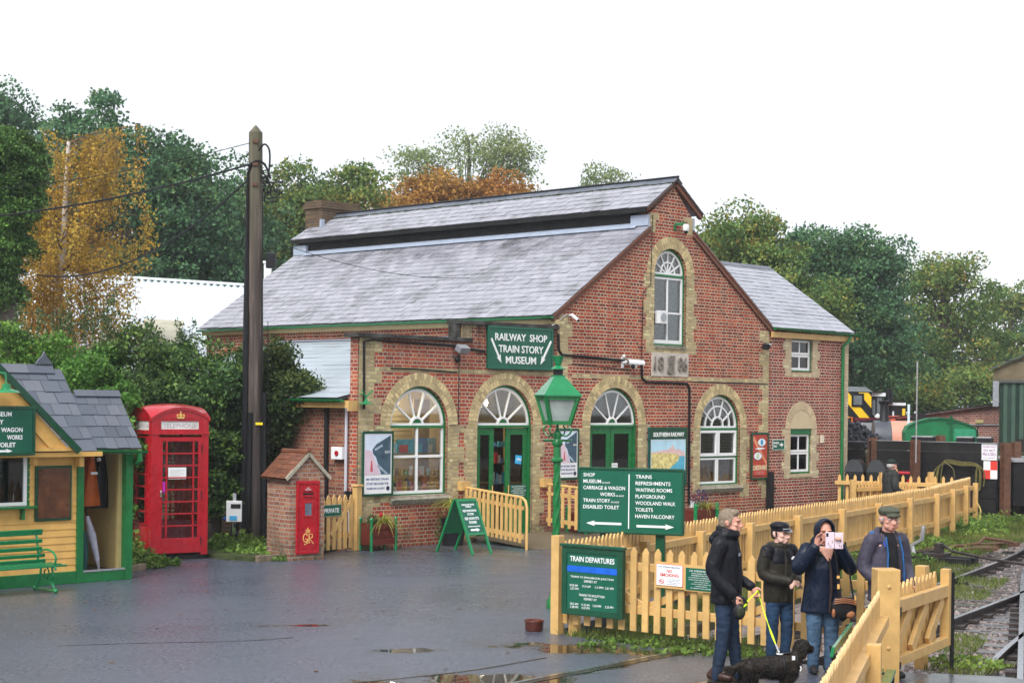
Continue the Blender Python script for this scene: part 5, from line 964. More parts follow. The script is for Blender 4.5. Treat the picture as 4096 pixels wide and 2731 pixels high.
# near fence and opened wicket gate at the lower right
f3 = [(1.55, 9.0, 0), (1.95, 10.5, 0), (3.57, 16.1, 0)]
fence('picket_fence', 'nearest yellow picket fence, meeting the thick gate post beside the green bench', f3, 1.1, .1, .115, 1, along(f3, [.1, 2.6, 4.9], .12, .92), rails=(.3, .80), railw=.09)
gp = thing('gate_post', 'thick square yellow gate post with chamfered edge nearest the camera', 'post', (3.71, 16.45, 0), .08)
MB().box(-.115, .115, -.11, .11, -.1, 1.27).build('post', YEL, gp, bevel=.012); [MB().ball((-.0, -.112, z_), (.022, .012, .022)).build('bolt', YEL, gp, smooth=True) for z_ in (1.1, .5)]
ga, gb = Vector((3.80, 16.60, 0)), Vector((4.80, 18.30, 0)); gd = (gb - ga).normalized()
g = thing('wicket_gate', 'open yellow wicket gate with diagonal braces hung on the thick gate post', 'gate', tuple(ga), math.atan2(gd.y, gd.x)); GL = (gb - ga).length
m = MB()
for k in range(13): picket(m, Vector((.06 + k * (GL - .2) / 13, .06, 0)), Vector((1, 0, 0)), 1.08, .3, .085)
m.build('pales', YEL, g); MB().box(0, GL, -.045, .045, .80, .93).build('rail', YEL, g, bevel=.006); MB().box(0, GL, -.045, .045, .26, .36).build('rail', YEL, g, bevel=.006); MB().box(GL - .1, GL, -.05, .05, .26, 1.10).build('end_stile', YEL, g, bevel=.01)
for u in (.04, .34, .64): MB().beam((u * GL, -.0, .37), (u * GL + .5, -.0, .79), .05, .135, up=(-.7, 0, .7)).build('brace', YEL, g, bevel=.005)
MB().box(-.12, .16, -.06, -.047, .78, .86).box(-.12, .16, -.06, -.047, .24, .31).build('hinge', BLK, g)
r = thing('marker_rod', 'thin black iron rod standing at the free end of the wicket gate', 'rod', (4.86, 18.3, 0)); MB().box(-.02, .02, -.015, .015, -.05, 1.06).build('rod', BLK, r)
stru('boarded_crossing', lambda m: m.polyz([[(3.3, 15.9), (4.3, 15.4), (6.0, 17.1), (5.2, 17.75), (4.55, 17.9)]], -.05, .012), M('wet_crossing_panel', (.10, .105, .115), .15, .3, 3, .2))
# PRIVATE gate left of the shop corner
gA, gB = W(-1.32, -.30), W(-.16, -.10); gd2 = (gB - gA).normalized()
g = fence('picket_gate', 'small yellow picket gate with a PRIVATE sign between brick pier and shop corner', [tuple(gA), tuple(gB)], 1.08, .06, .165, -1, [], rails=(.3, .92), gname='gate', wd=.09, railw=.04)
MB().at((gB.x - gA.x, gB.y - gA.y, 0), math.atan2(gd2.y, gd2.x)).box(-.0, .15, -.06, .06, 0, 1.22).box(-.02, .17, -.08, .08, 1.22, 1.26).build('post', YEL, g, bevel=.008)
MB().beam(Vector((gd2.x * .5, gd2.y * .5, .32)), Vector((gd2.x * 1.05, gd2.y * 1.05, .9)), .03, .08).build('brace', YEL, g)
r = thing('private_sign', 'green PRIVATE plate fixed to the small picket gate', 'sign', tuple(gA + gd2 * .18 + Vector((0, 0, .70)) - Vector((-gd2.y, gd2.x, 0)) * .02), math.atan2(gd2.y, gd2.x)); MB().box(0, .56, -.02, -.002, 0, .2).build('panel', SGN, r); MB().box(-.01, .57, -.015, -.0, -.01, .21).build('edge', METAL, r); text('PRIVATE', WLET, r, .28, .06, .1, y=-.022, w=.42, h=.085, align='CENTER', ext=.001, bold=.002)
# ramp railings with round top rails
def railing(label, a, b, n, basez, endpost=True, group='railings beside the shop ramp'):
    a = Vector(a); b = Vector(b); d = (b - a); L = d.length; d /= L; sl = Vector((d.x, d.y, 0)).normalized(); r = thing('ramp_railing', label, 'railing', tuple(a), 0, group); m = MB()
    zt = lambda u: (b.z - a.z) * u
    for k in range(n):
        u = (k + .5) / n; p = Vector((d.x, d.y, 0)) * L * u; mm = MB(); picket(mm, p, sl, .98 + .03 * (k % 2), .12, .075, y=-.03); mm.v = [v + Vector((0, 0, zt(u))) for v in mm.v]; m.add(mm.v, mm.f)
    m.build('pales', YEL, r); up = Vector((0, 0, 1))
    MB().beam(up * .80, d * L + up * .80, .04, .07).build('rail', YEL, r); MB().beam(up * .24, d * L + up * .24, .05, .085).build('rail', YEL, r)
    pts = [up * 1.0 - d * .05, d * (L - .05) + up * 1.0]
    if endpost: pts += [d * (L + .05) + up * .95, d * (L + .1) + up * .82, d * (L + .1) + up * .0]
    else: pts += [d * (L + .1) + up * 1.0]
    MB().tube(pts, .028, 8).build('handrail', YEL, r, smooth=True)
    m = MB(); m.at((0, 0, 0), ANG).box(-.14, .12, -.03, .1, .94, 1.12); m.build('wall_plate', YEL, r)
    return r
railing('yellow picket railing left of the shop ramp, behind the folding board', W(2.80, -.1, .12), W(2.58, -1.95, .0), 13, 0)
railing('yellow picket railing right of the ramp, behind the green lamp post', W(5.25, -.1, .12), W(5.0, -3.2, .0), 15, 0)
# far low fences by the black wall
ff = [tuple(W(17.05, -.4)), tuple(W(18.15, -2.7))]
fence('picket_fence', 'short yellow picket fence by the annex corner, in front of the far man', [(8.5, 41.3, 0), (9.35, 42.0, 0), (9.9, 40.6, 0)], 1.0, .05, .13, 1, [(8.45, 41.2, 1, .3, 1.05), (9.35, 42.0, 1, .3, 1.2)], rails=(.3, .8))
fence('picket_fence', 'far yellow picket fence crossing in front of the black timber wall', [(8.35, 42.9, 0), (11.15, 41.9, 0)], 1.12, .05, .2, 1, [(9.75, 42.4, 1, .3, 1.28), (10.6, 42.1, 1, .3, 1.22)], rails=(.3, .9))
# ================================================================== SIGNS ON POSTS AND GATES
def fsign(name, label, cat, p, ang, w_, h, frame, face, fw=.04, th=.04, z=0):
    r = thing(name, label, cat, (p[0], p[1], p[2]), ang); MB().box(0, w_, -th + .012, 0, 0, h).build('panel', face, r)
    f = MB(); f.box(0, fw, -th, .004, 0, h); f.box(w_ - fw, w_, -th, .004, 0, h); f.box(fw, w_ - fw, -th, .004, 0, fw); f.box(fw, w_ - fw, -th, .004, h - fw, h); f.build('frame', frame, r, bevel=.005); return r, -th + .009
da = math.atan2(22.15 - 22.6, 2.30 - .92)
r, y = fsign('direction_sign', 'big green direction sign on two posts, SHOP and MUSEUM left, TRAINS right', 'sign', (.92, 22.6, 1.12), da, 1.46, .88, GRND, SGN, .028, .05)
for k, (body, ww, x) in enumerate((('SHOP', .158, .075), ('MUSEUM', .245, .075), ('CARRIAGE & WAGON', .58, .075), ('WORKS', .205, .31), ('TRAIN STORY', .375, .075), ('DISABLED TOILET', .50, .075))):
    text(body, WLET, r, x, .757 - k * .086, .07, y=y, w=ww, h=.049, ext=.001, bold=.0004)
for k, x in ((1, .33), (3, .525), (4, .46)): text('VIA SHOP', WLET, r, x, .757 - k * .086 - .004, .03, y=y, w=.115, h=.022, ext=.001)
for k, (body, ww) in enumerate((('TRAINS', .22), ('REFRESHMENTS', .475), ('WAITING ROOMS', .50), ('PLAYGROUND', .405), ('WOODLAND WALK', .545), ('TOILETS', .24), ('HAVEN FALCONRY', .535))): text(body, WLET, r, .80, .747 - k * .088, .07, y=y, w=ww, h=.049, ext=.001, bold=.0004)
MB().poly([arrow(.61, .12, .13, .03, .075, .1)], y - .003, y).poly([arrow(.82, 1.33, .11, .03, .075, .1)], y - .003, y).build('arrow', WLET, r); MB().box(.703, .716, y - .003, y, .07, .80).build('divider', WLET, r)
for x in (.36, 1.13): MB().box(x - .06, x + .06, .0, .09, -1.13, .8).build('post', GRND, r, bevel=.006)
MB().box(.0, 1.46, .0, .02, .02, .86).build('back_board', GRND, r)
fa = math.atan2(fd.y, fd.x); fn = Vector((fd.y, -fd.x, 0))
p = f1a + fd * .13 + fn * .07
r, y = fsign('departures_board', 'green TRAIN DEPARTURES board with blue stripe fixed to the crossing gate', 'sign', (p.x, p.y, .27), fa, .90, .83, GRND, SGN, .075, .07)
MB().box(-.02, .92, -.09, 0, .83, .865).build('cornice', GRND, r, bevel=.006)
text('TRAIN DEPARTURES', WLET, r, .45, .655, .1, y=y, w=.66, h=.065, align='CENTER', ext=.001, bold=.001); MB().box(.08, .82, y - .003, y, .525, .60).build('blue_stripe', M('blue_stripe', (.01, .11, .55), .4), r)
for body, z, x, ww, h in (('TRAINS TO SMALLBROOK JUNCTION', .455, .45, .64, .03), ('DEPART AT', .405, .43, .19, .03), ('TRAINS TO WOOTTON', .235, .45, .38, .028), ('DEPART AT', .19, .43, .19, .028)): text(body, WLET, r, x, z, .04, y=y, w=ww, h=h, align='CENTER', ext=.001)
for body, x, z in (('10.30 AM', .12, .345), ('11.51 AM', .31, .345), ('1.3 PM', .50, .345), ('2.51 PM', .65, .345), ('3.57 PM', .13, .305), ('10.5 AM', .13, .118), ('11.22 AM', .30, .118), ('12.34 PM', .47, .118), ('2.20 PM', .65, .118), ('3.28 PM', .13, .08), ('4.32 PM', .30, .08)): text(body, WLET, r, x, z, .035, y=y, w=.12, h=.027, ext=.001)
p = f1a + fd * 1.46 + fn * .035
MB2 = thing('no_smoking_sign', 'white NO SMOKING notice with red letters on a yellow backing board', 'sign', (p.x, p.y, .70), fa)
MB().box(-.02, .42, -.012, 0, -.02, .42).build('backing', YEL, MB2); MB().box(0, .40, -.018, -.012, .02, .385).build('panel', M('red_edge', (.6, .05, .04), .4), MB2, bevel=.003); MB().box(.007, .393, -.021, -.017, .027, .378).build('face', WHT, MB2)
REDL = M('red_lettering', (.62, .03, .025), .5)
text('I.W. STEAM RAILWAY', M('navy_lettering', (.03, .05, .12), .5), MB2, .2, .325, .04, y=-.023, w=.33, h=.028, align='CENTER', ext=.0008); text('NO', REDL, MB2, .2, .25, .06, y=-.023, w=.08, h=.05, align='CENTER', ext=.001, bold=.001); text('SMOKING', REDL, MB2, .2, .18, .06, y=-.023, w=.28, h=.055, align='CENTER', ext=.001, bold=.001)
for k, ww in enumerate((.20, .18, .2, .16)): text('IT IS AGAINST THE LAW TO SMOKE'[k * 6:k * 6 + 12] or 'SMOKE', M('navy_lettering', (.03, .05, .12), .5), MB2, .16, .13 - .028 * k, .02, y=-.023, w=ww, h=.014, ext=.0005)
MB().poly([[(.085 + .04 * math.cos(a), .09 + .04 * math.sin(a)) for a in np.linspace(0, 2 * PI, 25)[:-1]], [(.085 + .031 * math.cos(a), .09 + .031 * math.sin(a)) for a in np.linspace(0, 2 * PI, 25)[:-1]]], -.023, -.02).beam((.06, -.022, .115), (.11, -.022, .065), .002, .009, up=(.7, 0, .7)).build('no_symbol', REDL, MB2); MB().box(.06, .105, -.0225, -.0205, .085, .093).build('cigarette', BLK, MB2)
MB2.scale = (.93, 1, .70)
p = f1a + fd * 1.87 + fn * .035
r = thing('conditions_sign', 'green rules notice on yellow backing, half hidden behind the man in the black coat', 'sign', (p.x, p.y, .69), fa); MB().box(-.02, .47, -.012, 0, -.02, .42).build('backing', YEL, r); MB().box(0, .45, -.018, -.012, .0, .37).build('panel', SGN, r)
for k, (body, ww, h) in enumerate((('I.W. STEAM RAILWAY', .34, .03), ('PUSHCHAIRS, BUGGIES', .28, .018), ('PERAMBULATORS & PRAMS', .28, .018), ('IN THE INTEREST OF PASSENGER SAFETY', .36, .014), ('PLEASE FOLD BEFORE BOARDING', .36, .014), ('THE GUARDS VAN', .2, .014), ('DO NOT PLACE THEM IN THE', .28, .014), ('COMPARTMENTS', .16, .014), ('BY ORDER OF THE COMPANY', .3, .014))): text(body, WLET, r, .225, .31 - k * .035, .03, y=-.02, w=ww, h=h, align='CENTER', ext=.0006)
r.scale = (.95, 1, .70)
# folding board
ab = W(1.42, -2.03); aang = ANG - 1.02
r = thing('folding_board', 'green folding A-board reading RESTORATION IN ACTION, SEE HOW ITS DONE, outside the shop', 'sign', tuple(W(1.21, -1.70)), ANG)
r.scale = (.88, 1, .90)
def leafb(sgn, mat_face):
    h = 1.13; lean = .46; m = MB(); c = math.atan2(lean, h); m.M = Matrix.Translation((0, 0, 0)) @ Matrix.Rotation(sgn * PI if sgn > 0 else 0, 4, 'Z') @ Matrix.Translation((-.3, -lean - .03, 0)) @ Matrix.Rotation(-c, 4, 'X')
    return m, math.hypot(h, lean)
m, hl = leafb(0, None); MA = m.M.copy()
m.box(0, .05, -.02, .02, 0, hl).box(.55, .60, -.02, .02, 0, hl).box(.05, .55, -.02, .02, hl - .06, hl).box(.05, .55, -.02, .02, .42, .47).build('front_frame', LGRN, r, bevel=.004)
m = MB(); m.M = MA; m.box(.05, .55, -.008, .01, .47, hl - .06).build('panel', SGN, r)
for body, z, ww, h in (('CARRIAGE AND WAGON', 1.075, .38, .036), ('WORKSHOP', 1.03, .18, .036), ('RESTORATION IN', .935, .40, .05), ('ACTION', .86, .19, .05), ("SEE HOW IT'S", .76, .42, .06), ('DONE!', .675, .22, .06), ('ENTRANCE THROUGH SHOP', .60, .36, .026)):
    o = text(body, WLET, r, .3, z, .05, y=-.010, w=ww, h=h, align='CENTER', ext=.001, bold=.001); o.data.transform(MA)
m = MB(); m.M = MA; m.poly([arrow(.17, .44, .535, .04, .09, .08)], -.012, -.009).build('arrow', WLET, r)
m, hl = leafb(1, None); m.box(0, .05, -.02, .02, 0, hl).box(.55, .60, -.02, .02, 0, hl).box(.05, .55, -.02, .02, hl - .06, hl).box(.05, .55, -.02, .02, .42, .47).box(.05, .55, -.008, .01, .47, hl - .06).build('back_frame', LGRN, r, bevel=.004)
# ================================================================== LAMP POST
r = thing('lamp_post', 'bright green lamp post with twisted shaft and four-sided lantern in front of the shop', 'lamp post', (.64, 23.3, 0), .25)
m = MB(); n = 20; vs = []; fs = []; H0, H1 = .25, 2.05; R_ = 72
for j in range(R_ + 1):
    v = j / R_; z = H0 + (H1 - H0) * v; rad = .058 - .012 * v
    for k in range(n): a = 2 * PI * k / n; q = rad * (1 + .16 * math.cos(4 * (a - v * 11))); vs.append((q * math.cos(a), q * math.sin(a), z))
for j in range(R_):
    for k in range(n): fs.append((j * n + k, j * n + (k + 1) % n, (j + 1) * n + (k + 1) % n, (j + 1) * n + k))
m.add(vs, fs).build('twisted_shaft', GRN, r, smooth=True)
MB().lathe([(.13, 0), (.13, .1), (.09, .15), (.075, .25)], 16).lathe([(.05, 2.03), (.085, 2.05), (.085, 2.08), (.055, 2.1), (.05, 2.25), (.075, 2.28), (.075, 2.32), (.05, 2.36), (.06, 2.42), (.045, 2.46), (.02, 2.5), (.02, 2.56)], 16).build('column_head', GRN, r, smooth=True)
MB().tube([(-.2, 0, 2.34), (.2, 0, 2.34)], .016).tube([(0, -.2, 2.34), (0, .2, 2.34)], .012).build('ladder_bar', GRN, r)
for a in range(4):
    c, s = math.cos(a * PI / 2 + PI / 4), math.sin(a * PI / 2 + PI / 4); MB().tube(catmull([(c * .04, s * .04, 2.44), (c * .13, s * .13, 2.40), (c * .2, s * .2, 2.44), (c * .22, s * .22, 2.5), (c * .17, s * .17, 2.54)], 5), .012, 6).build('scroll', GRN, r, smooth=True)
q0, q1 = .135, .235; zb, zt = 2.56, 2.96; m = MB()
for k in range(4):
    a = k * PI / 2 + PI / 4; b = a + PI / 2
    m.beam((q0 * 1.414 * math.cos(a), q0 * 1.414 * math.sin(a), zb), (q1 * 1.414 * math.cos(a), q1 * 1.414 * math.sin(a), zt), .05, .05, up=(math.cos(a), math.sin(a), 0))
    for q, z, hh in ((q0 + .004, zb + .03, .05), (q1 - .005, zt - .02, .07)): m.beam((q * 1.414 * math.cos(a), q * 1.414 * math.sin(a), z), (q * 1.414 * math.cos(b), q * 1.414 * math.sin(b), z), .03, hh)
m.build('lantern_frame', GRN, r)
m = MB()
for k in range(4):
    a = k * PI / 2 + PI / 4; b = a + PI / 2; f = lambda q, t, z: (q * 1.40 * math.cos(t), q * 1.40 * math.sin(t), z)
    m.add([f(q0, a, zb), f(q0, b, zb), f(q1, b, zt), f(q1, a, zt)], [(0, 1, 2, 3)])
m.build('lantern_pane', GLASSF, r); MB().tube([(0, 0, 2.56), (0, 0, 2.85)], [.03, .05], 10).build('bulb', M('milky_bulb', (.7, .72, .7), .2), r)
MB().lathe([(q1 * 1.414 + .05, 2.955), (q1 * 1.414 + .05, 2.975), (.10, 3.235), (.02, 3.24)], sq=True).lathe([(.11, 3.23), (.11, 3.25)], sq=True).build('lantern_roof', LGRN, r)
MB().lathe([(.07, 3.25), (.07, 3.34)], 12).build('chimney_collar', BLK, r); MB().lathe([(.10, 3.33), (.10, 3.345), (.03, 3.39)], 12).lathe([(.035, 3.385), (.045, 3.40), (.085, 3.52), (.0, 3.52)], 12).build('finial', LGRN, r)
# bowl
r = thing('dog_bowl', 'round brown glazed dog water bowl on the tarmac by the fence corner', 'bowl', (.31, 20.95, 0)); MB().lathe([(.10, 0), (.115, .02), (.12, .11), (.13, .125), (.125, .14), (.11, .13), (.10, .05), (.0, .045)], 24).build('bowl', M('brown_glaze', (.10, .022, .012), .25, .2, 9, coat=.5), r, smooth=True); MB().lathe([(.105, .10), (0, .1001)], 20).build('water', GLASSD, r)
# planters
def blades(m, c, n, L, seed, spread=1.0):
    rr = random.Random(seed)
    for _ in range(n):
        a = rr.uniform(0, 2 * PI); l = L * rr.uniform(.6, 1.15); el = rr.uniform(.5, 1.35); d = Vector((math.cos(a), math.sin(a), 0)); w_ = rr.uniform(.006, .011); s = Vector((-d.y, d.x, 0)); vs = []; fs = []; b = Vector(c) + d * rr.uniform(0, .08)
        for k in range(6):
            t = k / 5; p = b + d * (l * math.cos(el) * t * spread + .12 * l * t * t) + Vector((0, 0, l * (math.sin(el) * t - .75 * t * t))); q = w_ * (1 - t * .85); vs += [p - s * q, p + s * q]
        m.add(vs, [(2 * k, 2 * k + 1, 2 * k + 3, 2 * k + 2) for k in range(5)])
SPID = leafmat('spider_plant', [(0, (.20, .24, .03)), (.5, (.36, .36, .07)), (1, (.52, .48, .16))], .3)
r = thing('planter', 'maroon boarded planter with green corner posts and a trailing spider plant by the shop wall', 'planter', tuple(W(.27, -.30)), ANG)
r.scale = (.74, .6, .95)
for x in (-.42, .42):
    for yy in (-.27, .27): MB().lathe([(.045, 0), (.045, .62), (.052, .64), (.03, .68)], 10, (x, yy, 0)).build('corner_post', LGRN, r, smooth=True)
MAR = M('maroon_paint', (.115, .022, .015), .45, .2, 8, .2)
MB().box(-.42, .42, -.29, -.25, .12, .26).box(-.42, .42, -.29, -.25, .27, .41).box(-.42, .42, -.29, -.25, .42, .55).box(-.44, -.40, -.27, .27, .12, .55).box(.40, .44, -.27, .27, .12, .55).box(-.42, .42, .25, .29, .12, .55).box(-.4, .4, -.25, .25, .45, .5).build('boards', MAR, r, bevel=.006)
m = MB(); blades(m, (.08, -.15, .5), 190, .75, 1); m.build('spider_plant', SPID, r)
def leafblob(m, c, rad, n, size, seed):
    rr = np.random.default_rng(seed); p = rr.normal(size=(n, 3)); p /= np.linalg.norm(p, axis=1)[:, None]; p = np.array(c) + p * np.array(rad) * (rr.random((n, 1)) ** .4)
    for q in p:
        a = Vector(rr.normal(size=3)).normalized() * size; b = Vector(rr.normal(size=3)).normalized() * size * .7; q = Vector(q); m.add([q - a, q + b, q + a, q - b], [(0, 1, 2, 3)])
m = MB(); leafblob(m, (-.28, -.1, .62), (.16, .14, .12), 240, .028, 5); m.build('geranium', leafmat('dark_leaf', [(0, (.02, .05, .012)), (1, (.06, .12, .03))]), r); MB().ball((-.08, -.24, .72), .05).ball((-.35, -.2, .68), .02).build('flower', RED, r)
r = thing('planter', 'pot of spider plant half hidden behind the folding board', 'planter', tuple(W(2.15, -.42)), ANG); MB().lathe([(.2, 0), (.28, .55), (.25, .55), (.2, .5), (0, .5)], 16, (0, 0, 0)).build('pot', BLK, r, smooth=True); MB().tube([(0, 0, .5), (0, 0, .75)], .15, 10).build('hanging_basket', MAR, r); m = MB(); blades(m, (0, 0, .75), 220, .62, 2, 1.1); m.build('spider_plant', SPID, r)
m = MB(); leafblob(m, (-.25, .1, .35), (.12, .1, .35), 150, .03, 6); m.build('trailing_leaves', leafmat('trail_leaf', [(0, (.05, .09, .02)), (1, (.16, .2, .05))]), r)
r = thing('planter', 'maroon planter with green posts and spider plant behind the right ramp railing', 'planter', tuple(W(6.2, -.55)), ANG); MB().box(-.5, .5, -.25, .25, .1, .5).build('boards', MAR, r, bevel=.01); [MB().lathe([(.045, 0), (.045, .6), (.03, .65)], 10, (x, yy, 0)).build('corner_post', LGRN, r) for x in (-.5, .5) for yy in (-.27, .27)]; m = MB(); blades(m, (-.2, 0, .48), 110, .5, 3); blades(m, (.25, 0, .48), 90, .45, 4); m.build('spider_plant', SPID, r)
r = thing('planter', 'planter with purple heather and grass at the gable wall, right of the big direction sign', 'planter', tuple(W(9.3, -1.0, -.02)), ANG); MB().box(-.4, .4, -.25, .25, .0, .5).build('boards', MAR, r, bevel=.01); [MB().lathe([(.045, 0), (.045, .6), (.03, .65)], 10, (x, yy, 0)).build('corner_post', LGRN, r) for x in (-.4, .4) for yy in (-.27, .27)]; m = MB(); blades(m, (.2, -.1, .5), 110, .6, 7); m.build('spider_plant', SPID, r); m = MB(); leafblob(m, (.1, 0, .75), (.3, .2, .22), 300, .025, 8); m.build('heather', leafmat('heather', [(0, (.04, .02, .07)), (.6, (.09, .05, .12)), (1, (.05, .07, .03))]), r)
# green bench in the foreground
r = thing('garden_bench', 'green slatted bench between the dog and the near fence', 'bench', (2.88, 14.9, 0), 1.28)
for k in range(3): MB().box(-.9, .75, -.02 + k * .11 - .5, .07 + k * .11 - .5, .40, .43).build('seat_slat', LGRN, r, bevel=.006)
MB().beam((-.9, -.10, .80), (.78, -.10, .80), .03, .09, up=(0, -.2, 1)).build('back_slat', LGRN, r, bevel=.006); MB().beam((-.9, -.13, .62), (.75, -.13, .62), .03, .06, up=(0, -.2, 1)).build('back_slat', LGRN, r, bevel=.006)
for x in (-.8, .65): MB().tube([(x, -.08, .84), (x, -.14, .5), (x, -.17, .4), (x, -.1, .0)], .02, 7).tube([(x, -.17, .4), (x, -.5, .4), (x, -.48, .0)], .02, 7).build('end_frame', BLK, r, smooth=True)

# ================================================================== YARD BEYOND THE FENCE (right)
wa, wb = Vector((12.75, 43.3, 0)), Vector((9.4, 52.5, 0)); wd_ = (wb - wa).normalized()
def plankwall(name, label, a, b, z1, z0=-.1, row=.3):
    a = Vector(a); b = Vector(b); L = (b - a).length; r = thing(name, label, 'wall', tuple(a), math.atan2((b - a).y, (b - a).x)); m = MB(); z = z0
    while z < z1 - .02: m.box(0, L, -.02 * random.random() - .05, .1, z, min(z + row - .012, z1)); z += row
    m.build('planks', BLKW, r); MB().box(0, L, -.07, .12, z1, z1 + .012).build('wet_top', M('wet_top', (.3, .3, .31), .2, .2, 4), r); return r
wl = plankwall('timber_wall', 'long black timber retaining wall carrying the white notice', (12.6, 43.2, 0), (9.7, 45.1, 0), 1.94)
for x in (3.65, 1.75): pass
wl2 = plankwall('timber_wall', 'black timber wall end, set further back beside the annex corner', (9.65, 45.5, 0), (7.6, 46.4, 0), 1.89)
for px_, py_, h, lab in ((10.65, 43.95, 2.0, 'rusty steel post in the middle of the black timber wall, right of the far man'), (9.74, 44.95, 2.02, 'rusty steel post of the black wall nearest the annex corner'), (12.72, 42.9, 1.96, 'grey rusty steel post at the right end of the black timber wall'), (13.62, 45.0, 1.95, 'rusty steel post beyond the wall end by the green shed'), (11.84, 46.0, 2.08, 'short rusty post top showing above the black wall before the green tank')):
    r = thing('steel_post', lab, 'post', (px_, py_, 0), .4, 'rusty steel posts of the timber wall'); MB().box(-.1, .1, -.09, -.075, -.1, h).box(-.1, .1, .075, .09, -.1, h).box(-.01, .01, -.075, .075, -.1, h).build('post', RUST, r)
WAN = math.atan2(-1.9, 2.9)
r, y = fsign('warning_sign', 'white DO NOT PROCEED notice on the end of the black timber wall', 'sign', (12.22, 43.32, 1.50), WAN, .42, .42, METAL, WHT, .015, .03)
PURP = M('purple_lettering', (.22, .04, .25), .5)
text('ENGINEERS SIDINGS', PURP, r, .21, .33, .05, y=y, w=.34, h=.04, align='CENTER', ext=.001); text('DO NOT', PURP, r, .21, .22, .08, y=y, w=.30, h=.075, align='CENTER', ext=.001, bold=.001); text('PROCEED', PURP, r, .21, .12, .08, y=y, w=.34, h=.075, align='CENTER', ext=.001, bold=.001); text('WITHOUT PERMISSION', PURP, r, .21, .05, .05, y=y, w=.32, h=.03, align='CENTER', ext=.001)
r2 = thing('chequer_sign', 'red and white chequered plate below the white notice on the black wall', 'sign', (12.27, 43.28, 1.02), WAN)
r2.scale = (.78, 1, 1); MB().box(0, .46, -.02, 0, 0, .46).build('panel', WHT, r2); MB().box(.23, .46, -.024, -.02, .23, .46).box(0, .23, -.024, -.02, 0, .23).build('red_squares', M('signal_red', (.65, .05, .04), .4), r2)
r = thing('hose', 'coiled yellow-green hose draped on the black timber wall', 'hose', (11.72, 43.66, .72), WAN); m = MB(); rr = random.Random(9)
for k in range(9):
    q = rr.uniform(-.13, .13); m.tube(catmull([(-.55 + q, -.12, -.1 + q), (-.5 + q, -.13, .5 + q * .5), (-.3, -.14, .72 + q * .4), (.1, -.15, .68 + q * .4), (.5, -.14, .66 + q * .3), (.62 + q, -.13, .45), (.6 + q, -.12, -.0 + q)], 5), .012, 5)
m.tube(catmull([(-.35, -.16, .72), (-.1, -.17, .55), (-.05, -.17, .3)], 5), .014, 5).build('coil', M('hose_yellow', (.13, .115, .04), .5, .3, 9), r)
r = thing('hose', 'thin pale hose hanging at the far end of the long picket fence', 'hose', (11.45, 41.0, 0)); MB().tube(catmull([(0, 0, .55), (.1, -.02, .35), (.08, 0, .1), (.0, .02, 0)], 5), .02, 6).build('pipe', M('pale_hose', (.6, .48, .14), .5), r)
# coal heap
COAL = M('coal', (.02, .022, .028), .3, .4, 6, .4, island=.5)
m = MB(); rr = random.Random(12)
for _ in range(700):
    a = rr.uniform(0, 2 * PI); q = math.sqrt(rr.random()); x = q * math.cos(a) * 1.35; yy = q * math.sin(a) * 1.0; z = (1 - q) * .85 * rr.uniform(.75, 1.02); s = rr.uniform(.05, .11); m.at((x, yy, z), rr.uniform(0, 6), rr.uniform(0, 6), rr.uniform(0, 6)).ball((0, 0, 0), (s, s * .8, s * .7), 5, 3)
m.M = Matrix(); o = tag(m.build('coal_heap', COAL), 'heap of black coal lumps behind the timber wall at the annex corner', 'coal heap'); o.location = (9.55, 47.6, 1.72); stru('yard_ground', lambda m: m.polyz([[(7.8, 46.6), (9.8, 45.5), (12.6, 43.7), (14, 50), (60, 60), (60, 140), (5, 140)]], .8, 1.5), EARTH)
# black wheelie bins and red car roof behind the far fence
for k, (x, yy) in enumerate(((8.95, 43.3), (9.5, 43.2))):
    r = thing('waste_bin', ('left', 'right')[k] + ' black bin with arched lid behind the far picket fence', 'bin', (x, yy, 0), -.35 + PI / 2, 'black bins with arched lids'); r.scale = (.55, .46, 1.1); MB().box(-.6, .6, -.5, .5, 0, 1.05).build('body', BLK, r, bevel=.03)
    m = MB(); n = 10; vs = []; fs = []
    for i in range(n + 1):
        a = PI * i / n
        for xx in (-.62, .62): vs.append((xx, -.52 * math.cos(a), 1.06 + .3 * math.sin(a)))
    m.add(vs, [(2 * i, 2 * i + 1, 2 * i + 3, 2 * i + 2) for i in range(n)] + [tuple(range(0, 2 * n + 2, 2)), tuple(range(1, 2 * n + 2, 2))]).build('lid', M('gloss_black', (.03, .033, .036), .12, .1, 5, coat=1), r, smooth=True)
r = thing('barrow', 'red flat trolley top showing between far man and rusty post', 'trolley', (9.95, 42.9, 0), -.2); MB().box(-.3, .3, -.35, .35, 1.14, 1.2).build('deck', RED, r, bevel=.02); [MB().tube([(x, yy, .1), (x, yy, 1.0)], .03).build('leg', RED, r) for x in (-.25, .25) for yy in (-.3, .3)]
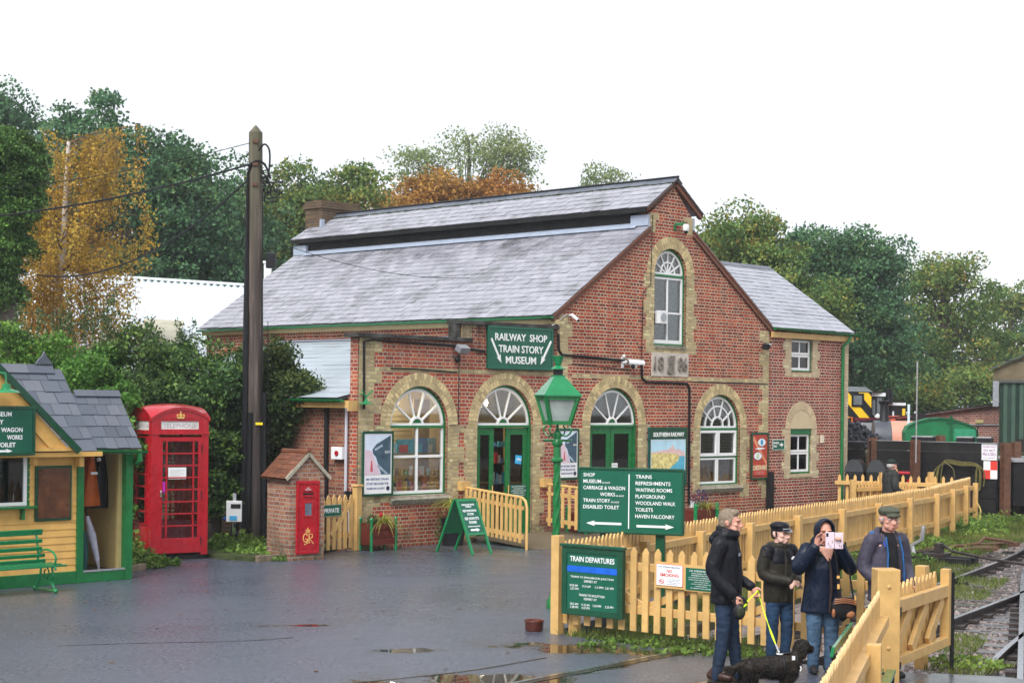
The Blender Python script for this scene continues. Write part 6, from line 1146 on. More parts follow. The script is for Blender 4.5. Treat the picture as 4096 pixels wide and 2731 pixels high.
# green tank, boiler, diesel locomotive, wagon
def lerp3(x, y, Y): u = (x / .57422 - 2048) / 6666; v = -(y / .57422 - 1607) / 6666; return Vector((u * CR - v * SR, 1, u * SR + v * CR)) * Y + Vector((0, 0, 2.87))
def sideT(name, label, cat, Y, xl, rz=0):
    p = lerp3(xl, 1010, Y); return thing(name, label, cat, (p.x, Y, p.z), rz)
PXM = lambda Y: Y * .57422 ** -1 / 6666                 # metres for one photo pixel of the 2352 px view at distance Y
Y = 50; k = PXM(Y); r = sideT('water_tank', 'big green steel tank with arched top beyond the black timber wall', 'tank', Y, 2080, .0)
pts = [(0, -14), (-2, 25), (6, 44), (30, 58), (70, 70), (105, 73), (140, 70), (190, 55), (215, 40), (225, 22), (224, -14)]
MB().poly([[(a * k * .75, b * k * .72) for a, b in pts]], 0, .45).build('shell', M('tank_green', (.012, .16, .06), .45, .2, 2, .1, dirt=(.03, .06, .03), dirt_amt=.5), r, bevel=.02)
MB().poly([[(a * k * .75, b * k * .72) for a, b in pts[2:9]] + [(a * k * .75, b * k * .72 - .06) for a, b in pts[2:9]][::-1]], -.03, .0).box(2.0 * .66, 2.0 * .7, -.02, 0, .0, .75).box(1.2, 1.5, -.03, 0, .52, .58).build('rim', M('tank_dark_green', (.008, .09, .035), .5), r); MB().box(1.45, 2.1, -.02, 0, .02, .35).build('pale_patch', M('tank_patch', (.03, .25, .13), .5), r); MB().tube(catmull([(2.12, -.1, 0), (2.12, -.1, .3), (2.16, -.1, .42), (2.08, -.1, .42)], 5), .02, 6).build('hook', BLK, r)
Y = 54; r = sideT('boiler', 'primer pink and grey locomotive boiler with tall black chimney behind the wall', 'boiler', Y, 1966, -.1)
m = MB(); m.M = Matrix.Rotation(PI / 2, 4, 'Y'); m.lathe([(.0, 0.6), (.62, .61), (.64, .65), (.64, 1.15)], 24, (0, .6, 0)); m.build('smokebox', M('boiler_grey', (.07, .075, .09), .4, .2, 3), r, smooth=True); m = MB(); m.M = Matrix.Rotation(PI / 2, 4, 'Y'); m.lathe([(.62, 1.15), (.63, 1.2), (.63, 3.4), (.0, 3.41)], 24, (0, .6, 0)); m.build('barrel', M('primer_pink', (.62, .27, .19), .55, .08, 4), r, smooth=True)
MB().lathe([(.24, .58), (.15, .68), (.13, 1.16), (.17, 1.2), (.18, 1.27), (.13, 1.29)], 16, (.96, .6, 0)).build('chimney', BLK, r, smooth=True); MB().ball((1.5, -.02, .12), .05).build('plug', DARK, r)
Y = 60; r = sideT('diesel_locomotive', 'black shunting locomotive with yellow and black striped cab end beside the annex', 'locomotive', Y, 1946, 0)
MB().box(-1.6, .87, 0, 2.6, -.3, 1.75).box(.87, 1.32, .25, 2.35, -.2, 1.72).box(1.5, 2.2, .5, 2.0, -.5, 1.33).build('body', BLK, r, bevel=.04); m = MB(); m.add([(-1.7, -.05, 1.74), (.9, -.05, 1.74), (1.4, .2, 1.70), (1.4, 2.4, 1.70), (-1.7, 2.7, 1.74), (-1.7, 1.3, 1.95), (.9, 1.3, 1.93)], [(0, 1, 6, 5), (1, 2, 3, 6), (3, 4, 5, 6)]); m.build('roof', M('loco_roof', (.14, .15, .16), .3, .2, 4), r); MB().box(.9, 1.4, .15, .22, 1.58, 1.71).build('cab_eave', M('pale_trim', (.6, .62, .64), .4), r); MB().box(1.48, 2.2, .45, .5, 1.26, 1.36).build('bonnet_edge', M('pale_trim', (.6, .62, .64), .4), r)
ys = MB(); zs0, zs1, xs0, xs1 = -.3, 1.72, -1.55, .85
from mathutils.geometry import intersect_line_line_2d
def clip(poly, ax, lim, keep):
    out = []
    for i in range(len(poly)):
        a, b = poly[i], poly[(i + 1) % len(poly)]; ia = (a[ax] - lim) * keep >= 0; ib = (b[ax] - lim) * keep >= 0
        if ia: out.append(a)
        if ia != ib: t = (lim - a[ax]) / (b[ax] - a[ax]); out.append((a[0] + (b[0] - a[0]) * t, a[1] + (b[1] - a[1]) * t))
    return out
for q in range(-3, 8):
    c = -2.2 + q * .72; pl = [(c, 2.2), (c + .36, 2.2), (c + .36 + 3.2 * .85, -1.0), (c + 3.2 * .85, -1.0)]
    for ax, lim, kp in ((0, xs0, 1), (0, xs1, -1), (1, zs0, 1), (1, zs1, -1)):
        if pl: pl = clip(pl, ax, lim, kp)
    if len(pl) > 2: ys.poly([pl], -.02, -.001)
ys.build('warning_stripes', M('warning_yellow', (.78, .50, .02), .35, .1, 6), r)
MB().box(.13, .58, -.06, -.021, 1.2, 1.68).build('cab_window', BLK, r, bevel=.03); [MB().box(*q_).build('pane', M('grey_pane', (.12, .14, .15), .15), r) for q_ in ((.2, .5, -.07, -.061, 1.27, 1.6), (.93, 1.04, .2, .249, .9, 1.45), (1.1, 1.28, .2, .248, .95, 1.55))]; MB().box(2.08, 2.18, .45, .499, .85, 1.15).build('yellow_panel', M('warning_yellow', (.78, .50, .02)), r)
MB().box(1.72, 1.78, .45, .499, .5, 1.05).build('handrail', M('pale_trim', (.6, .62, .64)), r); MB().tube([(1.56, .4, 1.3), (1.56, .4, 1.85)], .15, 12).build('exhaust_stack', BLK, r); MB().ball((1.13, .2, .86), (.08, .05, .1)).box(1.02, 1.24, .18, .22, .83, .90).build('crest', PLASW, r)
Y = 57; k = PXM(Y); r = sideT('wagon_frame', 'maroon wagon frame end with orange lamp behind the coal heap', 'wagon', Y, 1955, 0); MB().box(.0, .1, 0, .1, -.4, .74).box(.72, .95, 0, .12, -.4, .7).box(.0, .95, 0, .1, .66, .76).box(.1, .72, .09, .1, -.4, .66).build('frame', M('maroon_steel', (.12, .012, .025), .45, .2, 6), r); MB().box(-.08, .04, -.02, .1, .62, .78).build('lamp', M('orange_lens', (.75, .18, .02), .3), r); MB().box(.36, .42, -.02, 0, -.2, .6).build('staff', PLASW, r)
Y = 58; r = sideT('tractor_bonnet', 'red machine bonnet behind the pink boiler', 'machine', Y, 2048, 0); m = MB().box(-.02, .66, 0, 1.0, .3, .74).box(.05, .6, .1, .9, .74, .84); m.build('bonnet', M('machine_red', (.45, .05, .03), .35, .1, 5, coat=.3), r, bevel=.05); MB().box(.2, .62, -.02, 0, .5, .6).build('grille', BLK, r)
r = sideT('pipe_post', 'pale blue-white plastic pipe standing behind the green tank', 'pipe', 51, 2084 - 0, 0); MB().tube([(.13, .4, -.5), (.13, .4, 1.09)], .04, 10).build('pipe', M('pale_blue', (.62, .75, .8), .4), r)
r = thing('lamp_rod', 'thin tall whip mast rising in front of the black timber wall', 'mast', (10.62, 43.75, 1.0)); MB().tube([(0, 0, .4), (.01, 0, 2.6)], .018, 6).tube([(.01, 0, 2.6), (.01, 0, 3.05)], .022, 6).build('rod', M('grey_rod', (.3, .3, .3), .5), r)
# things on top of the wall
for x, yy, w_, lab in ((11.0, 44.5, .55, 'pale sheet edge lying on the black wall top left of the green tank'), (12.05, 44.2, .42, 'left pale lid on the black crates above the timber wall'), (12.5, 44.0, .36, 'right pale lid on the black crates above the timber wall')):
    r = thing('crate', lab, 'crate', (x, yy, 1.96), -.4); MB().box(-w_ / 2, w_ / 2, -.3, .3, -.02, .1).build('box', BLK, r, bevel=.01); MB().box(-w_ / 2, w_ / 2, -.3, .3, .1, .13).build('lid', M('wet_top', (.3, .3, .31)), r, bevel=.01)
# workshop shed and low brick building
Y = 52; r = thing('workshop', 'green sheeted workshop shed with brown upper boards beyond the low brick building', 'building', (15.0, 52, 0), -.30)
SH = M('shed_green', (.045, .085, .06), .6, .15, 3, .1); m = MB()
[m.box(x, x + .115, -.02 * (k_ % 2), .0, 0, 3.7) for k_, x in enumerate(np.arange(.2, 6, .12))]; m.build('sheeting', SH, r); MB().box(.2, 6, 0.0, 6, 0, 3.7).build('wall', M('shed_dark_green', (.03, .06, .045), .6, .15, 3), r)
MB().poly([[(-.0, 3.72), (6, 3.72), (6, 6.7), (-.0, 4.05)]], -.05, 6).build('upper_boarding', M('brown_sheeting', (.15, .12, .07), .7, .3, 2, .1), r); MB().beam((-.1, -.1, 4.06), (6.1, -.1, 6.8), .2, .05).box(.18, 6, -.08, -.03, 3.64, 3.72).build('trim', M('shed_trim', (.07, .08, .075), .6), r); MB().box(.0, .18, -.06, 0, 2.9, 3.7).build('lead_panel', M('grey_panel', (.25, .26, .28), .6), r); MB().box(.7, 1.2, -.05, .02, .4, 1.9).build('doorway', DARK, r)
r = thing('brick_building', 'low brick building with sloping roof joined to the green workshop', 'building', (13.3, 56, 0), -.26); MB().poly([[(-.4, 0), (3.1, 0), (3.1, 3.0), (-.4, 2.45)]], 0, 5).build('wall', WALLB, r); MB().beam((-1.6, -.1, 2.32), (3.2, -.1, 3.04), .2, .05).build('roof_edge', BLK, r); MB().box(2.2, 2.45, -.1, 0, 2.35, 2.45).build('lamp', M('old_lamp', (.4, .35, .15), .4), r); MB().box(1.35, 1.65, -.06, 0, 2.1, 2.22).build('vent', M('cream_plastic', (.68, .6, .45)), r); MB().box(-.4, 3.1, -.05, 0, 2.28, 2.31).build('pipe', METAL, r); MB().box(.15, .6, -.5, -.1, 2.1, 2.62).build('chimney_cowl', BLK, r); MB().box(-1.6, -.4, .5, 1.2, 0, 2.3).build('low_roof', M('grey_panel', (.25, .26, .28)), r)
r = thing('trailer', 'low black wagon with pale sheeted top right of the black timber wall', 'wagon', (14.3, 43.6, .2), .1); MB().box(-1.2, 1.5, 0, 3, .1, 1.25).build('body', BLKW, r, bevel=.02); MB().box(-1.25, 1.5, -.05, 3, 1.25, 1.33).build('top', M('wet_top', (.3, .3, .31)), r, bevel=.01)
r = thing('vehicle_mirror_post', 'dark vertical machine part with pale handle by the workshop doorway', 'machine', (14.72, 47.5, -.6)); MB().tube([(0, 0, 1.2), (.0, 0, 3.6), (.15, 0, 4.1)], .09, 8).box(.05, .5, 0, .4, 1.4, 2.4).build('arm', BLK, r); MB().tube([(-.05, -.1, 3.4), (-.05, -.1, 4.0), (.2, -.1, 4.15)], .03).build('handle', METAL, r)
r = thing('far_wire', 'thin overhead wire crossing before the far right trees', 'cable', (0, 0, 0)); MB().tube([q for q in catmull([lerp3(1868, 678, 47), lerp3(2000, 752, 47.5), lerp3(2110, 804, 48), lerp3(2190, 823, 48.5), lerp3(2352, 829, 50), lerp3(2500, 826, 52)], 5)], .012, 5).build('wire', BLK, r)
# white corrugated roof shed behind the hedge
def corr(m, a, b, c, d, n, amp=.05):                  # eave a->b, ridge d->c
    a, b, c, d = map(Vector, (a, b, c, d)); nr = (b - a).cross(d - a).normalized(); vs = []
    for i in range(n * 4 + 1):
        t = i / (n * 4); o = nr * amp * math.sin(t * n * 2 * PI); vs += [a.lerp(b, t) + o, d.lerp(c, t) + o]
    m.add(vs, [(2 * i, 2 * i + 2, 2 * i + 3, 2 * i + 1) for i in range(n * 4)])
WR = M('white_corrugated', (.66, .72, .76), .35, .05, 1.5, .02, dirt=(.4, .42, .42), dirt_amt=.3)
r = thing('corrugated_shed', 'large shed with white corrugated roof behind the hedge and yellow birch', 'building', (0, 0, 0))
m = MB(); corr(m, (-15.6, 44.5, 3.4), (-5.2, 44.5, 3.0), (-7.2, 56, 6.55), (-17.4, 56, 7.1), 46); m.build('roof', WR, r, smooth=True)
MB().add([(-13.9, 46.6, 4.20), (-12.6, 46.6, 4.15), (-13.3, 50.2, 5.35), (-14.5, 50.2, 5.40)], [(0, 1, 2, 3)]).add([(-10.6, 46.6, 4.05), (-9.4, 46.6, 4.0), (-9.9, 50.2, 5.2), (-11.1, 50.2, 5.25)], [(0, 1, 2, 3)]).build('rooflight', M('dull_rooflight', (.45, .43, .33), .6, .15, 3), r); MB().beam((-17.4, 56, 7.14), (-7.2, 56, 6.6), .25, .08).build('ridge_cap', WR, r); MB().box(-15.2, -5.6, 44.6, 57, 0, 3.0).build('wall', M('shed_grey', (.3, .32, .33), .6), r)
r = thing('flue_pipe', 'white square flue rising behind the corrugated roof beside the pole', 'flue', (-8.4, 57, 5)); MB().box(-.12, .12, -.12, .12, 0, 2.5).box(-.15, .15, -.15, .15, 2.5, 2.58).build('pipe', PLASW, r)
# ================================================================== PEOPLE AND DOG
from mathutils import noise as mnoise
TSC = D.scenes.new('sculpt_tmp'); TVL = TSC.view_layers[0]
def sculpt(mb, voxel, smooth=4, folds=0, fscale=9, name='m', fstretch=(1, 1, 1)):
    o = D.objects.new('tmp', mb.mesh()); TSC.collection.objects.link(o); md = o.modifiers.new('r', 'REMESH'); md.mode = 'VOXEL'; md.voxel_size = voxel
    if smooth: sm_ = o.modifiers.new('s', 'SMOOTH'); sm_.factor = .5; sm_.iterations = smooth
    TVL.update(); dg = TVL.depsgraph; me = D.meshes.new_from_object(o.evaluated_get(dg)); om = o.data; D.objects.remove(o); D.meshes.remove(om); me.name = name
    if folds:
        n = len(me.vertices); co = np.empty(n * 3); no = np.empty(n * 3); me.vertices.foreach_get('co', co); me.vertices.foreach_get('normal', no); co = co.reshape(-1, 3); no = no.reshape(-1, 3); f3 = np.array(fstretch) * fscale
        h = np.array([mnoise.noise(Vector(p)) + .6 * (.5 - abs(mnoise.noise(Vector(p * 2.1 + (3, 1, 7)))) * 2) for p in co * f3]); me.vertices.foreach_set('co', (co + no * (folds * h)[:, None]).ravel())
    me.polygons.foreach_set('use_smooth', [True] * len(me.polygons)); me.update(); return me
def eloft(m, rings, n=20, sq=1.0):                      # rings: (cx, cy, z, rx, ry)
    vs = []; fs = []
    for cx, cy, z, rx, ry in rings:
        for k in range(n):
            a = 2 * PI * k / n; c, s = math.cos(a), math.sin(a); vs.append((cx + rx * math.copysign(abs(c) ** sq, c), cy + ry * math.copysign(abs(s) ** sq, s), z))
    for i in range(len(rings) - 1):
        for k in range(n): fs.append((i * n + k, i * n + (k + 1) % n, (i + 1) * n + (k + 1) % n, (i + 1) * n + k))
    fs += [tuple(range(n - 1, -1, -1)), tuple(range((len(rings) - 1) * n, len(rings) * n))]; return m.add(vs, fs)
def limb(m, pts, rs, n=12):
    m.tube(catmull(pts, 5), list(np.interp(np.linspace(0, len(pts) - 1, 5 * (len(pts) - 1) + 1), range(len(pts)), rs)), n)
    m.ball(pts[0], rs[0]); m.ball(pts[-1], rs[-1])
SKIN = M('skin', (.60, .31, .23), .5, .12, 14, .05, dirt=(.50, .17, .13), dirt_amt=.5); SKINP = M('pale_skin', (.66, .41, .33), .5, .08, 14, .05, dirt=(.55, .25, .2), dirt_amt=.4)
def hand(m, w, d, side, pn, curl=.6, s=1.0):
    """w wrist, d pointing direction, pn palm normal (towards what it holds), side: thumb side vector sign"""
    w = Vector(w); d = Vector(d).normalized(); pn = Vector(pn); pn = (pn - d * pn.dot(d)).normalized(); t = d.cross(pn) * side
    for k in range(4): m.ball(w + d * (.018 + k * .02) * s + t * .0, (.026 * s, .026 * s, .026 * s), 8, 6); 
    for f in range(4):
        b = w + d * .078 * s + t * (.027 - .018 * f) * s; L = (.078, .086, .080, .062)[f] * s; m.ball(b, .0105 * s, 6, 5); m.tube([w + d * .03 * s + t * (.02 - .013 * f) * s, b], [.014 * s, .0115 * s], 7)
        p = [b]; a = 0
        for seg in (.42, .33, .25): a += curl * (.75 + .07 * f); p.append(p[-1] + (d * math.cos(a) + pn * math.sin(a)) * L * seg)
        m.tube(p, [.0105 * s, .0098 * s, .009 * s, .0072 * s], 7); [m.ball(q, .0092 * s, 6, 4) for q in p[1:]]
    b = w + d * .022 * s + t * .026 * s; p = [b, b + (d * .6 + t * .75 + pn * .25).normalized() * .034 * s, b + (d * .6 + t * .75 + pn * .25).normalized() * .034 * s + (d * .85 + t * .25 + pn * (.2 + curl * .5)).normalized() * .034 * s]
    m.tube(p, [.015 * s, .012 * s, .0085 * s], 7); m.ball(p[1], .0122 * s, 6, 4); m.ball(p[2], .0086 * s, 6, 4)
def head(m, H):                                         # H: head matrix, face towards -y, origin at the base of the skull, 0.25 m tall head
    m.M = H
    m.ball((0, .012, .135), (.076, .094, .098), 16, 12); m.ball((0, -.022, .085), (.063, .072, .085), 14, 10); m.ball((0, -.05, .035), (.042, .042, .03), 12, 8); m.ball((0, -.062, .025), (.022, .022, .018), 10, 6)
    m.ball((.042, -.045, .055), (.03, .035, .03)); m.ball((-.042, -.045, .055), (.03, .035, .03))
    m.tube([(0, -.085, .13), (0, -.10, .105), (0, -.116, .083)], [.010, .013, .016], 9); m.ball((0, -.112, .080), (.016, .016, .013)); m.ball((.014, -.101, .077), (.010, .012, .009)); m.ball((-.014, -.101, .077), (.010, .012, .009))
    m.ball((0, -.094, .052), (.024, .010, .006)); m.ball((0, -.092, .042), (.020, .011, .007)); m.ball((.03, -.080, .138), (.03, .016, .009)); m.ball((-.03, -.080, .138), (.03, .016, .009)); m.ball((.048, -.062, .095), (.022, .024, .018)); m.ball((-.048, -.062, .095), (.022, .024, .018))
    for s in (1, -1): m.ball((s * .078, .012, .108), (.010, .020, .030)); m.ball((s * .082, .020, .118), (.008, .018, .018))
    m.tube([(0, .015, -.07), (0, .008, .06)], [.060, .056], 14)
    m.M = Matrix()
def headparts(r, H, hair=None, style='short', closed=False, lip=None, mouth=.0):
    e = MB(); e.M = H
    for s in (1, -1): e.ball((s * .031, -.0765, .115), (.012, .010, .0045 if not closed else .003), 8, 6)
    e.build('eyes', M('eye_shadowed', (.16, .085, .07), .3, .2, 20), r, smooth=True)  # eyes in a dark skin tone, the shade of the sockets painted in
    e = MB(); e.M = H
    for s in (1, -1): e.tube([(s * .015, -.094, .131), (s * .032, -.093, .137), (s * .050, -.080, .132)], [.004, .0045, .003], 5)
    e.build('eyebrows', M('brow_' + (hair.name if hair else 'x'), (.12, .085, .06), .7), r)
    e = MB(); e.M = H; e.ball((0, -.0985, .047), (.021, .006, .003 + mouth)); e.build('lips', M('lip', (.32, .09, .08), .45), r, smooth=True)
    if hair:
        h = MB(); h.M = H
        if style == 'short': h.ball((0, .024, .152), (.081, .096, .092), 16, 12); h.ball((0, .05, .105), (.076, .066, .075), 14, 10); h.ball((.0, -.035, .205), (.062, .052, .038), 12, 8); h.ball((.074, -.008, .125), (.010, .022, .028)); h.ball((-.074, -.008, .125), (.010, .022, .028))
        if style == 'fringe': h.ball((0, .04, .115), (.079, .072, .07), 14, 10); h.ball((.075, -.005, .115), (.009, .020, .03)); h.ball((-.075, -.005, .115), (.009, .020, .03))
        me = sculpt(h, .007, 2, .0035, 55); linkobj('hair', me, hair, r)
def shoes(r, feet, mat, L=.27):
    for (x, y, a) in feet:
        m = MB(); c, s = math.cos(a), math.sin(a); f = lambda u, v, z: (x + u * c - v * s, y + u * s + v * c, z)
        m.tube([f(0, .08, .045), f(0, -.02, .05), f(0, -.10, .042), f(0, -.175, .035)], [.045, .048, .046, .03], 12); m.ball(f(0, .07, .05), (.045, .045, .05)); m.ball(f(0, 0.03, .09), (.045, .05, .05)); me = sculpt(m, .012, 3); linkobj('shoe', me, mat, r)
def person(label, loc, rz, k, skin, joints, trousers, coat, coat_fn, shoe, hand_l, hand_r, headM, pants_r=(.10, .075, .06)):
    r = thing('person', label, 'person', loc, rz); j = {n: Vector(p) * k for n, p in joints.items()}; s = k
    b = MB(); eloft(b, [(0, 0, .86 * s, .14 * s, .10 * s), (0, 0, 1.0 * s, .15 * s, .10 * s), (0, 0, 1.2 * s, .155 * s, .105 * s), (0, .0, 1.38 * s, .17 * s, .10 * s), (0, .0, 1.47 * s, .09 * s, .07 * s), (0, .01, 1.52 * s, .055 * s, .055 * s)])
    for q in ('l', 'r'):
        limb(b, [j['hip' + q], j['knee' + q], j['ank' + q]], [.085 * s, .058 * s, .042 * s]); f = j['ank' + q]; b.tube([f, f + Vector((0, -.12 * s, -.04 * s))], [.042 * s, .03 * s], 8)
        limb(b, [j['sh' + q], j['el' + q], j['wr' + q]], [.055 * s, .042 * s, .028 * s])
    hand(b, j['wrl'], *hand_l, s=s * 1.08); hand(b, j['wrr'], *hand_r, s=s * 1.08); head(b, headM)
    linkobj('body', sculpt(b, .0075, 2), skin, r)
    t = MB(); hz = j['hipl'].z; eloft(t, [(0, 0, hz - .12 * s, .15 * s, .11 * s), (0, 0, hz, .17 * s, .12 * s), (0, 0, hz + .14 * s, .165 * s, .12 * s)])
    for q in ('l', 'r'):
        a, kn, an = j['hip' + q], j['knee' + q], j['ank' + q]; limb(t, [a, kn, an - Vector((0, 0, .035 * s))], [pants_r[0] * s, pants_r[1] * s, pants_r[2] * s])
    linkobj('trousers', sculpt(t, .012, 3, .006, 11, fstretch=(1, 1, 2.2)), trousers, r)
    if shoe: shoes(r, [(j['ankl'].x, j['ankl'].y, .15), (j['ankr'].x, j['ankr'].y, -.15)], shoe)
    c = MB(); coat_fn(c, j, s); linkobj('coat', sculpt(c, .011, 3, .007, 9, fstretch=(1.2, 1.2, .7)), coat, r); return r, j
def sleeve(m, j, q, s, r=(.085, .072, .055)):
    a, e, w_ = j['sh' + q], j['el' + q], j['wr' + q]; limb(m, [a, e, e.lerp(w_, .93)], [r[0] * s, r[1] * s, r[2] * s])
def HM(x, y, z, turn=0, tilt=0, s=1.0, roll=0): return Matrix.Translation((x, y, z)) @ Euler((tilt, roll, turn)).to_matrix().to_4x4() @ Matrix.Scale(s, 4)
J0 = dict(hipl=(.09, 0, .90), hipr=(-.09, 0, .90), kneel=(.10, -.01, .49), kneer=(-.10, -.01, .49), ankl=(.10, .02, .08), ankr=(-.10, .02, .08), shl=(.185, .01, 1.42), shr=(-.185, .01, 1.42), ell=(.23, .03, 1.14), elr=(-.23, .03, 1.14), wrl=(.22, -.08, .90), wrr=(-.22, -.08, .90))
NAVY = M('navy_black_shell', (.0055, .006, .010), .5, .3, 6, .15, spec=.22); KHAKI = M('dark_khaki_shell', (.022, .019, .013), .55, .35, 6, .2, spec=.22); NAVY2 = M('navy_raincoat', (.004, .009, .024), .42, .3, 6, .15, spec=.22); PURG = M('grey_purple_shell', (.050, .045, .068), .55, .2, 6, .2, spec=.22); DKGR = M('charcoal_green_cloth', (.028, .030, .028), .7, .3, 8, .3, spec=.22)
def denim(name, col):
    return M(name, col, .75, .3, 10, .4, dirt=tuple(min(1, c * 3.4) for c in col), dirt_amt=.4)
JEAN = denim('dark_denim', (.011, .022, .045)); JEAN2 = denim('mid_denim', (.017, .042, .088)); JEAN3 = denim('pale_denim', (.045, .085, .14)); BRNS = M('brown_leather', (.045, .02, .014), .4, .3, 9, .2); BOOT = M('dark_boot', (.02, .018, .018), .5)
GREYH = M('greying_hair', (.22, .17, .12), .6, .35, 50, .6); DRKH = M('dark_hair', (.03, .02, .015), .5, .3, 50, .5); WHTH = M('white_hair', (.42, .4, .38), .6, .2, 50, .5)
def collar(m, s, z=1.47, r=.105, t=.042, y=.01, tilt=.0): m.tube([(r * s * math.cos(a), y + r * .95 * s * math.sin(a), z * s + tilt * math.sin(a)) for a in np.linspace(0, 2 * PI, 21)], t * s, 9)
# --- man with the dog, seen from his right side
k = 1.0; j = dict(J0, elr=(-.24, .07, 1.14), wrr=(-.20, -.14, .90), ell=(.22, .05, 1.13), wrl=(.14, -.24, .96), kneel=(.08, -.05, .49), kneer=(-.09, .0, .49), ankl=(.12, -.10, .08), ankr=(-.11, .06, .08))
def coat1(m, j, s):
    eloft(m, [(0, .01, .80, .20, .145), (0, .01, .95, .20, .145), (0, .01, 1.12, .195, .145), (0, .015, 1.3, .205, .145), (0, .015, 1.42, .185, .12), (0, .01, 1.49, .12, .10), (0, .0, 1.53, .10, .09)]); sleeve(m, j, 'l', s, (.085, .072, .056)); sleeve(m, j, 'r', s, (.09, .076, .058)); collar(m, s, 1.515, .10, .045, 0.0); collar(m, s, 1.56, .10, .03, -.01, .02); m.ball((0, .13, 1.46), (.115, .06, .065)); m.ball((0, .10, 1.50), (.11, .06, .055)); m.tube([(.0, -.155, .82), (0, -.165, 1.1), (0, -.15, 1.3), (0, -.11, 1.5)], .016, 7)
H1 = HM(0, -.035, 1.515, .10, .02, 1.10)
r, jj = person('man in a black hooded rain jacket and dark jeans holding a dog lead', (2.26, 17.42, 0), math.radians(66), k, SKIN, j, JEAN, NAVY, coat1, BRNS, ((.1, -.5, -.85), -1, (-.9, -.3, 0), .85), ((.1, -.35, -.9), 1, (.9, -.3, 0), .9), H1); headparts(r, H1, GREYH, 'short', lip=1)
MB().box(-.05, .0, -.158, -.15, 1.30, 1.33).build('chest_badge', M('dull_grey_badge', (.3, .32, .35), .5), r).location = (-.03, -.005, 0)
Rm = Matrix.Translation((2.26, 17.42, 0)) @ Matrix.Rotation(math.radians(66), 4, 'Z'); pr = Rm @ Vector((-.19, -.20, .80)); plh = Rm @ Vector((.14, -.31, .90))
r = thing('lead_reel', 'black retractable dog lead reel gripped in the right hand of the man in black', 'dog lead', pr); m = MB(); m.ball((.0, 0, -.06), (.065, .035, .085), 14, 10); m.tube(catmull([(-.04, 0, .0), (-.05, 0, .06), (.0, 0, .09), (.06, 0, .05), (.05, 0, -.02)], 5), .018, 8); m.build('casing', BLK, r, smooth=True); MB().ball((.012, -.025, -.06), (.045, .016, .06), 12, 8).build('side_plate', M('reel_green_edge', (.03, .035, .02), .4), r, smooth=True); MB().tube([(.04, -.0, -.02), (.07, -.02, .02)], .012).build('brake', M('neon_yellow', (.55, .75, .02), .4), r)
# --- spaniel
dx, dy = 2.58, 16.5
FUR = M('black_tan_fur', (.014, .011, .009), .55, .4, 14, .5, dirt=(.07, .045, .028), dirt_amt=.45)
r = thing('spaniel', 'black and tan spaniel in a harness standing on the lead, tail to the left', 'dog', (dx, dy, 0), .12)
m = MB(); B_ = .36
eloft_r = [(-.27, .27, .05), (-.2, .275, .088), (-.08, .285, .095), (.06, .285, .108), (.16, .29, .115), (.24, .31, .095), (.29, .345, .075)]
m.tube([(x, 0, z) for x, z, q in eloft_r], [q for _, _, q in eloft_r], 16); m.ball((.2, 0, .24), (.10, .085, .10)); limb(m, [(.24, 0, .33), (.29, -.0, .41), (.315, 0, .46)], [.075, .062, .06])
m.ball((.335, .02, .485), (.078, .068, .066), 14, 10); m.tube([(.37, .04, .47), (.43, .08, .455), (.46, .10, .45)], [.045, .034, .028], 10); m.ball((.465, .105, .455), .018); m.ball((.33, -.065, .44), (.032, .02, .075)); m.ball((.30, .085, .44), (.032, .02, .075))
for yy in (-.06, .06):
    limb(m, [(.2, yy, .25), (.185, yy, .15), (.2, yy, .09), (.205, yy, .02)], [.06, .038, .03, .03]); m.ball((.225, yy, .02), (.04, .03, .022))
    limb(m, [(-.22, yy, .27), (-.185, yy, .17), (-.27, yy, .11), (-.26, yy, .02)], [.08, .055, .034, .028]); m.ball((-.235, yy, .02), (.04, .03, .022))
limb(m, [(-.27, 0, .31), (-.36, -.01, .275), (-.45, -.02, .28)], [.035, .026, .018]); body = sculpt(m, .010, 3, .007, 30); linkobj('body', body, FUR, r)
rng = np.random.default_rng(5); nv = len(body.vertices); co = np.array([v.co for v in body.vertices]); no = np.array([v.normal for v in body.vertices]); pk = rng.integers(0, nv, 15000); p = co[pk]; nn = no[pk]; low = np.clip((.30 - p[:, 2]) / .12, 0, 1); tail = (p[:, 0] < -.3); ear = (np.abs(p[:, 1]) > .05) & (p[:, 2] > .38)
d = nn * .35 + np.array([-.55, 0, -.55]) + rng.normal(0, .25, p.shape); d[tail] += (0, 0, -.9); d[ear] += (0.1, 0, -.5); d /= np.linalg.norm(d, axis=1)[:, None]; ln = .016 + .035 * low * (p[:, 2] > .07) + .05 * tail + .03 * ear; sd_ = np.cross(d, rng.normal(size=p.shape)); sd_ /= np.linalg.norm(sd_, axis=1)[:, None]
co3 = np.stack([p - sd_ * .0028, p + sd_ * .0028, p + d * ln[:, None]], 1).reshape(-1, 3); me = D.meshes.new('fur'); n = len(p); me.vertices.add(3 * n); me.vertices.foreach_set('co', co3.ravel()); me.loops.add(3 * n); me.loops.foreach_set('vertex_index', np.arange(3 * n, dtype=np.int32)); me.polygons.add(n); me.polygons.foreach_set('loop_start', np.arange(0, 3 * n, 3, dtype=np.int32)); me.polygons.foreach_set('loop_total', np.full(n, 3, dtype=np.int32)); me.update(); linkobj('fur', me, FUR, r)
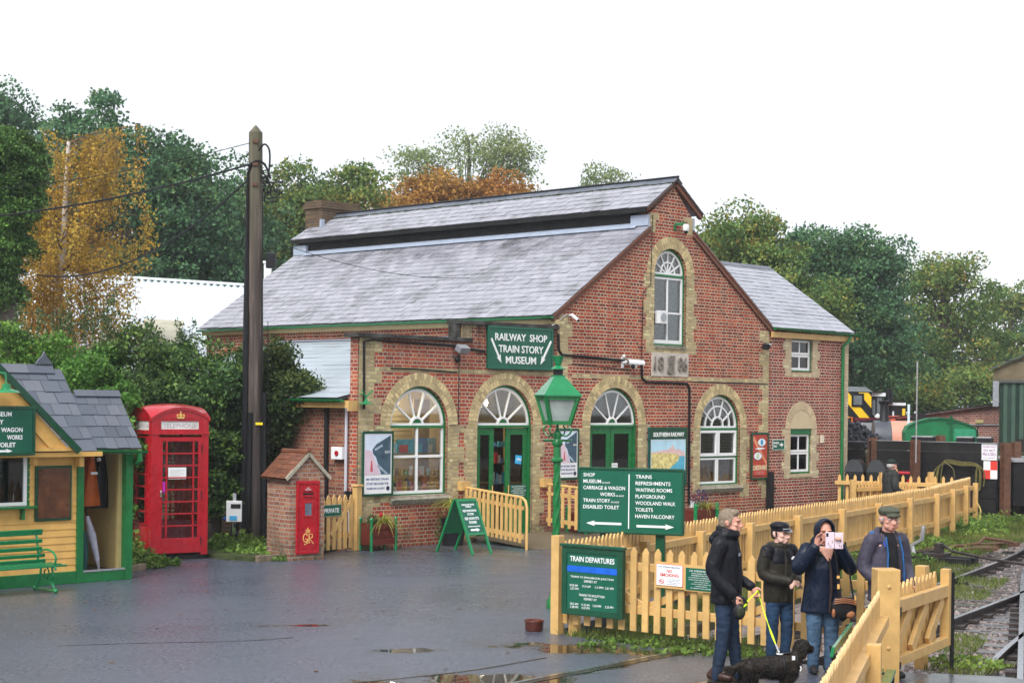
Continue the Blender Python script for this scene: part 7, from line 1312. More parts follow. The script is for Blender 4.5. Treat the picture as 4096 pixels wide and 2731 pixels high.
MB().tube([(.12, .115 * math.cos(a), .285 + .118 * math.sin(a)) for a in np.linspace(0, 2 * PI, 25)], .013, 6).tube([(.26, .088 * math.cos(a), .335 + .09 * math.sin(a)) for a in np.linspace(0, 2 * PI, 25)], .012, 6).tube([(.1, 0, .405), (.25, 0, .42)], .014, 6).build('harness', BLK, r); MB().lathe([(.035, 0), (.035, .008)], 12, (.1, -.01, .405)).box(.2, .23, -.1, -.09, .36, .40).tube([(.29, -.085, .30), (.295, -.09, .27), (.285, -.088, .25)], .007).build('harness_tags', PLASW, r)
dog = Matrix.Translation((dx, dy, 0)) @ Matrix.Rotation(.12, 4, 'Z'); hk = dog @ Vector((.09, -.01, .43))
m = MB(); a, b = plh, hk; m.tube([a.lerp(b, t) - Vector((0, 0, .12 * t * (1 - t))) for t in np.linspace(0, .86, 12)], [.004, .004, .004, .004, .007, .006, .004, .006, .010, .012, .009, .006], 6, flat=.4).tube([pr + Vector((.05, -.01, .02)), plh + Vector((-.01, -.01, .03)), plh], .009, 6, flat=.4)
lead = m.build('dog_lead', M('neon_yellow', (.55, .75, .02), .4)); tag(lead, 'neon yellow lead running from the hand of the man in black down to the spaniel', 'dog lead'); MB().tube([a.lerp(b, .86) - Vector((0, 0, .0144)), b], .009, 6).ball(a.lerp(b, .93) - Vector((0, 0, .008)), .014).build('clip', CHR, lead)
# --- boy in peaked cap
k = .90; j = dict(J0, ell=(.235, -.02, 1.16), wrl=(.06, -.27, 1.06), elr=(-.24, .0, 1.15), wrr=(-.03, -.27, 1.07), kneel=(.10, -.03, .49), kneer=(-.10, .0, .49))
def coat2(m, j, s):
    eloft(m, [(0, .01, .80 * s, .20 * s, .145 * s), (0, .01, .95 * s, .205 * s, .15 * s), (0, .01, 1.15 * s, .205 * s, .15 * s), (0, .01, 1.3 * s, .205 * s, .145 * s), (0, .01, 1.42 * s, .18 * s, .12 * s), (0, .01, 1.5 * s, .095 * s, .085 * s)]); sleeve(m, j, 'l', s, (.085, .075, .056)); sleeve(m, j, 'r', s, (.085, .075, .056)); collar(m, s, 1.49, .09, .036); m.ball((0, .13 * s, 1.45 * s), (.11, .07, .07)); m.tube([(0, -.14 * s, .82 * s), (0, -.145 * s, 1.3 * s), (0, -.1 * s, 1.47 * s)], .012, 7)
H2 = HM(0, -.015, 1.495 * k, .16, 0, 1.06); BOYC = (2.94, 18.2, 0)
r, jj = person('boy in black peaked cap and dark khaki jacket with black shoulders, hands together', BOYC, math.radians(30), k, SKINP, j, JEAN2, KHAKI, coat2, BOOT, ((-.7, -.25, .05), 1, (0, .3, -.9), .7), ((.75, -.3, -.1), -1, (0, .3, -.9), .6), H2); headparts(r, H2, DRKH, 'fringe')
m = MB(); s = k
eloft(m, [(0, .01, 1.27 * s, .212 * s, .152 * s), (0, .01, 1.3 * s, .212 * s, .152 * s), (0, .01, 1.42 * s, .186 * s, .126 * s), (0, .01, 1.5 * s, .10 * s, .09 * s)]); [m.tube([jj['sh' + q] * 1.0, jj['sh' + q].lerp(jj['el' + q], .3)], .088 * s, 10) for q in 'lr']; [m.ball(jj['sh' + q], .09 * s) for q in 'lr']; linkobj('shoulder_yoke', sculpt(m, .012, 3, .006, 9), NAVY, r)
MB().box(.055, .105, -.150, -.138, 1.33 * s, 1.352 * s).ball((.08, -.146, 1.353 * s), (.022, .005, .012)).build('chest_logo', WLET, r)
m = MB(); m.M = H2; m.ball((0, .015, .195), (.098, .108, .048), 18, 10); eloft(m, [(0, .008, .142, .083, .10), (0, .008, .185, .086, .103)]); linkobj('cap', sculpt(m, .007, 3), NAVY, r)
m = MB(); m.M = H2; m.add([(x * .075, -.085 - (1 - x * x) * .062, .148 - (1 - x * x) * .012) for x in np.linspace(-1, 1, 9)] + [(x * .075, -.082 - (1 - x * x) * .015, .158) for x in np.linspace(-1, 1, 9)], [(i, i + 1, 10 + i, 9 + i) for i in range(8)]); m.build('cap_peak', M('glossy_peak', (.01, .01, .012), .15, .1, 5, coat=.8), r, smooth=True); m = MB(); m.M = H2; m.tube([(x * .07, -.10 + .028 * x * x, .168) for x in np.linspace(-.8, .8, 9)], .006, 5); m.build('cap_badge', M('dull_grey_badge', (.3, .32, .35)), r)
# --- woman taking a photograph
k = .93; j = dict(J0, shl=(.19, .01, 1.42), shr=(-.19, .01, 1.42), ell=(.30, -.10, 1.22), elr=(-.32, -.10, 1.22), wrl=(.105, -.27, 1.49), wrr=(-.155, -.25, 1.48), kneel=(.10, -.02, .49), kneer=(-.10, -.02, .49))
def coat3(m, j, s):
    eloft(m, [(0, .01, .70 * s, .255 * s, .19 * s), (.0, .01, .85 * s, .235 * s, .18 * s), (0, .01, 1.05 * s, .205 * s, .165 * s), (0, .0, 1.22 * s, .205 * s, .175 * s), (0, .01, 1.35 * s, .20 * s, .15 * s), (0, .015, 1.43 * s, .18 * s, .125 * s), (0, .02, 1.5 * s, .10 * s, .09 * s)]); sleeve(m, j, 'l', s, (.09, .088, .06)); sleeve(m, j, 'r', s, (.09, .088, .06)); m.ball((0, .09, 1.5 * s), (.12, .08, .09)); m.tube([(.17, .05, .70 * s), (.27, .05, .62 * s)], .05, 8)
H3 = HM(0, -.03, 1.505 * k, 0, .05, 1.04)
r, jj = person('woman in navy hooded raincoat and jeans holding a phone up to her face', (3.36, 17.9, 0), math.radians(6), k, SKIN, j, JEAN3, NAVY2, coat3, BOOT, ((-.25, -.25, .9), -1, (-.2, -.9, 0), .8), ((.12, -.1, .95), 1, (.4, -.9, 0), .28), H3, (.125, .088, .066)); headparts(r, H3, DRKH, 'fringe')
m = MB(); m.M = H3
n = 16; vs = []; fs = []; ri = []
for i, (yy, rx, rz_, zc) in enumerate(((-.085, .084, .112, .135), (-.06, .100, .128, .13), (0, .108, .132, .125), (.06, .10, .125, .115), (.11, .07, .09, .10), (.13, .01, .01, .10))): ri.append([(rx * math.cos(a), yy, zc + rz_ * math.sin(a)) for a in np.linspace(-.9, PI + .9, n)])
for q in ri: vs += q
for i in range(5):
    for kk in range(n - 1): fs.append((i * n + kk, i * n + kk + 1, (i + 1) * n + kk + 1, (i + 1) * n + kk))
m.add(vs, fs); hd = m.build('hood', NAVY2, r, smooth=True); sm_ = hd.modifiers.new('thick', 'SOLIDIFY'); sm_.thickness = .014; MB().tube([(-.09, -.09, 1.40 * k), (0, -.125, 1.36 * k), (.09, -.09, 1.40 * k)], .03, 8).build('scarf', M('dark_green_cloth', (.008, .02, .02), .8), r, smooth=True)
m = MB(); eloft(m, [(.02, -.158, 1.31 * k, .015, .01), (0, -.125, 1.42 * k, .075, .02), (0, -.09, 1.47 * k, .08, .02)]); m.build('neckline', SKIN, r, smooth=True)
MB().tube([(.02, -.19, .72 * k), (.035, -.19, 1.0 * k), (.03, -.185, 1.2 * k), (.02, -.16, 1.34 * k)], [.03, .035, .035, .02], 8, flat=.4).build('open_front', M('brown_top', (.03, .018, .016), .8, .3), r, smooth=True)
Wm = Matrix.Translation((3.36, 17.9, 0)) @ Matrix.Rotation(math.radians(6), 4, 'Z'); pc = Wm @ Vector((.03, -.30, 1.525 * k + .03))
r = thing('phone', 'phone in an open pale pink patterned wallet case held up by the woman', 'phone', pc, .1); r.scale = (1.12, 1, 1.15); MB().box(-.085, .0, -.012, .012, -.075, .075).box(.005, .085, -.008, .008, -.078, .072).build('case', M('pale_pink_case', (.72, .58, .66), .4, .05), r, bevel=.006); MB().box(-.082, -.06, -.0135, -.012, .035, .068).build('camera_bump', BLK, r); rr = random.Random(4); m = MB()
for _ in range(7): x, z = rr.uniform(-.075, .08), rr.uniform(-.07, .0); m.box(x, x + rr.uniform(.004, .01), -.0132, -.008, z, z + rr.uniform(.01, .025))
m.build('pattern', M('case_pattern', (.28, .24, .22), .5), r)
r = thing('shoulder_bag', 'black and copper striped shoulder bag hanging on the left hip of the woman', 'bag', Wm @ Vector((.17, -.22, .62)), .1); m = MB(); eloft(m, [(0, 0, 0, .10, .03), (0, 0, .06, .135, .05), (0, 0, .14, .14, .05), (0, 0, .2, .12, .03), (.0, 0, .22, .10, .015)]); linkobj('pouch', sculpt(m, .008, 3), M('black_leather', (.014, .013, .015), .4, .2, 9, .1), r); m = MB(); [m.tube([(x, -.05 - .008 * math.cos(x * 9), .185 - .055 * (x + .14) * 2 * .5 + dz + .03 * math.cos(x * 10)) for x in np.linspace(-.12, .12, 8)], .007, 5) for dz in (0, -.02, -.04)]; m.ball((.06, -.035, .04), (.05, .02, .04)).ball((-.12, -.02, .05), (.02, .03, .05)); m.build('copper_stripes', M('copper_leather', (.32, .13, .06), .35, .2), r, smooth=True); MB().tube([(-.06, -.01, .21), (-.07, .0, .45), (-.10, .02, .75)], .01, 6).tube([(.10, .0, .2), (.02, .06, .8)], .01, 6).build('strap', BLK, r); MB().box(-.085, -.06, -.03, -.02, .31, .36).box(.105, .12, -.03, -.02, .14, .24).box(-.09, -.06, -.03, -.02, .42, .45).build('buckle', GOLD, r)
# --- older man in flat cap
k = 1.02; j = dict(J0, ell=(.25, .0, 1.14), wrl=(.14, -.22, .98), elr=(-.25, .04, 1.14), wrr=(-.10, -.24, .96))
def coat4(m, j, s):
    eloft(m, [(0, .015, .80 * s, .20 * s, .14 * s), (0, .015, 1.0 * s, .195 * s, .14 * s), (0, .015, 1.2 * s, .19 * s, .14 * s), (0, .02, 1.35 * s, .19 * s, .13 * s), (0, .02, 1.43 * s, .165 * s, .11 * s), (0, .03, 1.49 * s, .10 * s, .08 * s)]); sleeve(m, j, 'l', s, (.082, .072, .058)); sleeve(m, j, 'r', s, (.082, .072, .058)); m.tube([(.13 * s, -.06, 1.40 * s), (.115, .02, 1.50 * s), (.06, .09, 1.53 * s), (-.06, .09, 1.53 * s), (-.115, .02, 1.50 * s), (-.13 * s, -.06, 1.40 * s)], .032, 8); m.ball((0, .13, 1.44 * s), (.13, .06, .07)); m.ball((-.08, .11, 1.42 * s), (.09, .06, .065))
H4 = HM(0, -.03, 1.52 * k, -.15, .03, 1.12)
r, jj = person('older man in flat cap and open purple-grey jacket standing by the gate post', (3.98, 17.62, 0), math.radians(24), k, SKIN, j, M('charcoal_trousers', (.018, .018, .02), .8, .2), PURG, coat4, BOOT, ((-.5, -.4, -.5), -1, (-.5, -.3, 0), .8), ((.5, -.4, -.5), 1, (.5, -.3, 0), .8), H4); headparts(r, H4, WHTH, 'fringe', closed=True, mouth=.002)
m = MB(); eloft(m, [(0, -.015, .82 * k, .11 * k, .148 * k), (0, -.015, 1.05 * k, .10 * k, .155 * k), (0, -.015, 1.25 * k, .085 * k, .155 * k), (0, -.01, 1.40 * k, .075 * k, .135 * k), (0, -.0, 1.50 * k, .07 * k, .09 * k), (0, 0, 1.53 * k, .062 * k, .07 * k)]); linkobj('pullover', sculpt(m, .012, 3, .006, 10), M('black_pullover', (.008, .008, .010), .85), r)
MB().tube([(.115 * k, -.15 * k, .82 * k), (.105 * k, -.158 * k, 1.1 * k), (.092 * k, -.15 * k, 1.3 * k), (.085, -.10, 1.47 * k)], .009, 7).tube([(-.115 * k, -.15 * k, .82 * k), (-.105 * k, -.158 * k, 1.1 * k), (-.092 * k, -.15 * k, 1.3 * k), (-.085, -.10, 1.47 * k)], .009, 7).ball((-.07, .13, 1.49 * k), (.06, .05, .03)).build('blue_lining', M('blue_lining', (.015, .10, .28), .5, .2), r, smooth=True); MB().tube([(-.12, -.11, 1.43 * k), (-.12, -.135, 1.37 * k)], .008).build('toggle', M('toggle_blue', (.03, .06, .35), .4), r)
FCAP = M('tweed', (.075, .08, .055), .8, .35, 60, .5); m = MB(); m.M = H4; eloft(m, [(0, .01, .155, .086, .104), (0, .005, .18, .096, .116), (0, .0, .20, .10, .12), (0, .015, .225, .075, .09), (0, .02, .235, .03, .04)]); m.tube([(-.07, -.085, .155), (0, -.125, .155), (.07, -.085, .155)], [.012, .02, .012], 8); linkobj('cap', sculpt(m, .007, 3), FCAP, r)
m = MB(); m.M = H4
for s in (1, -1): m.tube([(s * .032 + .024 * math.cos(a), -.098, .113 + .018 * math.sin(a)) for a in np.linspace(0, 2 * PI, 15)], .0022, 4); m.tube([(s * .056, -.095, .118), (s * .08, .01, .125)], .0022, 4)
m.build('spectacles', METAL, r)
# --- far man behind the long fence
k = .98; j = dict(J0, ell=(.22, -.02, 1.13), wrl=(.12, -.26, 1.0), elr=(-.23, .02, 1.13), wrr=(-.10, -.27, 1.0)); H5 = HM(0, -.02, 1.49 * k, .1, 0, 1.08)
def coat5(m, j, s): eloft(m, [(0, .01, .75 * s, .23 * s, .17 * s), (0, .01, 1.0 * s, .22 * s, .165 * s), (0, .01, 1.3 * s, .225 * s, .16 * s), (0, .02, 1.43 * s, .185 * s, .12 * s), (0, .02, 1.5 * s, .10 * s, .09 * s)]); sleeve(m, j, 'l', s, (.09, .08, .06)); sleeve(m, j, 'r', s, (.095, .082, .06)); collar(m, s, 1.5, .09, .04)
r, jj = person('man in dark green jacket and peaked cap beyond the long fence', (8.25, 36.2, .0), math.radians(108), k, SKIN, j, M('charcoal_trousers', (.018, .018, .02)), DKGR, coat5, BOOT, ((-.3, -.5, -.3), -1, (0, 0, -1), .6), ((.3, -.5, -.3), 1, (0, 0, -1), .6), H5); headparts(r, H5, WHTH, 'fringe')
m = MB(); m.M = H5; eloft(m, [(0, .01, .15, .085, .10), (0, .01, .19, .09, .104), (0, .015, .225, .07, .08), (0, .02, .24, .03, .04)]); m.tube([(-.05, -.09, .15), (0, -.17, .145), (.05, -.09, .15)], [.012, .012, .012], 7); linkobj('cap', sculpt(m, .008, 3), M('dark_green_cap', (.012, .022, .020), .7), r)

D.scenes.remove(TSC)
# ================================================================== TREES, HEDGE AND GROUND COVER
def leafmesh(name, P, a, b=None, droop=0.0, rng=None, nrm=None):
    """P: n x 3 leaf centres; rhombus leaves of half length a, half width b"""
    rng = rng or RNG; n = len(P); b = b or a * .62
    u = rng.normal(size=(n, 3)); u[:, 2] -= droop * 2; u /= np.linalg.norm(u, axis=1)[:, None]
    w_ = rng.normal(size=(n, 3)); w_ -= (w_ * u).sum(1)[:, None] * u; w_ /= np.linalg.norm(w_, axis=1)[:, None]
    s = rng.uniform(.65, 1.25, (n, 1)); U = u * a * s; V = w_ * b * s; bend = np.cross(u, w_) * a * .25
    co = np.stack([P - U, P + V + bend, P + U, P - V + bend], 1).reshape(-1, 3)
    me = D.meshes.new(name); me.vertices.add(4 * n); me.vertices.foreach_set('co', co.ravel()); me.loops.add(4 * n); me.loops.foreach_set('vertex_index', np.arange(4 * n, dtype=np.int32))
    me.polygons.add(n); me.polygons.foreach_set('loop_start', np.arange(0, 4 * n, 4, dtype=np.int32)); me.polygons.foreach_set('loop_total', np.full(n, 4, dtype=np.int32)); me.update(); return me
def clumps(blobs, ncl, nleaf, sig, rng, shell=.45, flat=.7):
    vol = np.array([b[1][0] * b[1][1] * b[1][2] for b in blobs]) ** (2 / 3); pick = rng.choice(len(blobs), ncl, p=vol / vol.sum()); C = []
    d = rng.normal(size=(ncl, 3)); d /= np.linalg.norm(d, axis=1)[:, None]; rad = rng.random(ncl) ** shell
    C = np.array([blobs[i][0] for i in pick]) + d * rad[:, None] * np.array([blobs[i][1] for i in pick])
    k = rng.integers(int(nleaf * .5), int(nleaf * 1.5), ncl); sg = sig * rng.uniform(.6, 1.35, ncl); idx = np.repeat(np.arange(ncl), k); n = len(idx)
    d = rng.normal(size=(n, 3)); d[:, 2] = np.where(rng.random(n) < .72, np.abs(d[:, 2]), d[:, 2]); d /= np.linalg.norm(d, axis=1)[:, None]
    L = C[idx] + d * (sg[idx] * (.45 + .65 * rng.random(n) ** .6))[:, None] * np.array([1, 1, flat]) + rng.normal(size=(n, 3)) * sig * .09; return C, L
BARK = M('grey_bark', (.09, .075, .06), .85, .35, 7, .6); BIRCH = M('birch_bark', (.48, .43, .38), .7, .3, 6, .3, dirt=(.12, .1, .09), dirt_amt=.5)
def limbs(m, base, top, C, rng, n, r0, bend=.15):
    base = Vector(base); top = Vector(top); m.tube([base, base.lerp(top, .4) + Vector((.1, 0, 0)), base.lerp(top, .75), top], [r0, r0 * .75, r0 * .5, r0 * .2], 10)
    for i in rng.choice(len(C), min(n, len(C)), replace=False):
        c = Vector(C[i]); f = min(.95, max(.25, (c.z - base.z) / max(.1, top.z - base.z) * .75)); s = base.lerp(top, f); mid = s.lerp(c, .5) + Vector((0, 0, .08 * (c - s).length)); q = r0 * .28 * (1.15 - f)
        m.tube([s, mid, c], [q + .02, q * .6 + .012, .012], 6, cap=False)
def tree(name, label, base, blobs, mat, ncl, nleaf, sig, la, bark=BARK, r0=.35, nl=26, seed=1, group=None, shell=.45, droop=.15, cat='tree'):
    rng = np.random.default_rng(seed); base = Vector(base); r = thing(name, label, cat, base, 0, group)
    bl = [((x - base.x, y - base.y, z - base.z), rad) for (x, y, z), rad in blobs]; C, L = clumps(bl, ncl, nleaf, sig, rng, shell)
    linkobj('crown', leafmesh('crown', L, la, droop=droop, rng=rng), mat, r)
    zt = max(b[0][2] + b[1][2] * .5 for b in bl); xt = np.mean([b[0][0] for b in bl]); yt = np.mean([b[0][1] for b in bl])
    m = MB(); limbs(m, (0, 0, -.3), (xt, yt, zt), C, rng, nl, r0); m.build('trunk', bark, r, smooth=True); return r
OAK = leafmat('oak_leaf', [(0, (.014, .034, .020)), (.4, (.027, .062, .030)), (.75, (.046, .092, .036)), (.95, (.10, .13, .03)), (1, (.20, .12, .03))], gain=2.33)
OAKB = leafmat('oak_leaf_autumn', [(0, (.02, .045, .014)), (.4, (.045, .085, .022)), (.7, (.09, .11, .025)), (.88, (.19, .13, .03)), (1, (.26, .13, .03))], gain=2.17)
BRN = leafmat('copper_leaf', [(0, (.12, .065, .018)), (.4, (.23, .115, .025)), (.7, (.30, .16, .035)), (1, (.12, .12, .03))], gain=1.49)
PALE = leafmat('pale_leaf', [(0, (.10, .15, .06)), (.5, (.17, .22, .08)), (1, (.26, .27, .12))], .35, gain=1.32)
BIR = leafmat('birch_leaf', [(0, (.26, .15, .03)), (.35, (.42, .25, .04)), (.7, (.56, .37, .065)), (1, (.40, .40, .09))], .4)
IVY = leafmat('ivy_leaf', [(0, (.012, .03, .01)), (.5, (.035, .075, .018)), (.85, (.08, .14, .025)), (1, (.16, .2, .03))], .2, .5, gain=1.87)
HED = leafmat('hedge_leaf', [(0, (.008, .02, .010)), (.45, (.024, .05, .015)), (.72, (.06, .10, .022)), (.93, (.10, .17, .03)), (1, (.22, .19, .05))], .2, .55, gain=2.21)
HEDB = leafmat('bright_hedge_leaf', [(0, (.02, .05, .012)), (.45, (.05, .12, .022)), (.8, (.11, .21, .035)), (1, (.22, .28, .05))], .25, .55, gain=1.75)
def pb(x, y, Y, rx, ry, rz): # blob centred on a view direction at distance Y; radii in metres
    p = lerp3(x, y, Y); return ((p.x, p.y, p.z), (rx, ry, rz))
def px(x, Y): return lerp3(x, 930, Y).x
tree('oak_tree', 'biggest dark green oak, directly behind the yellow birch', (px(330, 66), 66, 0), [pb(250, 330, 66, 2.3, 2.4, 1.7), pb(190, 400, 66, 2.0, 2.5, 2), pb(330, 420, 65, 2.3, 2.5, 2.2), pb(400, 410, 67, 1.7, 2, 1.6), pb(430, 500, 66, 1.9, 2, 2), pb(300, 540, 66, 3.0, 3, 2.6), pb(420, 600, 66, 2.4, 2.6, 2.2), pb(200, 560, 68, 2.5, 2.5, 2.4)], OAK, 223, 217, 0.90, 0.090, r0=.5, seed=3)
tree('oak_tree', 'dark oak top rising above the ivy covered trunk', (px(10, 72), 72, 0), [pb(-20, 270, 72, 2.2, 2.4, 1.7), pb(20, 320, 72, 1.7, 2, 1.8), pb(-40, 420, 72, 3, 3, 3), pb(60, 450, 72, 1.8, 2, 2.4)], OAK, 108, 217, 0.95, 0.095, r0=.5, seed=4)
tree('oak_tree', 'broad dark tree between the telegraph pole and the brick chimney, sky showing through', (px(690, 78), 78, 0), [pb(740, 440, 78, 2.1, 2.5, 1.1), pb(660, 480, 78, 2.0, 2.5, 1.5), pb(800, 460, 78, 1.7, 2, 1.3), pb(600, 520, 77, 1.6, 2, 2), pb(700, 560, 78, 2.6, 2.6, 1.7), pb(650, 610, 78, 1.8, 2.5, 1.6)], OAKB, 118, 204, 1.00, 0.099, r0=.4, seed=5, nl=40)
tree('oak_tree', 'dense dark tree directly behind the telegraph pole', (px(520, 70), 70, 0), [pb(520, 470, 70, 1.5, 2, 1.6), pb(550, 560, 70, 1.8, 2, 2.2), pb(480, 600, 70, 2.0, 2, 2.0), pb(540, 660, 70, 2.4, 2, 1.4)], OAK, 93, 217, 0.90, 0.090, r0=.35, seed=6)
tree('beech_tree', 'copper orange beech crown rising behind the roof ridge', (px(1040, 82), 82, 0), [pb(960, 470, 82, 2.0, 2.5, 1.0), pb(1050, 440, 82, 2.2, 2.5, 1.0), pb(1130, 460, 82, 2.0, 2.5, 1.0), pb(900, 490, 82, 1.2, 2, .8), pb(1200, 470, 82, 1.0, 1.6, .8), pb(1050, 520, 82, 3, 3, 1.5)], BRN, 122, 204, 0.83, 0.099, r0=.4, seed=7)
tree('willow_tree', 'pale thin grey-green tree high behind the copper beech', (px(1070, 112), 112, 0), [pb(980, 380, 112, 2.2, 2.5, 1.5), pb(1080, 360, 112, 2.3, 2.5, 1.6), pb(1170, 370, 112, 1.9, 2.5, 2.0), pb(1130, 340, 112, 1.2, 2, 1.0), pb(1190, 420, 112, 1.2, 2, 1.4), pb(930, 420, 112, 1.6, 2, 1.4), pb(1060, 430, 112, 3.5, 3, 2)], PALE, 68, 105, 1.25, 0.112, r0=.4, seed=8, nl=90, shell=.7)
tree('willow_tree', 'small pale tree top peeping over the ridge left of the gable peak', (px(1400, 115), 115, 0), [pb(1380, 425, 115, 1.5, 2, .8), pb(1430, 412, 115, 1.2, 2, .5), pb(1400, 470, 115, 2, 2, 1)], PALE, 21, 105, 1.00, 0.112, r0=.25, seed=9, nl=30)
tree('oak_tree', 'olive green tree rising just behind the gable slope and annex roof', (px(1680, 72), 72, 0), [pb(1660, 560, 72, 1.6, 2.4, 1.4), pb(1720, 560, 72, 1.5, 2.4, 1.3), pb(1600, 590, 72, 1.2, 2, 1.3), pb(1780, 640, 72, 1.8, 2.5, 1.8), pb(1690, 660, 72, 2.3, 2.5, 1.8), pb(1840, 730, 72, 2.0, 2.5, 1.8)], OAKB, 154, 217, 0.85, 0.090, r0=.4, seed=10)
tree('oak_tree', 'tall dark green oak between the olive tree and the browning oak', (px(1930, 78), 78, 0), [pb(1880, 590, 78, 1.7, 2, 1.3), pb(1960, 600, 78, 1.8, 2, 1.4), pb(2020, 630, 78, 1.4, 2, 1.3), pb(1930, 690, 78, 2.6, 2.5, 2.0), pb(2010, 740, 78, 2.0, 2.5, 2.0), pb(1960, 830, 78, 2.2, 2.5, 2.0), pb(1860, 700, 78, 1.6, 2, 2), pb(2050, 820, 78, 1.6, 2, 1.6)], OAK, 187, 217, 0.90, 0.095, r0=.45, seed=11)
tree('oak_tree', 'browning oak with bare dark limbs between dark oak and far pale trees', (px(2170, 92), 92, 0), [pb(2120, 650, 92, 1.8, 2, 1.3), pb(2190, 650, 92, 1.6, 2, 1.3), pb(2240, 700, 92, 1.5, 2, 1.6), pb(2130, 730, 92, 2.0, 2.5, 2), pb(2200, 790, 92, 2.6, 2.5, 1.6), pb(2100, 840, 92, 2.0, 2.5, 2.0), pb(2210, 870, 92, 1.8, 2, 1.2)], BRN if False else OAKB, 118, 173, 1.00, 0.103, r0=.5, seed=12, nl=40)
tree('far_tree', 'distant pale green tree above the workshop roof', (px(2320, 112), 112, 0), [pb(2300, 720, 112, 1.8, 2, 1.5), pb(2350, 720, 112, 1.6, 2, 1.7), pb(2280, 800, 112, 2, 2, 1.6), pb(2350, 820, 112, 2, 2, 1.6)], OAKB, 61, 186, 1.05, 0.120, r0=.4, seed=13)
tree('far_tree', 'low olive scrubby tree behind the low brick building', (px(2180, 84), 84, 0), [pb(2120, 920, 84, 1.6, 2, .9), pb(2200, 910, 84, 1.8, 2, .9), pb(2270, 890, 84, 1.4, 2, 1.0), pb(2050, 910, 84, 1.5, 2, 1)], OAKB, 61, 186, 0.95, 0.103, r0=.2, seed=14)
for i_, (x0, x1, Y, n, h) in enumerate(((-40, 560, 92, 5, 8.5), (560, 900, 98, 3, 9), (1600, 2352, 125, 6, 7))):
    pass
# woodland mass behind everything
rng = np.random.default_rng(20); bl = [pb(x, 600 + rng.uniform(-30, 60) + (30 if x < 1500 else 265), 120, 5, 4, 5) for x in list(range(-60, 900, 120)) + list(range(1620, 2400, 110))]
C, L = clumps(bl, 900, 60, .6, rng); o = tag(linkobj('far_wood', leafmesh('far_wood', L, .2, rng=rng), OAK), 'dark band of woodland far behind the station', 'woodland', kind='stuff')
# silver birch with hanging orange leaves
rng = np.random.default_rng(31); bx_, by_ = px(125, 45), 45; r = thing('birch_tree', 'silver birch with hanging yellow-orange leaves and white trunk above the hedge', 'tree', (bx_, by_, 0)); m = MB(); PTS = []
m2 = MB(); BIRCHT = M('birch_trunk', (.60, .55, .50), .7, .25, 6, .3, dirt=(.2, .17, .15), dirt_amt=.3)
tr = [Vector((-.3, 0, 0)), Vector((-.15, 0, 3.2)), Vector((.05, 0, 5.2)), Vector((.2, 0, 7.4)), Vector((.3, 0, 9.75))]; m.tube(catmull(tr, 5), [.17 - .006 * k for k in range(21)], 9)
for k in range(150):
    f = rng.uniform(.26, 1.0); s = tr[0].lerp(tr[-1], f); s.x += (.1 if f < .5 else 0); a = rng.uniform(0, 2 * PI); ln = rng.uniform(.7, 2.3) * (1.62 - f * 1.05) * (1.3 if math.cos(a) > 0 else 1.0); ln = min(ln, 1.75 if f > .45 else 2.2); e = s + Vector((math.cos(a) * ln, math.sin(a) * ln, ln * .30)); tip = e + Vector((math.cos(a) * ln * .35, math.sin(a) * ln * .35, -.1))
    q = .017 * (1.1 - f); (m if k % 14 == 0 and f < .6 else m2).tube(catmull([s, s.lerp(e, .5) + Vector((0, 0, .1)), e, tip], 4), [q + .012 - (q * k_ / 13 + .0006 * k_) for k_ in range(13)], 5, cap=False)
    for h in range(rng.integers(4, 7)):
        st = s.lerp(e, rng.uniform(.3, 1)) if rng.random() < .6 else e.lerp(tip, rng.random()); dl = rng.uniform(.5, 1.9); dl *= (.55 if st.z < 5.2 else 1.0); n = int(dl * (28 if st.z < 5 else 40)) if rng.random() < .82 else 3; t = rng.random(n)
        PTS.append(np.array(st) + np.stack([np.sin(t * 3 + h) * .10 + rng.normal(0, .11, n), rng.normal(0, .11, n), -t * dl + .08], 1)); m2.tube([st, st + Vector((.03, 0, -dl * .5)), st + Vector((.0, .02, -dl))], [.005, .004, .003], 4, cap=False)
m.build('trunk', BIRCHT, r, smooth=True); m2.build('twigs', M('birch_twig', (.16, .10, .06), .8), r); linkobj('crown', leafmesh('crown', np.concatenate(PTS), 0.047, .033, droop=.5, rng=rng), BIR, r)
# ivy covered trunk at the left edge
tree('ivy_tree', 'ivy smothered tree trunk with bulging leafy top beside the birch', (px(15, 40), 40, 0), [pb(30, 360, 40, .65, .8, .7), pb(60, 370, 40, .4, .6, .6), pb(20, 460, 40, .6, .8, .9), pb(55, 440, 40, .45, .6, .8), pb(10, 560, 40, .5, .8, .9), pb(0, 650, 40, .4, .7, .8), pb(-60, 420, 40, 1.2, 1.2, 1.8)], IVY, 300, 248, 0.33, 0.047, r0=.3, seed=15, cat='tree')
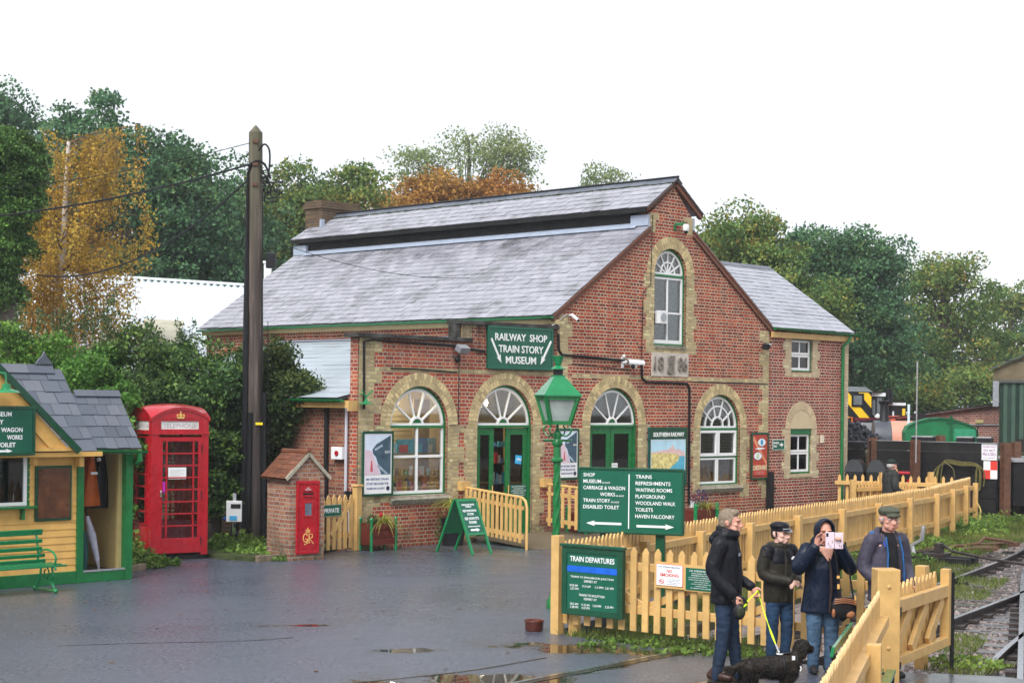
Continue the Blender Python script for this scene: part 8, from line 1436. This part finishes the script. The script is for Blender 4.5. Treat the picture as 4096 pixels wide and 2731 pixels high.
# hedge: overgrown shrubs one behind the other
def shrub(label, spots, mat, ncl, seed, la=.042, sig=.34, name='hedge_shrub', nleaf=240, shell=.35, trunk=True):
    rng = np.random.default_rng(seed); b = spots[0][0]; r = thing(name, label, 'shrub', (b[0], b[1], 0)); bl = [((x - b[0], y - b[1], z), rad) for (x, y, z), rad in spots]; C, L = clumps(bl, ncl, nleaf, sig, rng, shell); L = L[L[:, 2] > .02]
    linkobj('foliage', leafmesh('foliage', L, la, rng=rng, droop=.25), mat, r); m = MB(); limbs(m, (0, 0, 0), (0, .1, max(c[0][2] for c in bl)), C, rng, 34, .09); m.build('stem', BARK, r, smooth=True); return r
shrub('bright green leafy shrub directly behind the kiosk roof', [((-9.6, 33.2, 3.35), (1.3, .9, .9)), ((-10.6, 33, 3.2), (1.2, .9, 1.2)), ((-8.6, 32.6, 3.4), (1.0, .8, .9)), ((-9.2, 32.2, 2.4), (1.2, .7, 1.2)), ((-8.0, 31.6, 2.7), (.7, .6, .9)), ((-10.8, 32.5, 2.0), (1.4, .8, 1.4))], HEDB, 190, 41)
shrub('dark overgrown hedge shrub behind the red telephone box', [((-7.3, 32.9, 3.25), (1.2, .8, .9)), ((-6.5, 33.0, 3.1), (1.0, .8, 1.0)), ((-7.2, 32.2, 2.2), (1.0, .6, 1.3)), ((-6.3, 32.6, 2.2), (.9, .6, 1.3)), ((-7.6, 31.8, 1.0), (.8, .5, .9))], HED, 150, 42)
shrub('dark hedge shrub between telephone box and telegraph pole', [((-5.6, 33.7, 3.1), (.8, .7, .9)), ((-5.7, 33.5, 2.1), (.8, .5, 1.1)), ((-5.3, 33.8, 1.1), (.7, .4, .9)), ((-6.0, 33.2, 1.2), (.6, .4, .9))], HED, 110, 43)
shrub('yellowish flowering ivy shrub between the telegraph pole and lean-to roof', [((-4.7, 33.7, 3.2), (.4, .6, .9)), ((-4.55, 33.5, 2.6), (.4, .5, .8)), ((-4.75, 33.6, 1.9), (.4, .4, 1.0)), ((-4.3, 33.3, 2.9), (.22, .4, .4)), ((-4.5, 33.5, 1.0), (.3, .3, .7))], leafmat('ivy_flower_leaf', [(0, (.015, .03, .012)), (.4, (.04, .075, .02)), (.7, (.10, .13, .03)), (1, (.26, .22, .05))], .2, .5), 120, 44)
shrub('leafy bramble overhanging the left side of the telephone box', [((-6.95, 29.6, 2.2), (.35, .3, .5)), ((-6.8, 29.5, 1.6), (.28, .3, .4)), ((-7.05, 29.9, 2.7), (.4, .4, .4)), ((-7.1, 29.7, 1.0), (.25, .3, .6))], HEDB, 34, 45, sig=.24, nleaf=120)
rng = np.random.default_rng(50); PT = []
for _ in range(70):
    x = rng.uniform(-10.8, -6.2); b = np.array([x, 33 + rng.uniform(-.4, .6), 3.8 + .25 * math.sin(x * 2.1)]); d = np.array([rng.normal(0, .25), rng.normal(0, .2), 1]); ln = rng.uniform(.45, 1.05); t = rng.random(46); PT.append(b + d * (t * ln)[:, None] + rng.normal(0, .035, (46, 3)))
o = linkobj('hedge_sprigs', leafmesh('sprigs', np.concatenate(PT), .045, .018, rng=rng, droop=-.5), leafmat('grey_sprig', [(0, (.03, .06, .025)), (.6, (.08, .13, .05)), (1, (.16, .2, .09))])); tag(o, 'loose upright grey-green sprigs along the hedge top', 'plants', kind='stuff')
for k, (x, y, h, rr_, lab) in enumerate(((-5.92, 33.3, 2.3, .12, 'bare grey tree trunk right of the red telephone box'), (-4.28, 33.75, 3.0, .13, 'forked grey trunk by the brick side wall right of the pole'))):
    r = thing('bare_trunk', lab, 'tree', (x, y, 0)); m = MB(); m.tube(catmull([(0, 0, -.1), (.04, 0, h * .4), (-.02, 0, h * .75), (.1, 0, h)], 5), [rr_ * (1.1 - .035 * q) for q in range(16)], 9)
    if k: m.tube([(.0, 0, h * .55), (.35, -.1, h * .72), (.7, -.1, h * .78)], [.05, .035, .02], 7).tube([(.0, 0, h * .6), (-.3, 0, h * .85)], [.05, .02], 7)
    m.build('trunk', BARK, r, smooth=True)
# ground ivy, verge weeds and grass
def cover(name, label, areas, mat, n, la, seed, h=.25, cat='ground cover'):
    rng = np.random.default_rng(seed); out = []
    for (x, y, rx, ry, hh) in areas:
        k = int(n * rx * ry); a = rng.uniform(0, 2 * PI, k); q = np.sqrt(rng.random(k)); out.append(np.stack([x + rx * q * np.cos(a), y + ry * q * np.sin(a), rng.random(k) * hh * (1.05 - q * .7) * (.5 + .5 * np.sin(a * 5 + x))+ .02], 1))
    return tag(linkobj(name, leafmesh(name, np.concatenate(out), la, rng=rng, droop=-.2), mat), label, cat, kind='stuff')
GIV = leafmat('ground_ivy_leaf', [(0, (.03, .06, .012)), (.5, (.08, .14, .025)), (1, (.20, .27, .05))], .25, .5, gain=1.5)
cover('ground_ivy', 'bright ground ivy round the meter, pole and pier', [(-5.2, 31.9, .75, .7, .45), (-4.75, 31.2, .5, .6, .25), (-5.1, 31.3, .6, .6, .3), (-4.5, 30.5, .55, .5, .18), (-5.0, 30.6, .4, .4, .22), (-4.4, 32.3, .4, .6, .4), (-4.2, 29.75, .35, .25, .12)], GIV, 2600, .045, 61)
cover('ground_ivy', 'pale leafy weeds between the kiosk and the telephone box', [(-6.5, 28.8, .4, .5, .45), (-6.15, 28.2, .3, .3, .28), (-6.7, 29.6, .5, .5, .6), (-5.95, 28.6, .3, .25, .2)], GIV, 3000, .05, 62)
GRS = leafmat('grass_blade', [(0, (.05, .065, .016)), (.45, (.10, .135, .03)), (.8, (.17, .20, .05)), (1, (.30, .24, .10))], .3, .55)
def grass(name, label, polys, n, L, seed, wide=.006):
    rng = np.random.default_rng(seed); P = []
    for (x0, y0, x1, y1, wd) in polys:
        k = int(n * math.hypot(x1 - x0, y1 - y0) * wd); t = rng.random(k); o = (rng.random(k) - .5) * wd; dx, dy = x1 - x0, y1 - y0; l = math.hypot(dx, dy); keep = np.sin(t * l * 2.3 + o * 3) + np.sin(t * l * 5.1 + 1 + o * 7) + rng.normal(0, .8, k) > -.9; t = t[keep]; o = o[keep]
        P.append(np.stack([x0 + dx * t + dy / l * o, y0 + dy * t - dx / l * o, np.full(len(t), -.03)], 1))
    P = np.concatenate(P); n = len(P); ln = L * rng.uniform(.4, 1.2, (n, 1)); d = rng.normal(0, .45, (n, 3)); d[:, 2] = 1; d /= np.linalg.norm(d, axis=1)[:, None]; a = rng.uniform(0, 2 * PI, n); s = np.stack([np.cos(a), np.sin(a), 0 * a], 1) * wide
    co = np.stack([P - s, P + s, P + d * ln], 1).reshape(-1, 3); me = D.meshes.new(name); me.vertices.add(3 * n); me.vertices.foreach_set('co', co.ravel()); me.loops.add(3 * n); me.loops.foreach_set('vertex_index', np.arange(3 * n, dtype=np.int32)); me.polygons.add(n); me.polygons.foreach_set('loop_start', np.arange(0, 3 * n, 3, dtype=np.int32)); me.polygons.foreach_set('loop_total', np.full(n, 3, dtype=np.int32)); me.update()
    return tag(linkobj(name, me, GRS), label, 'grass', kind='stuff')
grass('verge_grass', 'rough grass along the foot of the long picket fence and the crossing gate', [(.75, 20.75, 3.1, 18.75, .45), (1.0, 20.9, 3.0, 19.6, 1.0), (1.6, 21.6, 4.6, 27.2, .9), (4.6, 26.2, 9.6, 35.0, 1.7), (9.2, 34.6, 12.4, 41.2, 2.2), (12.0, 40.8, 13.8, 43.0, 1.5)], 700, .16, 71, .008)
grass('verge_grass', 'mossy weeds beside the rails at the lower right', [(4.75, 18.05, 5.4, 18.9, .7), (5.2, 19.6, 5.9, 21.2, .5), (6.7, 25.2, 8.0, 28.2, .9), (5.9, 26.2, 8.2, 31.0, 1.2)], 800, .09, 72, .008)
cover('verge_weeds', 'low leafy weeds and moss along fences and rails', [(1.6, 19.75, .8, .35, .12), (2.4, 19.2, .7, .3, .10), (2.95, 18.85, .3, .12, .16), (5.1, 18.6, .45, .5, .1), (7.2, 31.8, 1.2, 1.4, .25), (8.6, 33.8, .8, 1.5, .3), (10.6, 38.6, .8, 1.8, .4), (12.4, 41.8, 1.0, 1.0, .3), (11.2, 40.0, .7, .8, .4), (5.8, 28.4, .8, 1.6, .25)], GIV, 1100, .035, 63)
# fallen leaves
rng = np.random.default_rng(80); k = 420; P = np.stack([rng.uniform(-7, 2, k), rng.uniform(17.5, 31, k), np.full(k, .006)], 1); P2 = np.array([tuple(W(rng.uniform(-.2, 3), rng.uniform(-1.6, -.05), .008)) for _ in range(260)]); P3 = np.stack([rng.normal(-6.0, .5, 120), rng.normal(28.3, .35, 120), np.full(120, .008)], 1); P4 = np.stack([rng.normal(-4.8, .8, 160), rng.normal(29.9, .25, 160), np.full(160, .02)], 1)
P = np.concatenate([P[:150], P2, P3, P4]); me = leafmesh('fallen', P, .04, .026, rng=rng); co = np.empty(len(me.vertices) * 3); me.vertices.foreach_get('co', co); co = co.reshape(-1, 3); co[:, 2] = .006 + np.abs(co[:, 2] - .006) * .22; me.vertices.foreach_set('co', co.ravel())
tag(linkobj('fallen_leaves', me, leafmat('brown_litter', [(0, (.06, .03, .015)), (.6, (.16, .08, .03)), (1, (.28, .16, .05))], .05)), 'brown fallen leaves scattered on the tarmac', 'leaves', kind='stuff')

# ------------------------------------------------------------------ damp air
hz = MB().box(-60, 75, -6, 175, -1.4, 32).build('haze', None); hm = D.materials.new('damp_air'); hm.use_nodes = True; hn = hm.node_tree; hn.nodes.remove(hn.nodes['Principled BSDF']); pv = hn.nodes.new('ShaderNodeVolumePrincipled'); pv.inputs['Color'].default_value = (.86, .90, .95, 1); pv.inputs['Density'].default_value = .0006; pv.inputs['Anisotropy'].default_value = .2
hn.links.new(pv.outputs[0], hn.nodes['Material Output'].inputs['Volume']); hz.data.materials.append(hm); tag(hz, 'thin damp haze over the station yard', 'haze', kind='stuff')
